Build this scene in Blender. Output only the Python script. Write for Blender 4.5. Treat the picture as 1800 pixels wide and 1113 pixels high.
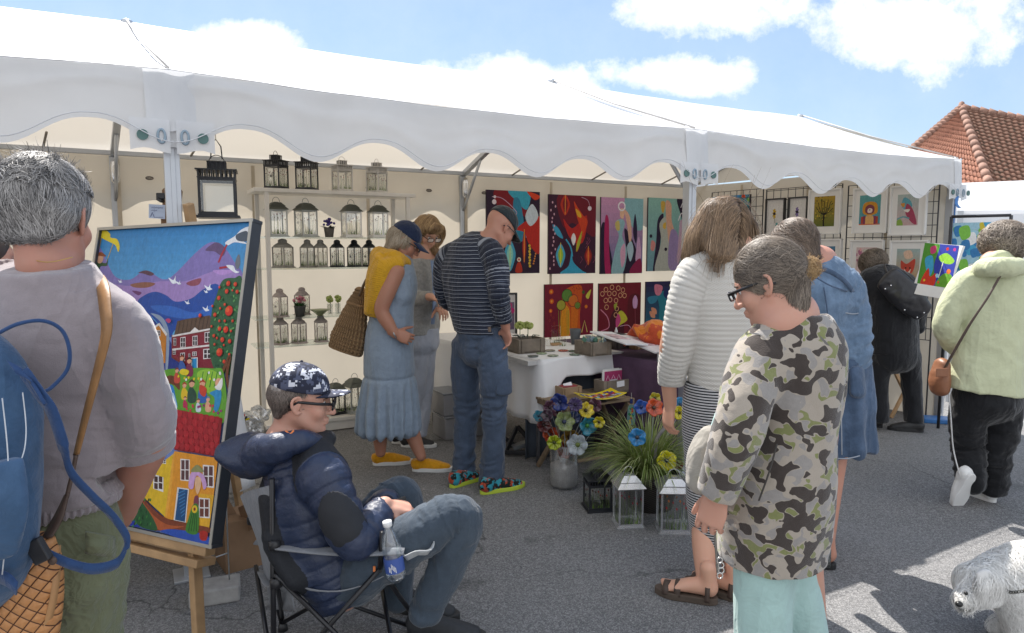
import bpy, math, random
import numpy as np
from mathutils import Vector
rng = np.random.default_rng(7); random.seed(7)
for o in list(bpy.data.objects): bpy.data.objects.remove(o)
C = bpy.context.scene.collection
sin, cos, rad = math.sin, math.cos, math.radians
# ------------------------------------------------------------ camera, sky, sun, exposure
PITCH = 5.7; EYE = 1.5
cd = bpy.data.cameras.new('camera'); cam = bpy.data.objects.new('camera', cd); C.objects.link(cam)
cd.lens = 24; cd.sensor_width = 36; cd.clip_end = 2000; cd.clip_start = 0.05
cam.location = (0, 0, EYE); cam.rotation_euler = (rad(90 - PITCH), 0, 0)
bpy.context.scene.camera = cam
EL, AZ = 56.0, 29.0            # sun elevation; azimuth degrees to the left of +Y (behind the tent)
SUN = Vector((-sin(rad(AZ))*cos(rad(EL)), cos(rad(AZ))*cos(rad(EL)), sin(rad(EL))))
ld = bpy.data.lights.new('sun', 'SUN'); sun = bpy.data.objects.new('sun', ld); C.objects.link(sun)
ld.energy = 3.2; ld.angle = rad(0.5); ld.color = (1, .95, .88)
sun.rotation_euler = SUN.to_track_quat('Z', 'Y').to_euler()
vs = bpy.context.scene.view_settings
vs.view_transform = 'Standard'; vs.look = 'None'; vs.gamma = 1; vs.exposure = 1.38
W_ = bpy.data.worlds.new('World'); bpy.context.scene.world = W_; W_.use_nodes = True
def world():
    nt = W_.node_tree; N = nt.nodes; L = nt.links; N.clear()
    out = N.new('ShaderNodeOutputWorld'); bg = N.new('ShaderNodeBackground'); bg.inputs[1].default_value = 0.12
    sky = N.new('ShaderNodeTexSky'); sky.sky_type = 'NISHITA'; sky.sun_disc = False
    sky.sun_elevation = rad(EL); sky.sun_rotation = rad(-AZ)
    sky.air_density = 1.0; sky.dust_density = .7; sky.ozone_density = 2.0
    tc = N.new('ShaderNodeTexCoord'); sp = N.new('ShaderNodeSeparateXYZ'); L.new(tc.outputs['Generated'], sp.inputs[0])
    def m(op, a, b=None, c=None, cl=False):
        n = N.new('ShaderNodeMath'); n.operation = op; n.use_clamp = cl
        for i, v in enumerate((a, b, c)):
            if v is None: continue
            if isinstance(v, (int, float)): n.inputs[i].default_value = v
            else: L.new(v, n.inputs[i])
        return n.outputs[0]
    yy = m('MAXIMUM', m('ABSOLUTE', sp.outputs[1]), .15)
    a = m('DIVIDE', sp.outputs[0], yy); b = m('DIVIDE', sp.outputs[2], yy)
    cb = N.new('ShaderNodeCombineXYZ'); L.new(a, cb.inputs[0]); L.new(b, cb.inputs[1])
    nz = N.new('ShaderNodeTexNoise'); nz.inputs['Scale'].default_value = 7; nz.inputs['Detail'].default_value = 9
    nz.inputs['Roughness'].default_value = .66; L.new(cb.outputs[0], nz.inputs['Vector'])
    # cloud banks: centre and half size in (x/y, z/y)
    banks = [(.30, .34, .15, .045), (.58, .315, .17, .07), (.21, .245, .14, .03), (.0, .232, .19, .042), (-.38, .292, .09, .03),
             (-.7,.5,.3,.06),]
    mx = None
    for x, y, rx, ry in banks:
        d = m('SQRT', m('ADD', m('POWER', m('DIVIDE', m('SUBTRACT', a, x), rx), 2), m('POWER', m('DIVIDE', m('SUBTRACT', b, y), ry), 2)))
        v = m('SUBTRACT', 1.0, d)
        mx = v if mx is None else m('MAXIMUM', mx, v)
    dens = m('ADD', m('MULTIPLY', m('MAXIMUM', mx, -.6), .8), m('MULTIPLY', m('SUBTRACT', nz.outputs[0], .5), 2.3))
    mask = m('MULTIPLY', m('SUBTRACT', dens, -.02), 2.9, cl=True)
    behind = m('MULTIPLY', m('LESS_THAN', sp.outputs[1], -.05), m('MULTIPLY', m('ADD', nz.outputs[0], .25), 1.3, cl=True))  # unseen bright cloud cover, added behind the camera as neutral fill light
    mask = m('MAXIMUM', mask, behind)
    thin = m('MULTIPLY', m('SUBTRACT', nz.outputs[0], .3), .28, cl=True)
    mask = m('MAXIMUM', m('MULTIPLY', mask, .95), thin)
    mix = N.new('ShaderNodeMix'); mix.data_type = 'RGBA'; L.new(mask, mix.inputs[0])
    pale = N.new('ShaderNodeMix'); pale.data_type = 'RGBA'; pale.inputs[0].default_value = .8; L.new(sky.outputs[0], pale.inputs[6])
    g = N.new('ShaderNodeMix'); g.data_type = 'RGBA'; L.new(m('MULTIPLY', b, 1.6, cl=True), g.inputs[0]); g.inputs[6].default_value = (1.6, 2.1, 2.7, 1); g.inputs[7].default_value = (.85, 1.4, 2.3, 1); L.new(g.outputs[2], pale.inputs[7])
    L.new(pale.outputs[2], mix.inputs[6])
    n2 = N.new('ShaderNodeTexNoise'); n2.inputs['Scale'].default_value = 12; n2.inputs['Detail'].default_value = 5; L.new(cb.outputs[0], n2.inputs['Vector'])
    cr = N.new('ShaderNodeMix'); cr.data_type = 'RGBA'; L.new(n2.outputs[0], cr.inputs[0])
    cr.inputs[6].default_value = (3.2, 3.4, 3.7, 1); cr.inputs[7].default_value = (4.6, 4.65, 4.7, 1)
    L.new(cr.outputs[2], mix.inputs[7]); L.new(mix.outputs[2], bg.inputs[0]); L.new(bg.outputs[0], out.inputs[0])
world()
# ------------------------------------------------------------ photograph pixel (1800x1113) -> direction
_c, _s = cos(rad(PITCH)), sin(rad(PITCH))
def ray(px, py):
    x, y = px - 900.0, py - 556.5
    return np.array([x, 1200*_c - y*_s, -(1200*_s + y*_c)])
CAM = np.array([0, 0, EYE])
def P(px, py, Y):                       # point at distance Y in front of the camera
    r = ray(px, py); return CAM + r*(Y/r[1])
def G(px, py, z=0.0):                   # point on the horizontal plane z
    r = ray(px, py); return CAM + r*((z-EYE)/r[2])
def onp(px, py, p0, n):                 # point on a plane
    r = ray(px, py); return CAM + r*(np.dot(np.array(p0)-CAM, n)/np.dot(r, n))
def V(*a): return np.array(a, float)
def nrm(v): v = np.asarray(v, float); return v/max(1e-9, np.linalg.norm(v))
# ------------------------------------------------------------ materials
_M = {}
def lin(c):
    if isinstance(c, str):
        c = tuple(int(c[i:i+2], 16)/255 for i in (0, 2, 4))
        c = tuple(x/12.92 if x <= .04045 else ((x+.055)/1.055)**2.4 for x in c)
    return (*c[:3], 1)
class NT:
    def __init__(s, name):
        s.m = bpy.data.materials.new(name); s.m.use_nodes = True; s.t = s.m.node_tree; s.N = s.t.nodes; s.L = s.t.links
        s.b = s.N['Principled BSDF']; s.out = s.N['Material Output']; s.tc = s.N.new('ShaderNodeTexCoord')
    def n(s, typ, ins=None, **kw):
        n = s.N.new('ShaderNode'+typ)
        for k, v in kw.items(): setattr(n, k, v)
        for k, v in (ins or {}).items(): s.set(n.inputs[k], v)
        return n
    def set(s, i, v):
        if hasattr(v, 'is_output') or isinstance(v, bpy.types.NodeSocket): s.L.new(v, i)
        else: i.default_value = v
    def math(s, op, a, b=0.0, cl=False):
        n = s.n('Math', {0: a, 1: b}, operation=op, use_clamp=cl); return n.outputs[0]
    def noise(s, scale, detail=4, rough=.55, vec=None, dist=0):
        n = s.n('TexNoise', {'Scale': scale, 'Detail': detail, 'Roughness': rough, 'Distortion': dist}); s.L.new(vec or s.tc.outputs['Object'], n.inputs['Vector']); return n.outputs[0]
    def mix(s, f, a, b):
        n = s.N.new('ShaderNodeMix'); n.data_type = 'RGBA'; s.set(n.inputs[0], f); s.set(n.inputs[6], a); s.set(n.inputs[7], b); return n.outputs[2]
    def ramp(s, f, stops, interp='LINEAR'):
        n = s.N.new('ShaderNodeValToRGB'); n.color_ramp.interpolation = interp; e = n.color_ramp.elements
        while len(e) < len(stops): e.new(.5)
        for k, (p, c) in zip(e, stops): k.position = p; k.color = c
        s.L.new(f, n.inputs[0]); return n.outputs[0]
    def bump(s, h, strength=.3, dist=.01, prev=None):
        n = s.n('Bump', {'Strength': strength, 'Distance': dist, 'Height': h})
        if prev: s.L.new(prev, n.inputs['Normal'])
        return n.outputs[0]
    def attr(s, name): return s.n('Attribute', attribute_name=name)
    def col(s, c): s.set(s.b.inputs['Base Color'], c)
    def rough(s, r): s.set(s.b.inputs['Roughness'], r)
    def nor(s, n): s.L.new(n, s.b.inputs['Normal'])
def mat(key, col=(.5,.5,.5), rough=.7, var=.12, vs=8, bump=.15, bs=120, metal=0, spec=None, trans=0, alpha=1, weave=0, bd=.003, coat=0):
    if key in _M: return _M[key]
    t = NT(key); c = lin(col)
    f = t.noise(vs, 5)
    dk = tuple(x*(1-var*1.6) for x in c[:3])+(1,); lt = tuple(min(1, x*(1+var*1.6)) for x in c[:3])+(1,)
    t.col(t.ramp(f, [(.25, dk), (.75, lt)])); t.rough(rough)
    t.b.inputs['Metallic'].default_value = metal
    if spec is not None: t.b.inputs['Specular IOR Level'].default_value = spec
    if coat: t.b.inputs['Coat Weight'].default_value = coat
    nb = None
    if bump: nb = t.bump(t.noise(bs, 3), bump, bd)
    if weave:
        w1 = t.n('TexWave', {'Scale': weave, 'Distortion': .6, 'Detail': 1}, bands_direction='Z'); t.L.new(t.tc.outputs['Object'], w1.inputs[0])
        w2 = t.n('TexWave', {'Scale': weave, 'Distortion': .6, 'Detail': 1}, bands_direction='X'); t.L.new(t.tc.outputs['Object'], w2.inputs[0])
        nb = t.bump(t.math('ADD', w1.outputs['Fac'], w2.outputs['Fac']), .35, .0015, nb)
    if nb: t.nor(nb)
    if trans:                                     # thin cloth that lets daylight through
        tr = t.n('BsdfTranslucent'); t.L.new(t.b.inputs['Base Color'].links[0].from_socket, tr.inputs[0])
        mx = t.n('MixShader', {0: trans}); t.L.new(t.b.outputs[0], mx.inputs[1]); t.L.new(tr.outputs[0], mx.inputs[2]); t.L.new(mx.outputs[0], t.out.inputs[0])
    _M[key] = t.m; return t.m
def glass(key='glass', tint=(.985,.99,.985), op=.12, rough=.05):
    if key in _M: return _M[key]
    t = NT(key); g = t.n('BsdfGlossy', {'Roughness': rough, 'Color': (1,1,1,1)}); tr = t.n('BsdfTransparent', {'Color': lin(tint)})
    lw = t.n('LayerWeight', {'Blend': .3}); f = t.math('ADD', t.math('MULTIPLY', lw.outputs['Fresnel'], .35), op*.4, True)
    mx = t.n('MixShader', {0: f}); t.L.new(tr.outputs[0], mx.inputs[1]); t.L.new(g.outputs[0], mx.inputs[2]); t.L.new(mx.outputs[0], t.out.inputs[0])
    _M[key] = t.m; return t.m
def paint(key='paint', rough=.6, spec=.4, trans=0, bump=.1):
    """material coloured by the face colours of the mesh"""
    if key in _M: return _M[key]
    t = NT(key); a = t.attr('Col'); f = t.noise(60, 4); mp = t.n('Mapping', {'Scale': (1, 1, .25), 'Rotation': (0, .5, 0)}); t.L.new(t.tc.outputs['Object'], mp.inputs[0]); f2 = t.noise(38, 6, .7, mp.outputs[0], 1.5)
    hs = t.n('HueSaturation', {'Color': a.outputs['Color'], 'Value': t.math('ADD', t.math('ADD', t.math('MULTIPLY', f, .45), t.math('MULTIPLY', f2, .55)), .52)})
    t.col(hs.outputs[0]); t.rough(rough); t.b.inputs['Specular IOR Level'].default_value = spec
    if bump: t.nor(t.bump(f2, .55, .004, t.bump(t.noise(250, 3), bump, .002)))
    if trans:
        tr = t.n('BsdfTransparent', {'Color': (1,1,1,1)}); mx = t.n('MixShader', {0: trans}); t.L.new(t.b.outputs[0], mx.inputs[1]); t.L.new(tr.outputs[0], mx.inputs[2]); t.L.new(mx.outputs[0], t.out.inputs[0])
    _M[key] = t.m; return t.m
# ------------------------------------------------------------ objects
def tag(o, label=None, cat=None, group=None, kind=None):
    if label: o['label'] = label
    if cat: o['category'] = cat
    if group: o['group'] = group
    if kind: o['kind'] = kind
    return o
def empty(name, loc, label, cat, group=None, rz=0):
    o = bpy.data.objects.new(name, None); o.empty_display_size = .1; C.objects.link(o); o.location = tuple(loc); o.rotation_euler = (0, 0, rz)
    return tag(o, label, cat, group)
def rootloc(o): return np.array(o.location) if o is not None else np.zeros(3)
def link(name, me, parent, local):
    o = bpy.data.objects.new(name, me); C.objects.link(o)
    if parent is not None: o.parent = parent
    return o
def wmat(parent):
    """world offset of a parent chain (offsets only; roots built at rotation 0)"""
    w = np.zeros(3)
    while parent is not None: w = w + np.array(parent.location); parent = parent.parent
    return w
def npmesh(name, V_, F_, m, parent=None, smooth=True, attrs=None, world=True, fmat=None):
    V_ = np.asarray(V_, float)
    if world: V_ = V_ - wmat(parent)
    me = bpy.data.meshes.new(name); F_ = np.asarray(F_, np.int32); k = F_.shape[1]
    me.vertices.add(len(V_)); me.vertices.foreach_set('co', V_.astype(np.float32).ravel())
    me.loops.add(F_.size); me.loops.foreach_set('vertex_index', F_.ravel())
    me.polygons.add(len(F_)); me.polygons.foreach_set('loop_start', np.arange(len(F_), dtype=np.int32)*k)
    me.polygons.foreach_set('loop_total', np.full(len(F_), k, np.int32))
    for x in (m if isinstance(m, (list, tuple)) else [m]): me.materials.append(x)
    if fmat is not None: me.polygons.foreach_set('material_index', np.asarray(fmat, np.int32))
    me.update(calc_edges=True)
    if smooth: me.polygons.foreach_set('use_smooth', np.ones(len(F_), bool))
    for an, arr in (attrs or {}).items():
        if arr.ndim == 1: a = me.attributes.new(an, 'FLOAT', 'POINT'); a.data.foreach_set('value', arr.astype(np.float32))
        else:
            a = me.attributes.new(an, 'FLOAT_COLOR', 'POINT'); a.data.foreach_set('color', np.c_[arr, np.ones(len(arr))].astype(np.float32).ravel())
    return link(name, me, parent, not world)
class MB:
    """collects shapes (world coordinates) and links them as one mesh object"""
    def __init__(s): s.v = []; s.f = []; s.m = []; s.c = []; s.cm = 0; s.cc = (1, 1, 1); s.xf = None
    def mat(s, i): s.cm = i; return s
    def col(s, c): s.cc = lin(c)[:3]; return s
    def add(s, vs, fs):
        b = len(s.v)
        for p in vs:
            p = np.asarray(p, float)
            s.v.append(s.xf(p) if s.xf else p)
        for f in fs: s.f.append([b+i for i in f]); s.m.append(s.cm); s.c.append(s.cc)
        return s
    def poly(s, pts): return s.add(pts, [list(range(len(pts)))])
    def box(s, c, size, X=(1,0,0), Z=(0,0,1)):
        X = nrm(X); Z = nrm(np.array(Z) - X*np.dot(X, Z)); Y = np.cross(Z, X); c = np.asarray(c, float); h = np.array(size)/2
        vs = [c+X*h[0]*a+Y*h[1]*b+Z*h[2]*d for d in (-1, 1) for a, b in ((-1,-1),(1,-1),(1,1),(-1,1))]
        return s.add(vs, [(3,2,1,0),(4,5,6,7),(0,1,5,4),(1,2,6,5),(2,3,7,6),(3,0,4,7)])
    def bar(s, a, b, w, d=None, side=(0,0,1)):
        a = np.asarray(a, float); b = np.asarray(b, float); X = b-a; L = np.linalg.norm(X)
        sd = np.array(side, float)
        if abs(np.dot(nrm(X), nrm(sd))) > .95: sd = np.array((1., 0, 0))
        return s.box((a+b)/2, (L, w, d or w), X, sd)
    def tube(s, pts, r, n=8, cap=True, flat=1.0, up=(0,0,1)):
        pts = [np.asarray(p, float) for p in pts]; k = len(pts); rs = r if hasattr(r, '__len__') else [r]*k
        vs = []; prev = None
        for i, p in enumerate(pts):
            t = nrm(pts[min(i+1, k-1)]-pts[max(i-1, 0)])
            if prev is None:
                u = np.array(up, float)
                if abs(np.dot(u, t)) > .95: u = np.array((1., 0, 0))
            else: u = prev
            u = nrm(u - t*np.dot(u, t)); prev = u; w = np.cross(t, u)
            for j in range(n):
                a = 2*math.pi*j/n; vs.append(p + u*cos(a)*rs[i]*flat + w*sin(a)*rs[i])
        fs = [(i*n+j, i*n+(j+1) % n, (i+1)*n+(j+1) % n, (i+1)*n+j) for i in range(k-1) for j in range(n)]
        if cap: fs += [tuple(range(n-1, -1, -1)), tuple((k-1)*n+j for j in range(n))]
        return s.add(vs, fs)
    def lathe(s, c, prof, n=20, axis=(0,0,1), sq=0.0):
        A = nrm(axis); u = nrm(np.cross(A, (1,0,0)) if abs(A[0]) < .9 else np.cross(A, (0,1,0))); w = np.cross(A, u); c = np.asarray(c, float); vs = []
        for r, z in prof:
            for j in range(n):
                a = 2*math.pi*j/n; vs.append(c + A*z + (u*cos(a)+w*sin(a))*r)
        k = len(prof); fs = [(i*n+j, i*n+(j+1) % n, (i+1)*n+(j+1) % n, (i+1)*n+j) for i in range(k-1) for j in range(n)]
        return s.add(vs, fs)
    def ball(s, c, r, n=10, m=6, ax=(1,1,1)):
        vs = [np.asarray(c)+np.array([cos(2*math.pi*j/n)*sin(math.pi*i/m)*ax[0], sin(2*math.pi*j/n)*sin(math.pi*i/m)*ax[1], cos(math.pi*i/m)*ax[2]])*r for i in range(m+1) for j in range(n)]
        return s.add(vs, [(i*n+j, (i+1)*n+j, (i+1)*n+(j+1) % n, i*n+(j+1) % n) for i in range(m) for j in range(n)])
    def sheet(s, fn, nu, nv):
        vs = [fn(i/nu, j/nv) for j in range(nv+1) for i in range(nu+1)]
        return s.add(vs, [(j*(nu+1)+i, j*(nu+1)+i+1, (j+1)*(nu+1)+i+1, (j+1)*(nu+1)+i) for j in range(nv) for i in range(nu)])
    def prism(s, pts, off):
        n = len(pts); off = np.asarray(off, float)
        return s.add(list(pts)+[np.asarray(p)+off for p in pts], [tuple(range(n-1, -1, -1)), tuple(range(n, 2*n))]+[(i, (i+1) % n, n+(i+1) % n, n+i) for i in range(n)])
    def strip(s, pts, wid, side):        # flat band along points
        vs = []
        for i, p in enumerate(pts):
            w = wid[i] if hasattr(wid, '__len__') else wid; sd = side[i] if hasattr(side[0], '__len__') else side
            sd = nrm(sd); vs += [np.asarray(p)-sd*w/2, np.asarray(p)+sd*w/2]
        return s.add(vs, [(2*i, 2*i+1, 2*i+3, 2*i+2) for i in range(len(pts)-1)])
    def build(s, name, m, parent=None, smooth=False, bevel=0, solid=0, world=True, subdiv=0):
        w = wmat(parent) if world else 0
        me = bpy.data.meshes.new(name); me.from_pydata([tuple(p-w) for p in s.v], [], s.f)
        for x in (m if isinstance(m, (list, tuple)) else [m]): me.materials.append(x)
        me.polygons.foreach_set('material_index', s.m); 
        if smooth: me.polygons.foreach_set('use_smooth', [True]*len(s.f))
        a = me.color_attributes.new('Col', 'FLOAT_COLOR', 'CORNER'); cs = []
        for f, c in zip(s.f, s.c): cs += [c[0], c[1], c[2], 1.0]*len(f)
        a.data.foreach_set('color', cs); me.update()
        o = link(name, me, parent, not world)
        if solid: md = o.modifiers.new('s', 'SOLIDIFY'); md.thickness = solid; md.offset = 0
        if bevel: md = o.modifiers.new('b', 'BEVEL'); md.width = bevel; md.segments = 2; md.limit_method = 'ANGLE'
        if subdiv: md = o.modifiers.new('d', 'SUBSURF'); md.levels = md.render_levels = subdiv
        return o
def copytree(o, parent=None, loc=None, rz=None, label=None):
    c = o.copy(); C.objects.link(c); c.parent = parent
    if loc is not None: c.location = tuple(loc)
    if rz is not None: c.rotation_euler = (0, 0, rz)
    if label: c['label'] = label
    for ch in o.children: copytree(ch, c)
    return c
def spl(pts, n=6, closed=False):
    """Catmull-Rom through points"""
    p = [np.asarray(q, float) for q in pts]; k = len(p); out = []
    for i in range(k if closed else k-1):
        g = lambda j: p[j % k] if closed else p[min(max(j, 0), k-1)]
        a, b, c, d = g(i-1), g(i), g(i+1), g(i+2)
        for t in np.arange(n)/n: out.append(.5*((2*b)+(c-a)*t+(2*a-5*b+4*c-d)*t*t+(3*b-a-3*c+d)*t**3))
    if not closed: out.append(p[-1])
    return out
def wav(p, f=1.0, seed=0, octs=3):
    """cheap smooth noise in -1..1 on an (N,3) array"""
    r = np.random.default_rng(seed); s = np.zeros(len(p)); a = 1.0; t = 0
    for o_ in range(octs):
        for k in range(3):
            d = r.normal(size=3); d /= np.linalg.norm(d); e = r.normal(size=3); e /= np.linalg.norm(e)
            s += a*np.sin(f*(p@d) + 1.7*np.sin(f*.7*(p@e)+r.uniform(0, 6)) + r.uniform(0, 6)); t += a
        f *= 1.9; a *= .55
    return s/t*1.6
# ------------------------------------------------------------ solid modelling: smooth unions of tapered tubes, meshed as one surface
class Tube:
    def __init__(s, pts, r, side=(1,0,0), n=5, k=.015, op=1, cap=1.0, ax=True, tagid=0, zax=False):
        s.zax = zax
        r = [(x, x) if not hasattr(x, '__len__') else tuple(x) for x in (r if hasattr(r, '__len__') and not (len(r) == 2 and len(pts) != 2) else [r]*len(pts))]
        pr = [np.r_[np.asarray(p, float), a, b] for p, (a, b) in zip(pts, r)]
        q = np.array(spl(pr, n) if len(pr) > 2 else pr)
        s.p = q[:, :3]; s.r = np.maximum(q[:, 3:], .002); s.k = k; s.op = op; s.cap = cap; s.ax = ax; s.id = tagid
        s.side = np.asarray(side, float); m = s.r.max()*1.05+.03
        s.lo = s.p.min(0)-m; s.hi = s.p.max(0)+m
        s.L = np.r_[0, np.cumsum(np.linalg.norm(np.diff(s.p, axis=0), axis=1))]
    def ev(s, Q, full=False):
        best = np.full(len(Q), 9., np.float32); ax = np.zeros(len(Q), np.float32); an = np.zeros(len(Q), np.float32)
        for i in range(len(s.p)-1):
            a, b = s.p[i], s.p[i+1]; d = b-a; L2 = d@d
            if L2 < 1e-12: continue
            D = d/math.sqrt(L2); S = s.side - D*(s.side@D)
            S = nrm(S) if np.linalg.norm(S) > 1e-3 else nrm(np.cross(D, (0, 1, .1))); U = np.cross(D, S)
            q = Q-a.astype(Q.dtype); t0 = q@d/L2; t = np.clip(t0, 0, 1)
            ra = s.r[i, 0]+(s.r[i+1, 0]-s.r[i, 0])*t; rb = s.r[i, 1]+(s.r[i+1, 1]-s.r[i, 1])*t
            du = q@S; dv = q@U; dw = (t0-t)*math.sqrt(L2); mn = np.minimum(ra, rb)
            k = np.sqrt((du/ra)**2+(dv/rb)**2+(dw/(mn*s.cap))**2); f = (k-1)*mn
            m = f < best; best = np.where(m, f, best)
            if full: ax = np.where(m, s.L[i]+t*math.sqrt(L2), ax); an = np.where(m, np.arctan2(dv, du), an)
        if s.zax: ax = Q[:, 2]
        return (best, ax, an) if full else best
class Ell:
    def __init__(s, c, r, X=(1,0,0), Yv=(0,1,0), k=.015, op=1):
        s.c = np.asarray(c, float); s.r = np.array(r if hasattr(r, '__len__') else (r,)*3, float); X = nrm(X); Yv = nrm(np.array(Yv)-X*np.dot(X, Yv))
        s.R = np.stack([X, Yv, np.cross(X, Yv)], 1); s.k = k; s.op = op; s.ax = False; s.id = 0; m = s.r.max()+.03; s.lo = s.c-m; s.hi = s.c+m
    def ev(s, Q, full=False):
        q = (Q-s.c)@s.R/s.r; k0 = np.sqrt((q*q).sum(1)); k1 = np.sqrt(((q/s.r)**2).sum(1)); f = (k0*(k0-1)/np.maximum(k1, 1e-6))
        f = np.where(k0 < 1e-3, -s.r.min(), f); return (f, 0*f, 0*f) if full else f
def smin(a, b, k):
    if k <= 0: return np.minimum(a, b)
    h = np.clip(.5+.5*(b-a)/k, 0, 1); return b+(a-b)*h-k*h*(1-h)
def smax(a, b, k): return -smin(-a, -b, k)
def evalp(prims, Q):
    f = np.full(len(Q), .5)
    for p in prims:
        g = p.ev(Q); f = smin(f, g, p.k) if p.op > 0 else smax(f, -g, p.k)
    return f
def grad(prims, Q, e=.003):
    g = np.stack([evalp(prims, Q+d)-evalp(prims, Q-d) for d in np.eye(3)*e], 1); return g/np.maximum(1e-6, np.linalg.norm(g, axis=1))[:, None]
def surfnet(F, o, h):
    S = F < 0; nx, ny, nz = F.shape
    c = [(i, j, k) for i in (0, 1) for j in (0, 1) for k in (0, 1)]
    cnt = np.zeros((nx-1, ny-1, nz-1), np.int8)
    for i, j, k in c: cnt += S[i:nx-1+i, j:ny-1+j, k:nz-1+k]
    I = np.argwhere((cnt > 0) & (cnt < 8)); idx = np.full(cnt.shape, -1, np.int32); idx[tuple(I.T)] = np.arange(len(I))
    val = np.stack([F[I[:, 0]+i, I[:, 1]+j, I[:, 2]+k] for i, j, k in c], 1); pos = np.zeros((len(I), 3)); n = np.zeros(len(I)); ca = np.array(c, float)
    for a in range(8):
        for b in range(a+1, 8):
            if abs(ca[a]-ca[b]).sum() != 1: continue
            va, vb = val[:, a], val[:, b]; m = (va < 0) != (vb < 0); t = np.where(m, va/np.where(m, va-vb, 1), 0)
            pos += np.where(m[:, None], ca[a]+t[:, None]*(ca[b]-ca[a]), 0); n += m
    Vv = (I+pos/n[:, None])*h+o; Q = []
    for ax in range(3):
        sl = [slice(1, None)]*3; s0 = [slice(1, -1)]*3; s1 = [slice(1, -1)]*3; s0[ax] = slice(0, -1); s1[ax] = slice(1, None)
        A = S[tuple(s0)]; B = S[tuple(s1)]; E = np.argwhere(A != B); fl = A[tuple(E.T)]
        E = E+1; E[:, ax] -= 1; b, c2 = (ax+1) % 3, (ax+2) % 3
        d1 = np.zeros(3, int); d1[b] = 1; d2 = np.zeros(3, int); d2[c2] = 1
        g = lambda X: idx[tuple(X.T)]
        q = np.stack([g(E-d1-d2), g(E-d2), g(E), g(E-d1)], 1); q[~fl] = q[~fl][:, ::-1]; Q.append(q)
    return Vv, np.concatenate(Q)
def vnormals(Vv, F):
    n = np.cross(Vv[F[:, 2]]-Vv[F[:, 0]], Vv[F[:, 3]]-Vv[F[:, 1]]); N = np.zeros_like(Vv)
    for k in range(4): 
        for d in range(3): N[:, d] += np.bincount(F[:, k], n[:, d], len(Vv))
    return N/np.maximum(1e-9, np.linalg.norm(N, axis=1))[:, None]
def solid(name, prims, m, parent, h=.006, cuts=(), disp=None, attrs=True, grow=0, warp=None, smooth=1, cutk=.004):
    """mesh the smooth union; cuts = planes (point, normal) removing the side the normal points to"""
    adds = [p for p in prims if p.op > 0]
    lo = np.min([p.lo for p in adds], 0)-grow; hi = np.max([p.hi for p in adds], 0)+grow; N = np.ceil((hi-lo)/h).astype(int)+1
    F = np.full(N, .08, np.float32); axs = [lo[i]+np.arange(N[i])*h for i in range(3)]
    for p in prims:
        a = np.maximum(0, ((p.lo-grow-lo)/h).astype(int)); b = np.minimum(N, ((p.hi+grow-lo)/h).astype(int)+2)
        if (b <= a).any(): continue
        g = np.stack(np.meshgrid(*[axs[i][a[i]:b[i]] for i in range(3)], indexing='ij'), -1).reshape(-1, 3).astype(np.float32)
        v = np.minimum(p.ev(g), .08).reshape(b-a)-(grow if p.op > 0 else 0); sl = tuple(slice(a[i], b[i]) for i in range(3))
        F[sl] = smin(F[sl], v, p.k) if p.op > 0 else smax(F[sl], -v, p.k)
    for cu in cuts:
        q, n = cu[0], nrm(cu[1])
        d = (axs[0][:, None, None]-q[0])*n[0]+(axs[1][None, :, None]-q[1])*n[1]+(axs[2][None, None, :]-q[2])*n[2]
        if len(cu) > 2: d = np.minimum(d, cu[2]-np.sqrt((axs[0][:, None, None]-q[0])**2+(axs[1][None, :, None]-q[1])**2+(axs[2][None, None, :]-q[2])**2))
        F = smax(F, d.astype(np.float32), cutk)
    Vv, Q = surfnet(F, lo, h)
    for _ in range(smooth):
        s = np.zeros_like(Vv); c = np.zeros(len(Vv))
        for a, b in ((0, 1), (1, 2), (2, 3), (3, 0)):
            for d in range(3): s[:, d] += np.bincount(Q[:, a], Vv[Q[:, b], d], len(Vv))
            c += np.bincount(Q[:, a], minlength=len(Vv))
        Vv = Vv*.5+.5*s/np.maximum(c, 1)[:, None]
    at = {}
    tb = [p for p in adds if p.ax]
    if attrs and tb:
        best = np.full(len(Vv), 9.); ax = np.zeros(len(Vv)); an = np.zeros(len(Vv)); pid = np.zeros(len(Vv))
        for p in tb:
            f, a_, n_ = p.ev(Vv, True); mm = f < best; best = np.where(mm, f, best); ax = np.where(mm, a_, ax); an = np.where(mm, n_, an); pid = np.where(mm, p.id, pid)
        at = {'ax': ax, 'ang': an, 'pid': pid}
    if disp is not None:
        at2 = dict(at); at2['n'] = vnormals(Vv, Q); Vv = Vv+at2['n']*disp(Vv, at2)[:, None]
    if warp is not None: Vv = warp(Vv)
    return npmesh(name, Vv, Q, m, parent, True, at)
# ------------------------------------------------------------ people
def folds(amp=.004, f=30, seed=1, dirn=None, extra=None):
    def d(p, a):
        q = p.copy()
        if dirn is not None: q = q + np.outer(q@np.array(dirn, float), np.array(dirn, float))*(-.75)
        r = wav(q, f, seed, 3); v = amp*(np.abs(r)**.7*np.sign(r))
        if extra is not None: v = v+extra(p, a)
        return v
    return d
def skin_mat(key='skin', col='c98f74', red=.25):
    if key in _M: return _M[key]
    t = NT(key); c = lin(col); r = tuple(np.array(c[:3])*np.array((1.05, .78, .74)))+(1,)
    f = t.noise(22, 6); t.col(t.mix(t.math('MULTIPLY', t.math('SUBTRACT', f, .35), red*3, True), c, r)); t.rough(.5)
    t.b.inputs['Subsurface Weight'].default_value = .12; t.b.inputs['Subsurface Radius'].default_value = (.02, .008, .004); t.b.inputs['Subsurface Scale'].default_value = .5
    t.nor(t.bump(t.noise(420, 3), .25, .001)); _M[key] = t.m; return t.m
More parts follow.
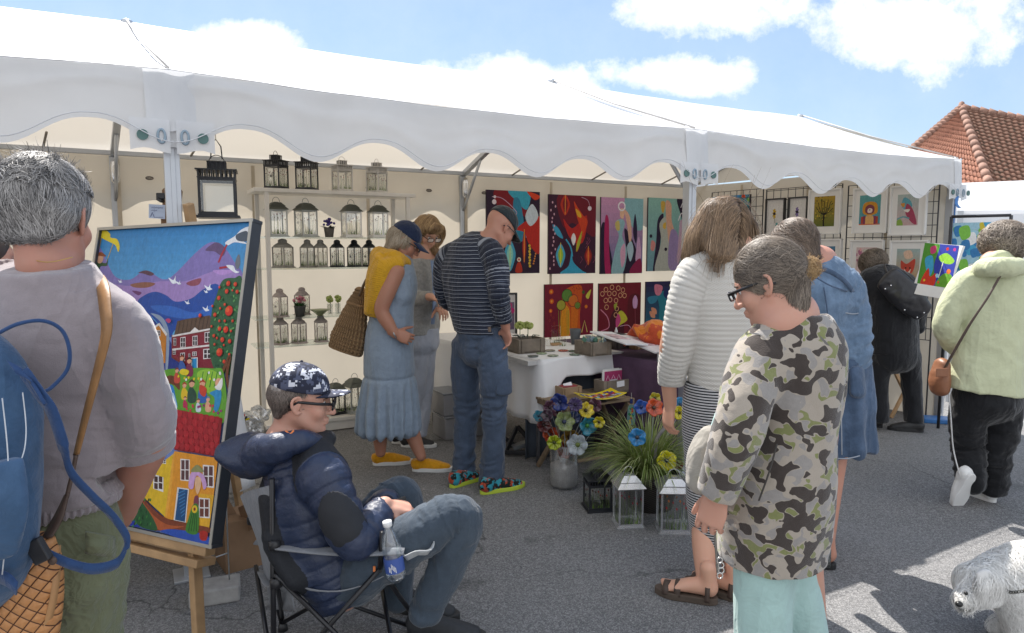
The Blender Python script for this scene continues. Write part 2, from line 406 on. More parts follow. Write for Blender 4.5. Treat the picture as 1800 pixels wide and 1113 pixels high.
def hair_mat(key, c1, c2, rough=.45):
    if key in _M: return _M[key]
    t = NT(key); a = t.attr('rnd'); f = t.noise(14, 3)
    t.col(t.mix(t.math('ADD', t.math('MULTIPLY', a.outputs['Fac'], .7), t.math('MULTIPLY', t.math('SUBTRACT', f, .35), .9), True), lin(c1), lin(c2)))
    t.rough(rough); t.b.inputs['Specular IOR Level'].default_value = .5; _M[key] = t.m; return t.m
class Head:
    """frame: C = point between the ears at eye level; f = where the face looks; u = up"""
    def __init__(s, C_, f, u=(0,0,1), sc=1.0):
        s.C = np.asarray(C_, float); s.f = nrm(f); s.u = nrm(np.array(u)-s.f*np.dot(s.f, u)); s.r = np.cross(s.f, s.u); s.sc = sc
    def __call__(s, x, y, z): return s.C+(s.r*x+s.f*y+s.u*z)*s.sc
    def E(s, x, y, z, a, b, c, k=.015, op=1): return Ell(s(x, y, z), np.array((a, b, c))*s.sc, s.r, s.f, k, op)
    def T(s, pts, r, k=.012, op=1): return Tube([s(*p) for p in pts], [tuple(np.array(x)*s.sc) if hasattr(x, '__len__') else x*s.sc for x in r], s.r, 4, k, op, ax=False)
    def prims(s, neck=None, nr=.056, ears=True):
        p = [s.E(0, -.015, .03, .075, .094, .086), s.E(0, .035, -.03, .060, .056, .086, .03),
             s.T([(-.05, 0, -.05), (-.035, .045, -.088), (0, .07, -.1), (.035, .045, -.088), (.05, 0, -.05)], [.022, .02, .018, .02, .022], .025),
             s.E(0, .077, -.102, .02, .014, .016, .012), s.T([(-.04, .072, .018), (0, .083, .024), (.04, .072, .018)], [.012, .013, .012], .014),
             s.E(-.04, .062, -.03, .024, .022, .024, .02), s.E(.04, .062, -.03, .024, .022, .024, .02),
             s.T([(0, .084, .01), (0, .098, -.015), (0, .110, -.036)], [.008, .009, .0125], .01),
             s.E(-.012, .098, -.038, .009, .011, .008, .006), s.E(.012, .098, -.038, .009, .011, .008, .006),
             s.E(0, .088, -.063, .024, .013, .0075, .006), s.E(0, .087, -.075, .021, .013, .0075, .006)]
        p += [s.E(x, .098, .0, .017, .02, .011, .008, -1) for x in (-.031, .031)]
        if ears:
            for g in (-1, 1):
                p += [Tube([s(g*.074, .008, -.03), s(g*.082, -.004, -.034), s(g*.090, -.018, -.01), s(g*.090, -.018, .014), s(g*.082, 0, .024), s(g*.076, .01, .008)], [.0055]*6, s.r, 3, .004, ax=False),
                      s.E(g*.079, -.004, -.004, .006, .014, .024, .006)]
        if neck is not None: p.append(Tube([s(0, -.022, -.035), (s(0, -.022, -.07)+np.asarray(neck))/2, neck], [nr*.98*s.sc, nr*s.sc, nr*1.12*s.sc], s.r, 4, .02, ax=False))
        return p
    def eyes(s, root, iris='5a6a70', lid=None):
        for g in (-1, 1):
            c = s(g*.031, .074, .0); o = MB().ball(c, .0118*s.sc, 12, 8).build('eye', mat('eye_white', (.75, .72, .7), .25, .03), root, True)
            MB().ball(c+s.f*.0062*s.sc, .0072*s.sc, 10, 6).build('iris', mat('iris', iris, .2, .2), o, True)
            MB().tube([s(g*.031-.02, .078, .016), s(g*.031, .091, .021), s(g*.031+.02, .078, .015)], [.002, .003, .002], 6).build('eyebrow', mat('brow', '5a4a3e', .8), root, True)
    def glasses(s, root, col='1c1c22', w=.0022, tall=.016, tint=None, round_=.6, temple=True):
        g = MB()
        for x in (-.032, .032):
            pts = [s(x+.025*math.copysign(abs(cos(a))**round_, cos(a)), .112, -.003+tall*math.copysign(abs(sin(a))**round_, sin(a))) for a in np.linspace(0, 2*math.pi, 19)]
            g.tube(pts, w*s.sc, 6)
        g.tube([s(-.008, .114, .002), s(.008, .114, .002)], w*s.sc, 6)
        for q in (-1, 1):
            if temple: g.tube([s(q*.058, .110, .004), s(q*.079, .06, .006), s(q*.083, 0, .008), s(q*.084, -.03, -.012)], w*s.sc, 6, flat=1.6)
        o = g.build('glasses', mat('frame_'+col, col, .3, .05, bump=0), root, True)
        for x in (-.032, .032):
            pts = [s(x+.024*math.copysign(abs(cos(a))**round_, cos(a)), .112, -.003+(tall-.001)*math.copysign(abs(sin(a))**round_, sin(a))) for a in np.linspace(0, 2*math.pi, 18, endpoint=False)]
            MB().poly(pts).build('lens', glass('lens'+(tint or ''), (.8, .86, .88) if not tint else lin(tint)[:3], .3), o)
        return o
def hand(W, d, n, thumb=1, curl=(.35, .5, .4), sc=1.0, spread=.06, tcurl=.3, tout=.9):
    """W wrist, d towards the fingers, n out of the palm, thumb = side of d x n the thumb is on"""
    W = np.asarray(W, float); d = nrm(d); n = nrm(np.array(n)-d*np.dot(d, n)); s = np.cross(d, n)*thumb
    p = [Tube([W-d*.03, W+d*.02*sc, W+d*.055*sc, W+d*.088*sc], [(.026*sc, .019*sc), (.031*sc, .017*sc), (.040*sc, .015*sc), (.038*sc, .012*sc)], s, 4, .008, ax=False),
         Ell(W+d*.035*sc+s*.022*sc+n*.006*sc, (.03*sc, .017*sc, .015*sc), d, s, .012)]
    for i, (off, L, r) in enumerate(((.030, .070, .0088), (.0105, .078, .0090), (-.010, .073, .0086), (-.029, .058, .0076))):
        q = W+d*(.086-.004*abs(i-1.3))*sc+s*off*sc; a = 0; pts = [q-d*.015*sc, q]; fan = spread*(1.5-i)
        for L_, c_ in ((.46, curl[0]), (.30, curl[1]), (.24, curl[2])):
            a += c_*(1+.08*i); dd = nrm((d*cos(fan)+s*sin(fan)))*cos(a)+n*sin(a); q = q+dd*L*L_*1.0*sc; pts.append(q)
        p.append(Tube(pts, [r*sc, r*sc*1.02, r*.95*sc, r*.88*sc, r*.74*sc], s, 3, .004, ax=False))
    q = W+d*.022*sc+s*.024*sc+n*.006*sc; dd = nrm(d*(1-tout*.45)+s*tout*.75+n*.35); q2 = q+dd*.038*sc; d3 = nrm(dd+d*.5*tcurl*2+n*.4*tcurl); q3 = q2+d3*.032*sc; d4 = nrm(d3+d*.4*tcurl+n*.2); q4 = q3+d4*.026*sc
    p.append(Tube([q, q2, q3, q4], [.013*sc, .0115*sc, .010*sc, .008*sc], n, 4, .008, ax=False))
    return p
def strands(name, prims, seeds, dirf, L, m, parent, steps=8, off=(.002, .012), w=.0011, jit=.25, pull=.5, curl=0, cfreq=6, grav=0, seed=3, taper=.35):
    """many fine hairs combed over a solid"""
    r = np.random.default_rng(seed); p = np.array(seeds, float); N = len(p); L = np.broadcast_to(L, (N,)); o = r.uniform(off[0], off[1], N)
    pts = []; jd = r.normal(size=(N, 3))*jit; ph = r.uniform(0, 6.28, N); nn = grad(prims, p); p = p-nn*(evalp(prims, p)-o)[:, None]; pts.append(p)
    for i in range(steps):
        g = grad(prims, p); d = dirf(p)+jd; 
        if curl: sd = np.cross(g, d); d = d+sd*(curl*np.sin(ph+i*cfreq/steps*3))[:, None]
        if grav: d = d+np.array((0, 0, -grav))*(i/steps)
        near = evalp(prims, p); wgt = np.clip(1-np.abs(near-o)/.03, 0, 1)[:, None]
        d = d-g*(d*g).sum(1)[:, None]*wgt; d /= np.maximum(1e-6, np.linalg.norm(d, axis=1))[:, None]
        p = p+d*(L/steps)[:, None]; e = evalp(prims, p); g = grad(prims, p)
        p = p-g*np.where(e < o, e-o, (e-o)*pull*(e < .04))[:, None]; pts.append(p)
    A = np.stack(pts, 1); t = np.gradient(A, axis=1); t /= np.maximum(1e-9, np.linalg.norm(t, axis=2))[:, :, None]
    g = np.broadcast_to(grad(prims, A[:, 0])[:, None], t.shape); sd = np.cross(t, g); sd /= np.maximum(1e-6, np.linalg.norm(sd, axis=2))[:, :, None]; up = np.cross(sd, t)
    ww = (w*r.uniform(.6, 1.4, N))[:, None]*np.linspace(1, taper, steps+1)[None, :]; ww = ww[:, :, None]
    ring = np.stack([A+sd*ww, A+up*ww*.9, A-sd*ww], 2); V_ = ring.reshape(-1, 3)
    b = (np.arange(N)[:, None, None]*(steps+1)+np.arange(steps)[None, :, None])*3
    k = np.array((0, 1)); F_ = np.stack([b+k, b+k+1, b+3+k+1, b+3+k], -1).reshape(-1, 4)
    return npmesh(name, V_, F_, m, parent, True, {'rnd': np.repeat(r.uniform(0, 1, N), (steps+1)*3)})
def seeds_on(prims, n, c, rad_, cond, seed=5):
    r = np.random.default_rng(seed); out = []; tot = 0
    while tot < n:
        q = r.normal(size=(n*2, 3)); q /= np.linalg.norm(q, axis=1)[:, None]; q = q*rad_+c
        for _ in range(4): q = q-grad(prims, q)*evalp(prims, q)[:, None]
        q = q[cond(q)]; out.append(q); tot += len(q)
        if len(q) == 0: break
    return np.concatenate(out)[:n]
def shoe(root, heel, d, L=.28, upper=None, sole=None, wide=.048, hi=.075, lace=None, up=(0,0,1), solet=.028, name='shoe'):
    """heel = point on the ground under the heel, d = towards the toes"""
    heel = np.asarray(heel, float); d = nrm(d); up = nrm(np.array(up)-d*np.dot(up, d)); s = np.cross(d, up); g = lambda a, b, c: heel+d*a*L+s*b+up*c
    pr = [Tube([g(.10, 0, .045), g(.35, 0, .042), g(.62, 0, .034), g(.88, 0, .026)], [(wide*.72, .042), (wide*.75, .045), (wide*.95, .036), (wide*.78, .022)], s, 5, .01),
          Tube([g(.10, 0, .05), g(.16, 0, hi)], [(wide*.68, .045), (wide*.66, .045)], s, 4, .02)]
    u = solid(name, pr, upper, root, .005, cuts=[(heel+up*.012, -up), (g(0, 0, hi+.012), up)], disp=folds(.0012, 90, 3))
    out = []
    for a in np.linspace(0, 2*math.pi, 24, endpoint=False):
        x = .5-.5*cos(a); wd = wide*(.72+.3*math.exp(-((x-.68)/.22)**2))*(1-abs(2*x-1)**5)**.5 if 0 < x < 1 else 0
        out.append(g(-.03+x*1.07, math.copysign(wd, sin(a)) if abs(sin(a)) > 1e-6 else 0, .0))
    MB().prism(out, up*solet).build('sole', sole, u, bevel=.004)
    if lace is not None:
        mb = MB()
        for i in range(4):
            a = .38+.08*i; z = .087-.013*i; mb.tube([g(a, -.022, z-.012), g(a+.02, 0, z), g(a, .022, z-.012)], .003, 5)
        mb.build('laces', lace, u, True)
    return u
# ------------------------------------------------------------ ground
U = V(.874, .486, 0); U = nrm(U); Nv = V(-.486, .874, 0)       # along the tent front, and square to it (into the tent)
Dv = nrm(V(-1.65, 2.44, 0))                                    # the tent's own side direction
A0 = V(-1.48, 3.02, 0); BAY = 3.01; DEP = 2.95; EV = 2.26; RG = 2.85
def T(u, d, z=0): return A0+U*u+Dv*d+V(0, 0, z)                # tent coordinates
def asphalt():
    t = NT('asphalt'); o = t.tc.outputs['Object']
    big = t.noise(.9, 6, .6); sm = t.noise(55, 6, .8); vo = t.n('TexVoronoi', {'Scale': 210.0}); t.L.new(o, vo.inputs[0])
    vc = t.n('TexVoronoi', {'Scale': 60.0}, feature='F1'); t.L.new(o, vc.inputs[0])
    base = t.ramp(big, [(.28, (.108, .108, .112, 1)), (.5, (.155, .155, .158, 1)), (.75, (.20, .20, .202, 1))])
    c = t.mix(t.ramp(vo.outputs['Color'], [(.35, (0,0,0,1)), (.9, (1,1,1,1))]), base, (.34, .335, .335, 1)); c = t.mix(t.math('MULTIPLY', t.ramp(sm, [(.5, (0,0,0,1)), (.7, (1,1,1,1))]), .8), c, (.045, .046, .05, 1))
    sparse = t.ramp(vc.outputs['Color'], [(.93, (0,0,0,1)), (.96, (1,1,1,1))]); c = t.mix(t.math('MULTIPLY', sparse, .5), c, (.42, .41, .4, 1))
    cr = t.n('TexVoronoi', {'Scale': .55}, feature='DISTANCE_TO_EDGE'); w = t.n('VectorMath', operation='ADD'); t.L.new(o, w.inputs[0])
    nn = t.n('TexNoise', {'Scale': 3.0, 'Detail': 6.0}); t.L.new(o, nn.inputs[0]); sc = t.n('VectorMath', {'Scale': .5}, operation='SCALE'); t.L.new(nn.outputs['Color'], sc.inputs[0]); t.L.new(sc.outputs[0], w.inputs[1]); t.L.new(w.outputs[0], cr.inputs['Vector'])
    ck = t.math('MULTIPLY', t.math('SUBTRACT', 1.0, t.math('MULTIPLY', cr.outputs['Distance'], 160.0, True)), t.ramp(t.noise(.7, 2), [(.40, (0,0,0,1)), (.5, (1,1,1,1))]))
    st_ = t.ramp(t.noise(2.3, 5, .6), [(.62, (0,0,0,1)), (.68, (1,1,1,1))]); c = t.mix(t.math('MULTIPLY', st_, .4), c, (.06, .06, .062, 1))
    c = t.mix(t.math('MULTIPLY', ck, .75), c, (.03, .03, .032, 1)); t.col(c); t.rough(.85)
    t.nor(t.bump(vo.outputs['Distance'], .55, .006, t.bump(sm, .6, .01))); return t.m
MB().sheet(lambda a, b: V(-300+600*a, -60+500*b, 0), 2, 2).build('ground', asphalt(), world=False)
tag(bpy.data.objects['ground'], kind='structure')
# ------------------------------------------------------------ the long white market tent
alu = mat('aluminium', (.5, .52, .55), .38, .06, 3, .05, metal=.6)
tentW = mat('tent_cloth', (.80, .81, .83), .55, .03, 3, .06, 40, trans=.38, bd=.004)
tentC = mat('tent_wall_cloth', (.66, .59, .48), .6, .035, 2, .06, 30, trans=.34, bd=.006)
webb = mat('webbing', (.09, .17, .16), .7); dark = mat('dark_metal', (.05, .05, .055), .45, .05, metal=.3)
black = mat('black_plastic', (.022, .022, .025), .4, .1, bump=.05); cord = mat('white_cord', (.75, .72, .66), .8)
BAYS = [(-2, -1), (-1, 0), (0, 1), (1, 2)]
tent = empty('market_tent', T(0, 0), 'long white gabled market tent with scalloped front edge and cream side walls', 'tent')
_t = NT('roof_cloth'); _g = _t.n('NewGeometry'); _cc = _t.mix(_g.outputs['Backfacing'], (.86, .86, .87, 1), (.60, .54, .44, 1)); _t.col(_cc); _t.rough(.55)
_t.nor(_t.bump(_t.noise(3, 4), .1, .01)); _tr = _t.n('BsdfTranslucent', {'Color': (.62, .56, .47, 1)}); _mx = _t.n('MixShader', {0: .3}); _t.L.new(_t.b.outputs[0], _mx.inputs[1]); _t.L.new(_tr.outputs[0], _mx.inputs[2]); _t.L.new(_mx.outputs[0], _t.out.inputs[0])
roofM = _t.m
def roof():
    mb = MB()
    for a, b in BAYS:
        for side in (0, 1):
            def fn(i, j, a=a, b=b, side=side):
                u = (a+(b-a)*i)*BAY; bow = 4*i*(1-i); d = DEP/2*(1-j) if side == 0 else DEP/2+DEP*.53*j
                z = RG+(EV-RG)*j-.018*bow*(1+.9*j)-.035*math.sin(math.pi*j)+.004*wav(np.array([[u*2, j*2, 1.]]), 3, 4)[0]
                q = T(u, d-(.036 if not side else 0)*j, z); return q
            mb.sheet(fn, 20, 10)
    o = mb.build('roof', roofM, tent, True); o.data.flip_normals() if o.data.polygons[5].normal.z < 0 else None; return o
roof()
for k in (-1, 0, 1, 2):
    MB().tube([T(k*BAY, DEP/2, RG+.012), T(k*BAY, DEP*.25, (RG+EV)/2-.012+.006), T(k*BAY, -.03, EV+.006)], .006, 6).build('seam', mat('seam', (.5, .48, .46), .6), tent, True)
for k in (-1, 0, 1, 2): MB().lathe(T(k*BAY, DEP/2, RG), [(.03, -.02), (.034, .004), (.02, .014), (.0, .016)], 12).build('ridge_cap', alu, tent, True)
def valance(name, a, b, front=True, nsc=5):
    N = 100; M_ = 16
    def fn(i, j):
        s = i*nsc; low = .5+.5*cos(2*math.pi*s); low = low**1.25
        ln = (.335 if 0 < i < 1 else .33)-.115*(1-low)
        end = max(math.exp(-i*9), math.exp(-(1-i)*9)); u = (a+(b-a)*i)*BAY; bow = 4*i*(1-i)
        z = EV-.018*bow*1.9-ln*j
        w = np.array([[u*1.7, j*.6+u*.25, .3]]); f = .013*wav(w, 3.1, 11+a)[0]*min(1, 4*j)+.0015*wav(w, 14, 3+a)[0]*min(1, 3*j)
        # diagonal drag folds running from the posts
        f += .007*math.exp(-((j-(.10+1.5*i))/.13)**2)*(i < .5) + .007*math.exp(-((j-(.10+1.5*(1-i)))/.13)**2)*(i >= .5)
        f += .004*math.exp(-((j-(.2+.25*sin(math.pi*i*1.0)))/.05)**2)+.003*wav(np.array([[u*9, j*1.2+u*2, 2.]]), 4, 5)[0]
        if front: return T(u, -.035-.03*j-f, z)
        return T(u, DEP*1.015+.03*j+.05+f, z+.03)
    return MB().sheet(fn, N, M_).build(name, tentW, tent, True)
for a, b in BAYS: valance('front_valance', a, b)
for a, b in BAYS: valance('back_valance', a, b, False)
hemm = mat('hem', (.66, .67, .69), .6)
for a, b in BAYS[1:]:
    for k, (j0, off) in enumerate(((.03, .0), (.94, .0))):
        pts = []
        for q in range(101):
            i = q/100; low = (.5+.5*cos(2*math.pi*i*5))**1.25; ln = .333-.115*(1-low); pts.append(T((a+(b-a)*i)*BAY, -.062-.03*j0-.006, EV-.018*4*i*(1-i)*1.9-ln*j0))
        MB().tube(pts, .0022, 4).build('stitched_hem', hemm, tent, True)
# end valances (the gable side at the right end)
MB().sheet(lambda i, j: T(2*BAY+.04+.04*j, -.04+DEP*1.05*i, EV-(.33-.11*(.5-.5*cos(2*math.pi*i*5)))*j-.03*4*i*(1-i)), 80, 8).build('end_valance', tentW, tent, True)
MB().sheet(lambda i, j: T(2*BAY+.005, DEP*i, EV-.01+(RG-EV)*(1-abs(2*i-1))*j), 20, 6).build('gable', tentC, tent, True)
# corner covers over the posts, with the eyelets and grommets
def corner(u, w=.2, seedu=0, name='post_cover'):
    def fn(i, j):
        x = (i-.5)*w*(1-.05*j); return T(u+x+.0, -.058-.02*j-.004*cos(9*i)+.014*abs(2*i-1), EV+.0-.255*j+.012*cos(7*i))
    MB().sheet(fn, 10, 10).build(name, tentW, tent, True)
    for sg in (-1, 1):
        for dx, r in ((.045, (.014, .028)), (.115, (.022, .022))):
            c = T(u+sg*dx, -.083, EV-.29); mb = MB()
            pts = [c+U*r[0]*cos(a)+V(0, 0, r[1]*sin(a)) for a in np.linspace(0, 2*math.pi, 20, endpoint=False)]
            if dx < .1:
                mb.tube(pts+[pts[0]], .0055, 6, cap=False); mb.build('eyelet', mat('eyelet', (.25, .33, .4), .4), tent, True)
            else: mb.prism(pts, Nv*-.006); mb.build('grommet', webb, tent)
        MB().sheet(lambda i, j: T(u+sg*(.012+.15*i), -.080, EV-.22-(.13+.01*cos(5*i))*j), 6, 4).build('flap', tentW, tent, True)
for k in (-1, 0, 1): corner(k*BAY)
corner(2*BAY-.03, .12)
# frame
def post(u, d, name='post'):
    mb = MB().box(T(u, d, EV/2-.02), (.062, .062, EV-.04), U).box(T(u, d-.033, EV/2), (.02, .006, EV-.1), U); mb.box(T(u, d, .006), (.15, .15, .012), U)
    return mb.build(name, alu, tent, bevel=.004)
for k in (-2, -1, 0, 1, 2):
    post(k*BAY, 0); post(k*BAY, DEP)
railm = MB(); 
for nm, d, z in (('front_rail', .03, EV-.05), ('back_rail', DEP-.05, EV-.02)):
    MB().bar(T(-2*BAY, d, z), T(2*BAY, d, z), .045, .035).build(nm, alu, tent, bevel=.003)
MB().bar(T(-2*BAY, DEP/2, RG-.05), T(2*BAY, DEP/2, RG-.05), .045, .035).build('ridge_beam', alu, tent, bevel=.003)
for k in (-1, 0, 1, 2):
    MB().bar(T(k*BAY, 0, EV-.04), T(k*BAY, DEP/2, RG-.05), .05, .04).bar(T(k*BAY, DEP, EV-.04), T(k*BAY, DEP/2, RG-.05), .05, .04).build('rafter', alu, tent, bevel=.003)
    for d, sg in ((0, 1), (DEP, -1)):
        MB().tube([T(k*BAY, d, EV-.42), T(k*BAY, d+sg*.36, EV+.08)], .014, 8).build('brace', alu, tent, True)
for k in (0, 1):
    MB().lathe(T(k*BAY+.0, DEP-.07, EV-.24), [(.012, -.02), (.03, 0), (.033, .03), (.033, .12), (.025, .15), (.012, .16)], 12).build('joint_cup', mat('chrome', (.75, .76, .78), .15, .03, metal=1), tent, True)
# walls
def wall(name, p0, p1, seed, inner, fw=.028):
    L = np.linalg.norm(p1-p0); e = (p1-p0)/L
    def fn(i, j):
        u = i*L; z = (EV-.03)*(1-j)+.01*0; w = np.array([[u*1.5, z*.35, seed]]); f = fw*wav(w, 3.5, seed)[0]*min(1, 3*j+.2)*1.2
        f += .02*math.exp(-((j-.1-.12*math.sin(math.pi*i))/.03)**2)*.6
        f += .009*math.exp(-((i-.33)/.006)**2)+.009*math.exp(-((i-.67)/.006)**2)
        return p0+e*u+V(0, 0, z)+inner*(f)
    return MB().sheet(fn, 90, 60).build(name, tentC, tent, True)
for a, b in BAYS: wall('back_wall', T(a*BAY, DEP+.01), T(b*BAY, DEP+.01), 5+a, -Dv)
wall('end_wall', T(2*BAY-.02, DEP), T(2*BAY-.02, .02), 9, -U)
wall('side_curtain', T(-2*BAY, DEP), T(-2*BAY, .02), 3, U)
for u in np.arange(-BAY+.02, 2*BAY, BAY/3): MB().box(T(u, DEP-.045, 1.1), (.03, .004, 2.2), U).build('wall_seam', mat('seam_cream', (.50, .43, .33), .7), tent)
for u in np.arange(.5, DEP, .8): MB().box(T(2*BAY-.075, u, 1.1), (.004, .03, 2.2), U).build('wall_seam', mat('seam_cream', 0), tent)
# toggles with their loops along the top of the back wall
for i in range(14):
    u = -BAY+.25+i*.6; d = DEP-.035; z = EV-.20
    c = T(u, d, z); pts = [c+U*.026*cos(a)+V(0, 0, .011*sin(a)) for a in np.linspace(0, 2*math.pi, 14)]
    if abs(u) < .08 or abs(u-BAY) < .08: continue
    MB().tube(pts, .005, 6, cap=False).box(c, (.03, .01, .006), U).build('toggle', mat('toggle', (.12, .10, .085), .5), tent, True)
for i in range(9):
    u = -BAY+.55+i*1.0
    MB().tube([T(u, DEP-.04, EV-.02), T(u+.03, DEP-.3, EV+.07)], .009, 6).build('strut', mat('strut', (.28, .25, .21), .5), tent, True)
# ------------------------------------------------------------ flat pictures
def tc(p):
    q = np.asarray(p)-A0; m = np.array([[U[0], Dv[0]], [U[1], Dv[1]]]); u, d = np.linalg.solve(m, q[:2]); return u, d
class Art(MB):
    def __init__(s, TL, TR, H, n=None, down=None):
        super().__init__(); s.o = np.asarray(TL, float); s.X = np.asarray(TR, float)-s.o; s.Y = np.asarray(down if down is not None else V(0, 0, -1), float)*H
        s.n = nrm(np.cross(s.Y, s.X)) if n is None else nrm(n); s.W = np.linalg.norm(s.X); s.H = H; s.lay = 0
    def p(s, x, y): x = min(1, max(0, x)); y = min(1, max(0, y)); return s.o+s.X*x+s.Y*y+s.n*(s.lay*.00003+.0005)
    def shape(s, c, pts, smooth=True):
        s.lay += 1; s.col(c)
        if smooth and len(pts) > 2: pts = [tuple(q) for q in spl([np.array(q) for q in pts], 5, True)]
        return s.poly([s.p(*q[:2]) for q in reversed(pts)])
    def fill(s, c, c2=None, y0=0, y1=1, n=10):
        s.lay += 1; a = np.array(lin(c)[:3]); b = np.array(lin(c2 or c)[:3])
        for i in range(n if c2 else 1):
            k = n if c2 else 1; s.cc = tuple(a+(b-a)*(i+.5)/k); ya = y0+(y1-y0)*i/k; yb = y0+(y1-y0)*(i+1)/k
            s.poly([s.p(0, yb), s.p(1, yb), s.p(1, ya), s.p(0, ya)])
        return s
    def circ(s, c, x, y, r, ry=None, n=14):
        ry = ry or r; s.lay += 1; s.col(c); k = s.H/s.W
        return s.poly([s.p(x+r*k*cos(-a), y+ry*sin(-a)) for a in np.linspace(0, 2*math.pi, n, endpoint=False)])
    def ring(s, c, x, y, r, w=.01): k = s.H/s.W; return s.line(c, [(x+r*k*cos(a), y+r*sin(a)) for a in np.linspace(0, 2*math.pi, 14)], w)
    def line(s, c, pts, w=.01, smooth=False):
        s.lay += 1; s.col(c); k = s.H/s.W
        if smooth: pts = [tuple(q) for q in spl([np.array(q) for q in pts], 5)]
        P_ = [np.array([q[0]/k, q[1]]) for q in pts]; vs = []
        for i, q in enumerate(P_):
            t = P_[min(i+1, len(P_)-1)]-P_[max(0, i-1)]; t = t/max(1e-6, np.linalg.norm(t)); m = np.array([-t[1], t[0]])*w/2
            for g in (q-m, q+m): vs.append(s.p(g[0]*k, g[1]))
        return s.add(vs, [(2*i, 2*i+1, 2*i+3, 2*i+2) for i in range(len(P_)-1)])
    def rect(s, c, x0, y0, x1, y1): return s.shape(c, [(x0, y0), (x1, y0), (x1, y1), (x0, y1)], False)
paintM = paint('canvas_paint', .5, .3)
def rr(n, a=0, b=1, seed=[0]):
    seed[0] += 1; return np.random.default_rng(seed[0]*13+5).uniform(a, b, n)
def pod(a, x, y, w, h, c1, c2, c3, rot=0):
    R = lambda u, v: (x+(u*cos(rot)-v*sin(rot))*w, y+(u*sin(rot)+v*cos(rot))*h)
    a.shape(c1, [R(0, -1), R(.8, -.2), R(.55, .5), R(0, 1), R(-.55, .5), R(-.8, -.2)]); a.shape(c2, [R(0, -.7), R(.45, -.1), R(0, .7), R(-.45, -.1)]); a.line(c3, [R(0, -1.1), R(0, .9)], .008)
def art_pods(a):
    a.fill('2a1630'); a.shape('7d1420', [(.15, 0), (.62, 0), (.75, .3), (.5, .25), (.35, .4), (.2, .2)]); a.shape('3aa3bd', [(.4, 0), (.8, 0), (.75, .22), (.55, .12)]); a.shape('2d7f9e', [(.5, .1), (.62, .12), (.75, .5), (.95, .4), (.6, .62), (.5, .3)])
    a.shape('b8261c', [(.55, .45), (1, .3), (1, .75), (.8, .65), (.7, .5)]); a.shape('c8d4dd', [(.85, .15), (.97, .3), (.82, .42), (.72, .3)]); a.shape('d4401d', [(.75, 0), (1, .05), (.9, .1)])
    a.line('c2a0b8', [(.1, .08), (.3, .1), (.55, .25), (.5, .3)], .008, True); a.circ('ddd0d8', .14, .14, .03); a.circ('ddd0d8', .15, .08, .018)
    pod(a, .43, .78, .13, .19, '4aa5c5', '8fd0c0', 'd8d23e'); pod(a, .7, .68, .05, .2, '8e1c1c', 'c8442a', 'e8a03a')
    for i in range(8): a.circ('d9b53a', .8+.01*(i % 2), .66+.036*i, .017)
    for i in range(5): a.circ('e08a3a', .92-.01*i, .76+.03*i, .011)
    a.circ('e3d6c4', .6, .83, .028); a.circ('c94a3a', .6, .83, .014); a.shape('b5331e', [(.57, .87), (.63, .87), (.66, .98), (.53, .98)])
def art_leaves(a):
    a.fill('3a1430'); a.shape('6d1226', [(.2, 0), (1, 0), (1, .5), (.75, .45), (.5, .35), (.3, .4)]); a.shape('b52420', [(.3, .3), (.5, .42), (.8, .25), (.72, .6), (.45, .55)])
    pod(a, .34, .13, .12, .13, 'b8301e', '7d1420', 'e8a03a'); a.shape('c9401e', [(.52, .08), (.6, .15), (.72, .25), (.82, .34), (.7, .55), (.6, .72), (.58, .6), (.68, .45), (.6, .3)]); a.shape('d9a52a', [(.56, .17), (.66, .22), (.68, .28), (.6, .26)]); a.shape('a9b030', [(.7, .45), (.66, .62), (.58, .72), (.6, .6)])
    a.shape('3d9fc4', [(.08, .38), (.2, .42), (.3, .55), (.16, .5)]); pod(a, .25, .77, .12, .15, '4aa5c5', '9fc23e', 'e8d23e'); pod(a, .84, .78, .1, .12, '8e1c1c', 'c8442a', 'e8a03a')
    a.shape('3aa3c8', [(.48, .72), (.52, .85), (.7, .96), (.78, 1), (.25, 1), (.42, .9)]); a.line('3aa3c8', [(.36, .56), (.46, .66), (.5, .78)], .02, True); a.shape('e8e2e4', [(.52, .48), (.57, .55), (.52, .64), (.47, .55)])
    a.circ('ddd0d8', .86, .16, .03); a.line('c2a0b8', [(.68, .02), (.82, .06), (.87, .16)], .006, True)
    for i in range(18): a.circ('d8a8b8', .03+.12*rr(1)[0], .1+.88*i/18, .010, .016)
    for i in range(7):
        x, y = .55+.4*rr(1)[0], .55+.4*rr(1)[0]; a.line('9a4a6a', [(x, y), (x+.05, y-.05), (x+.02, y-.09)], .005)
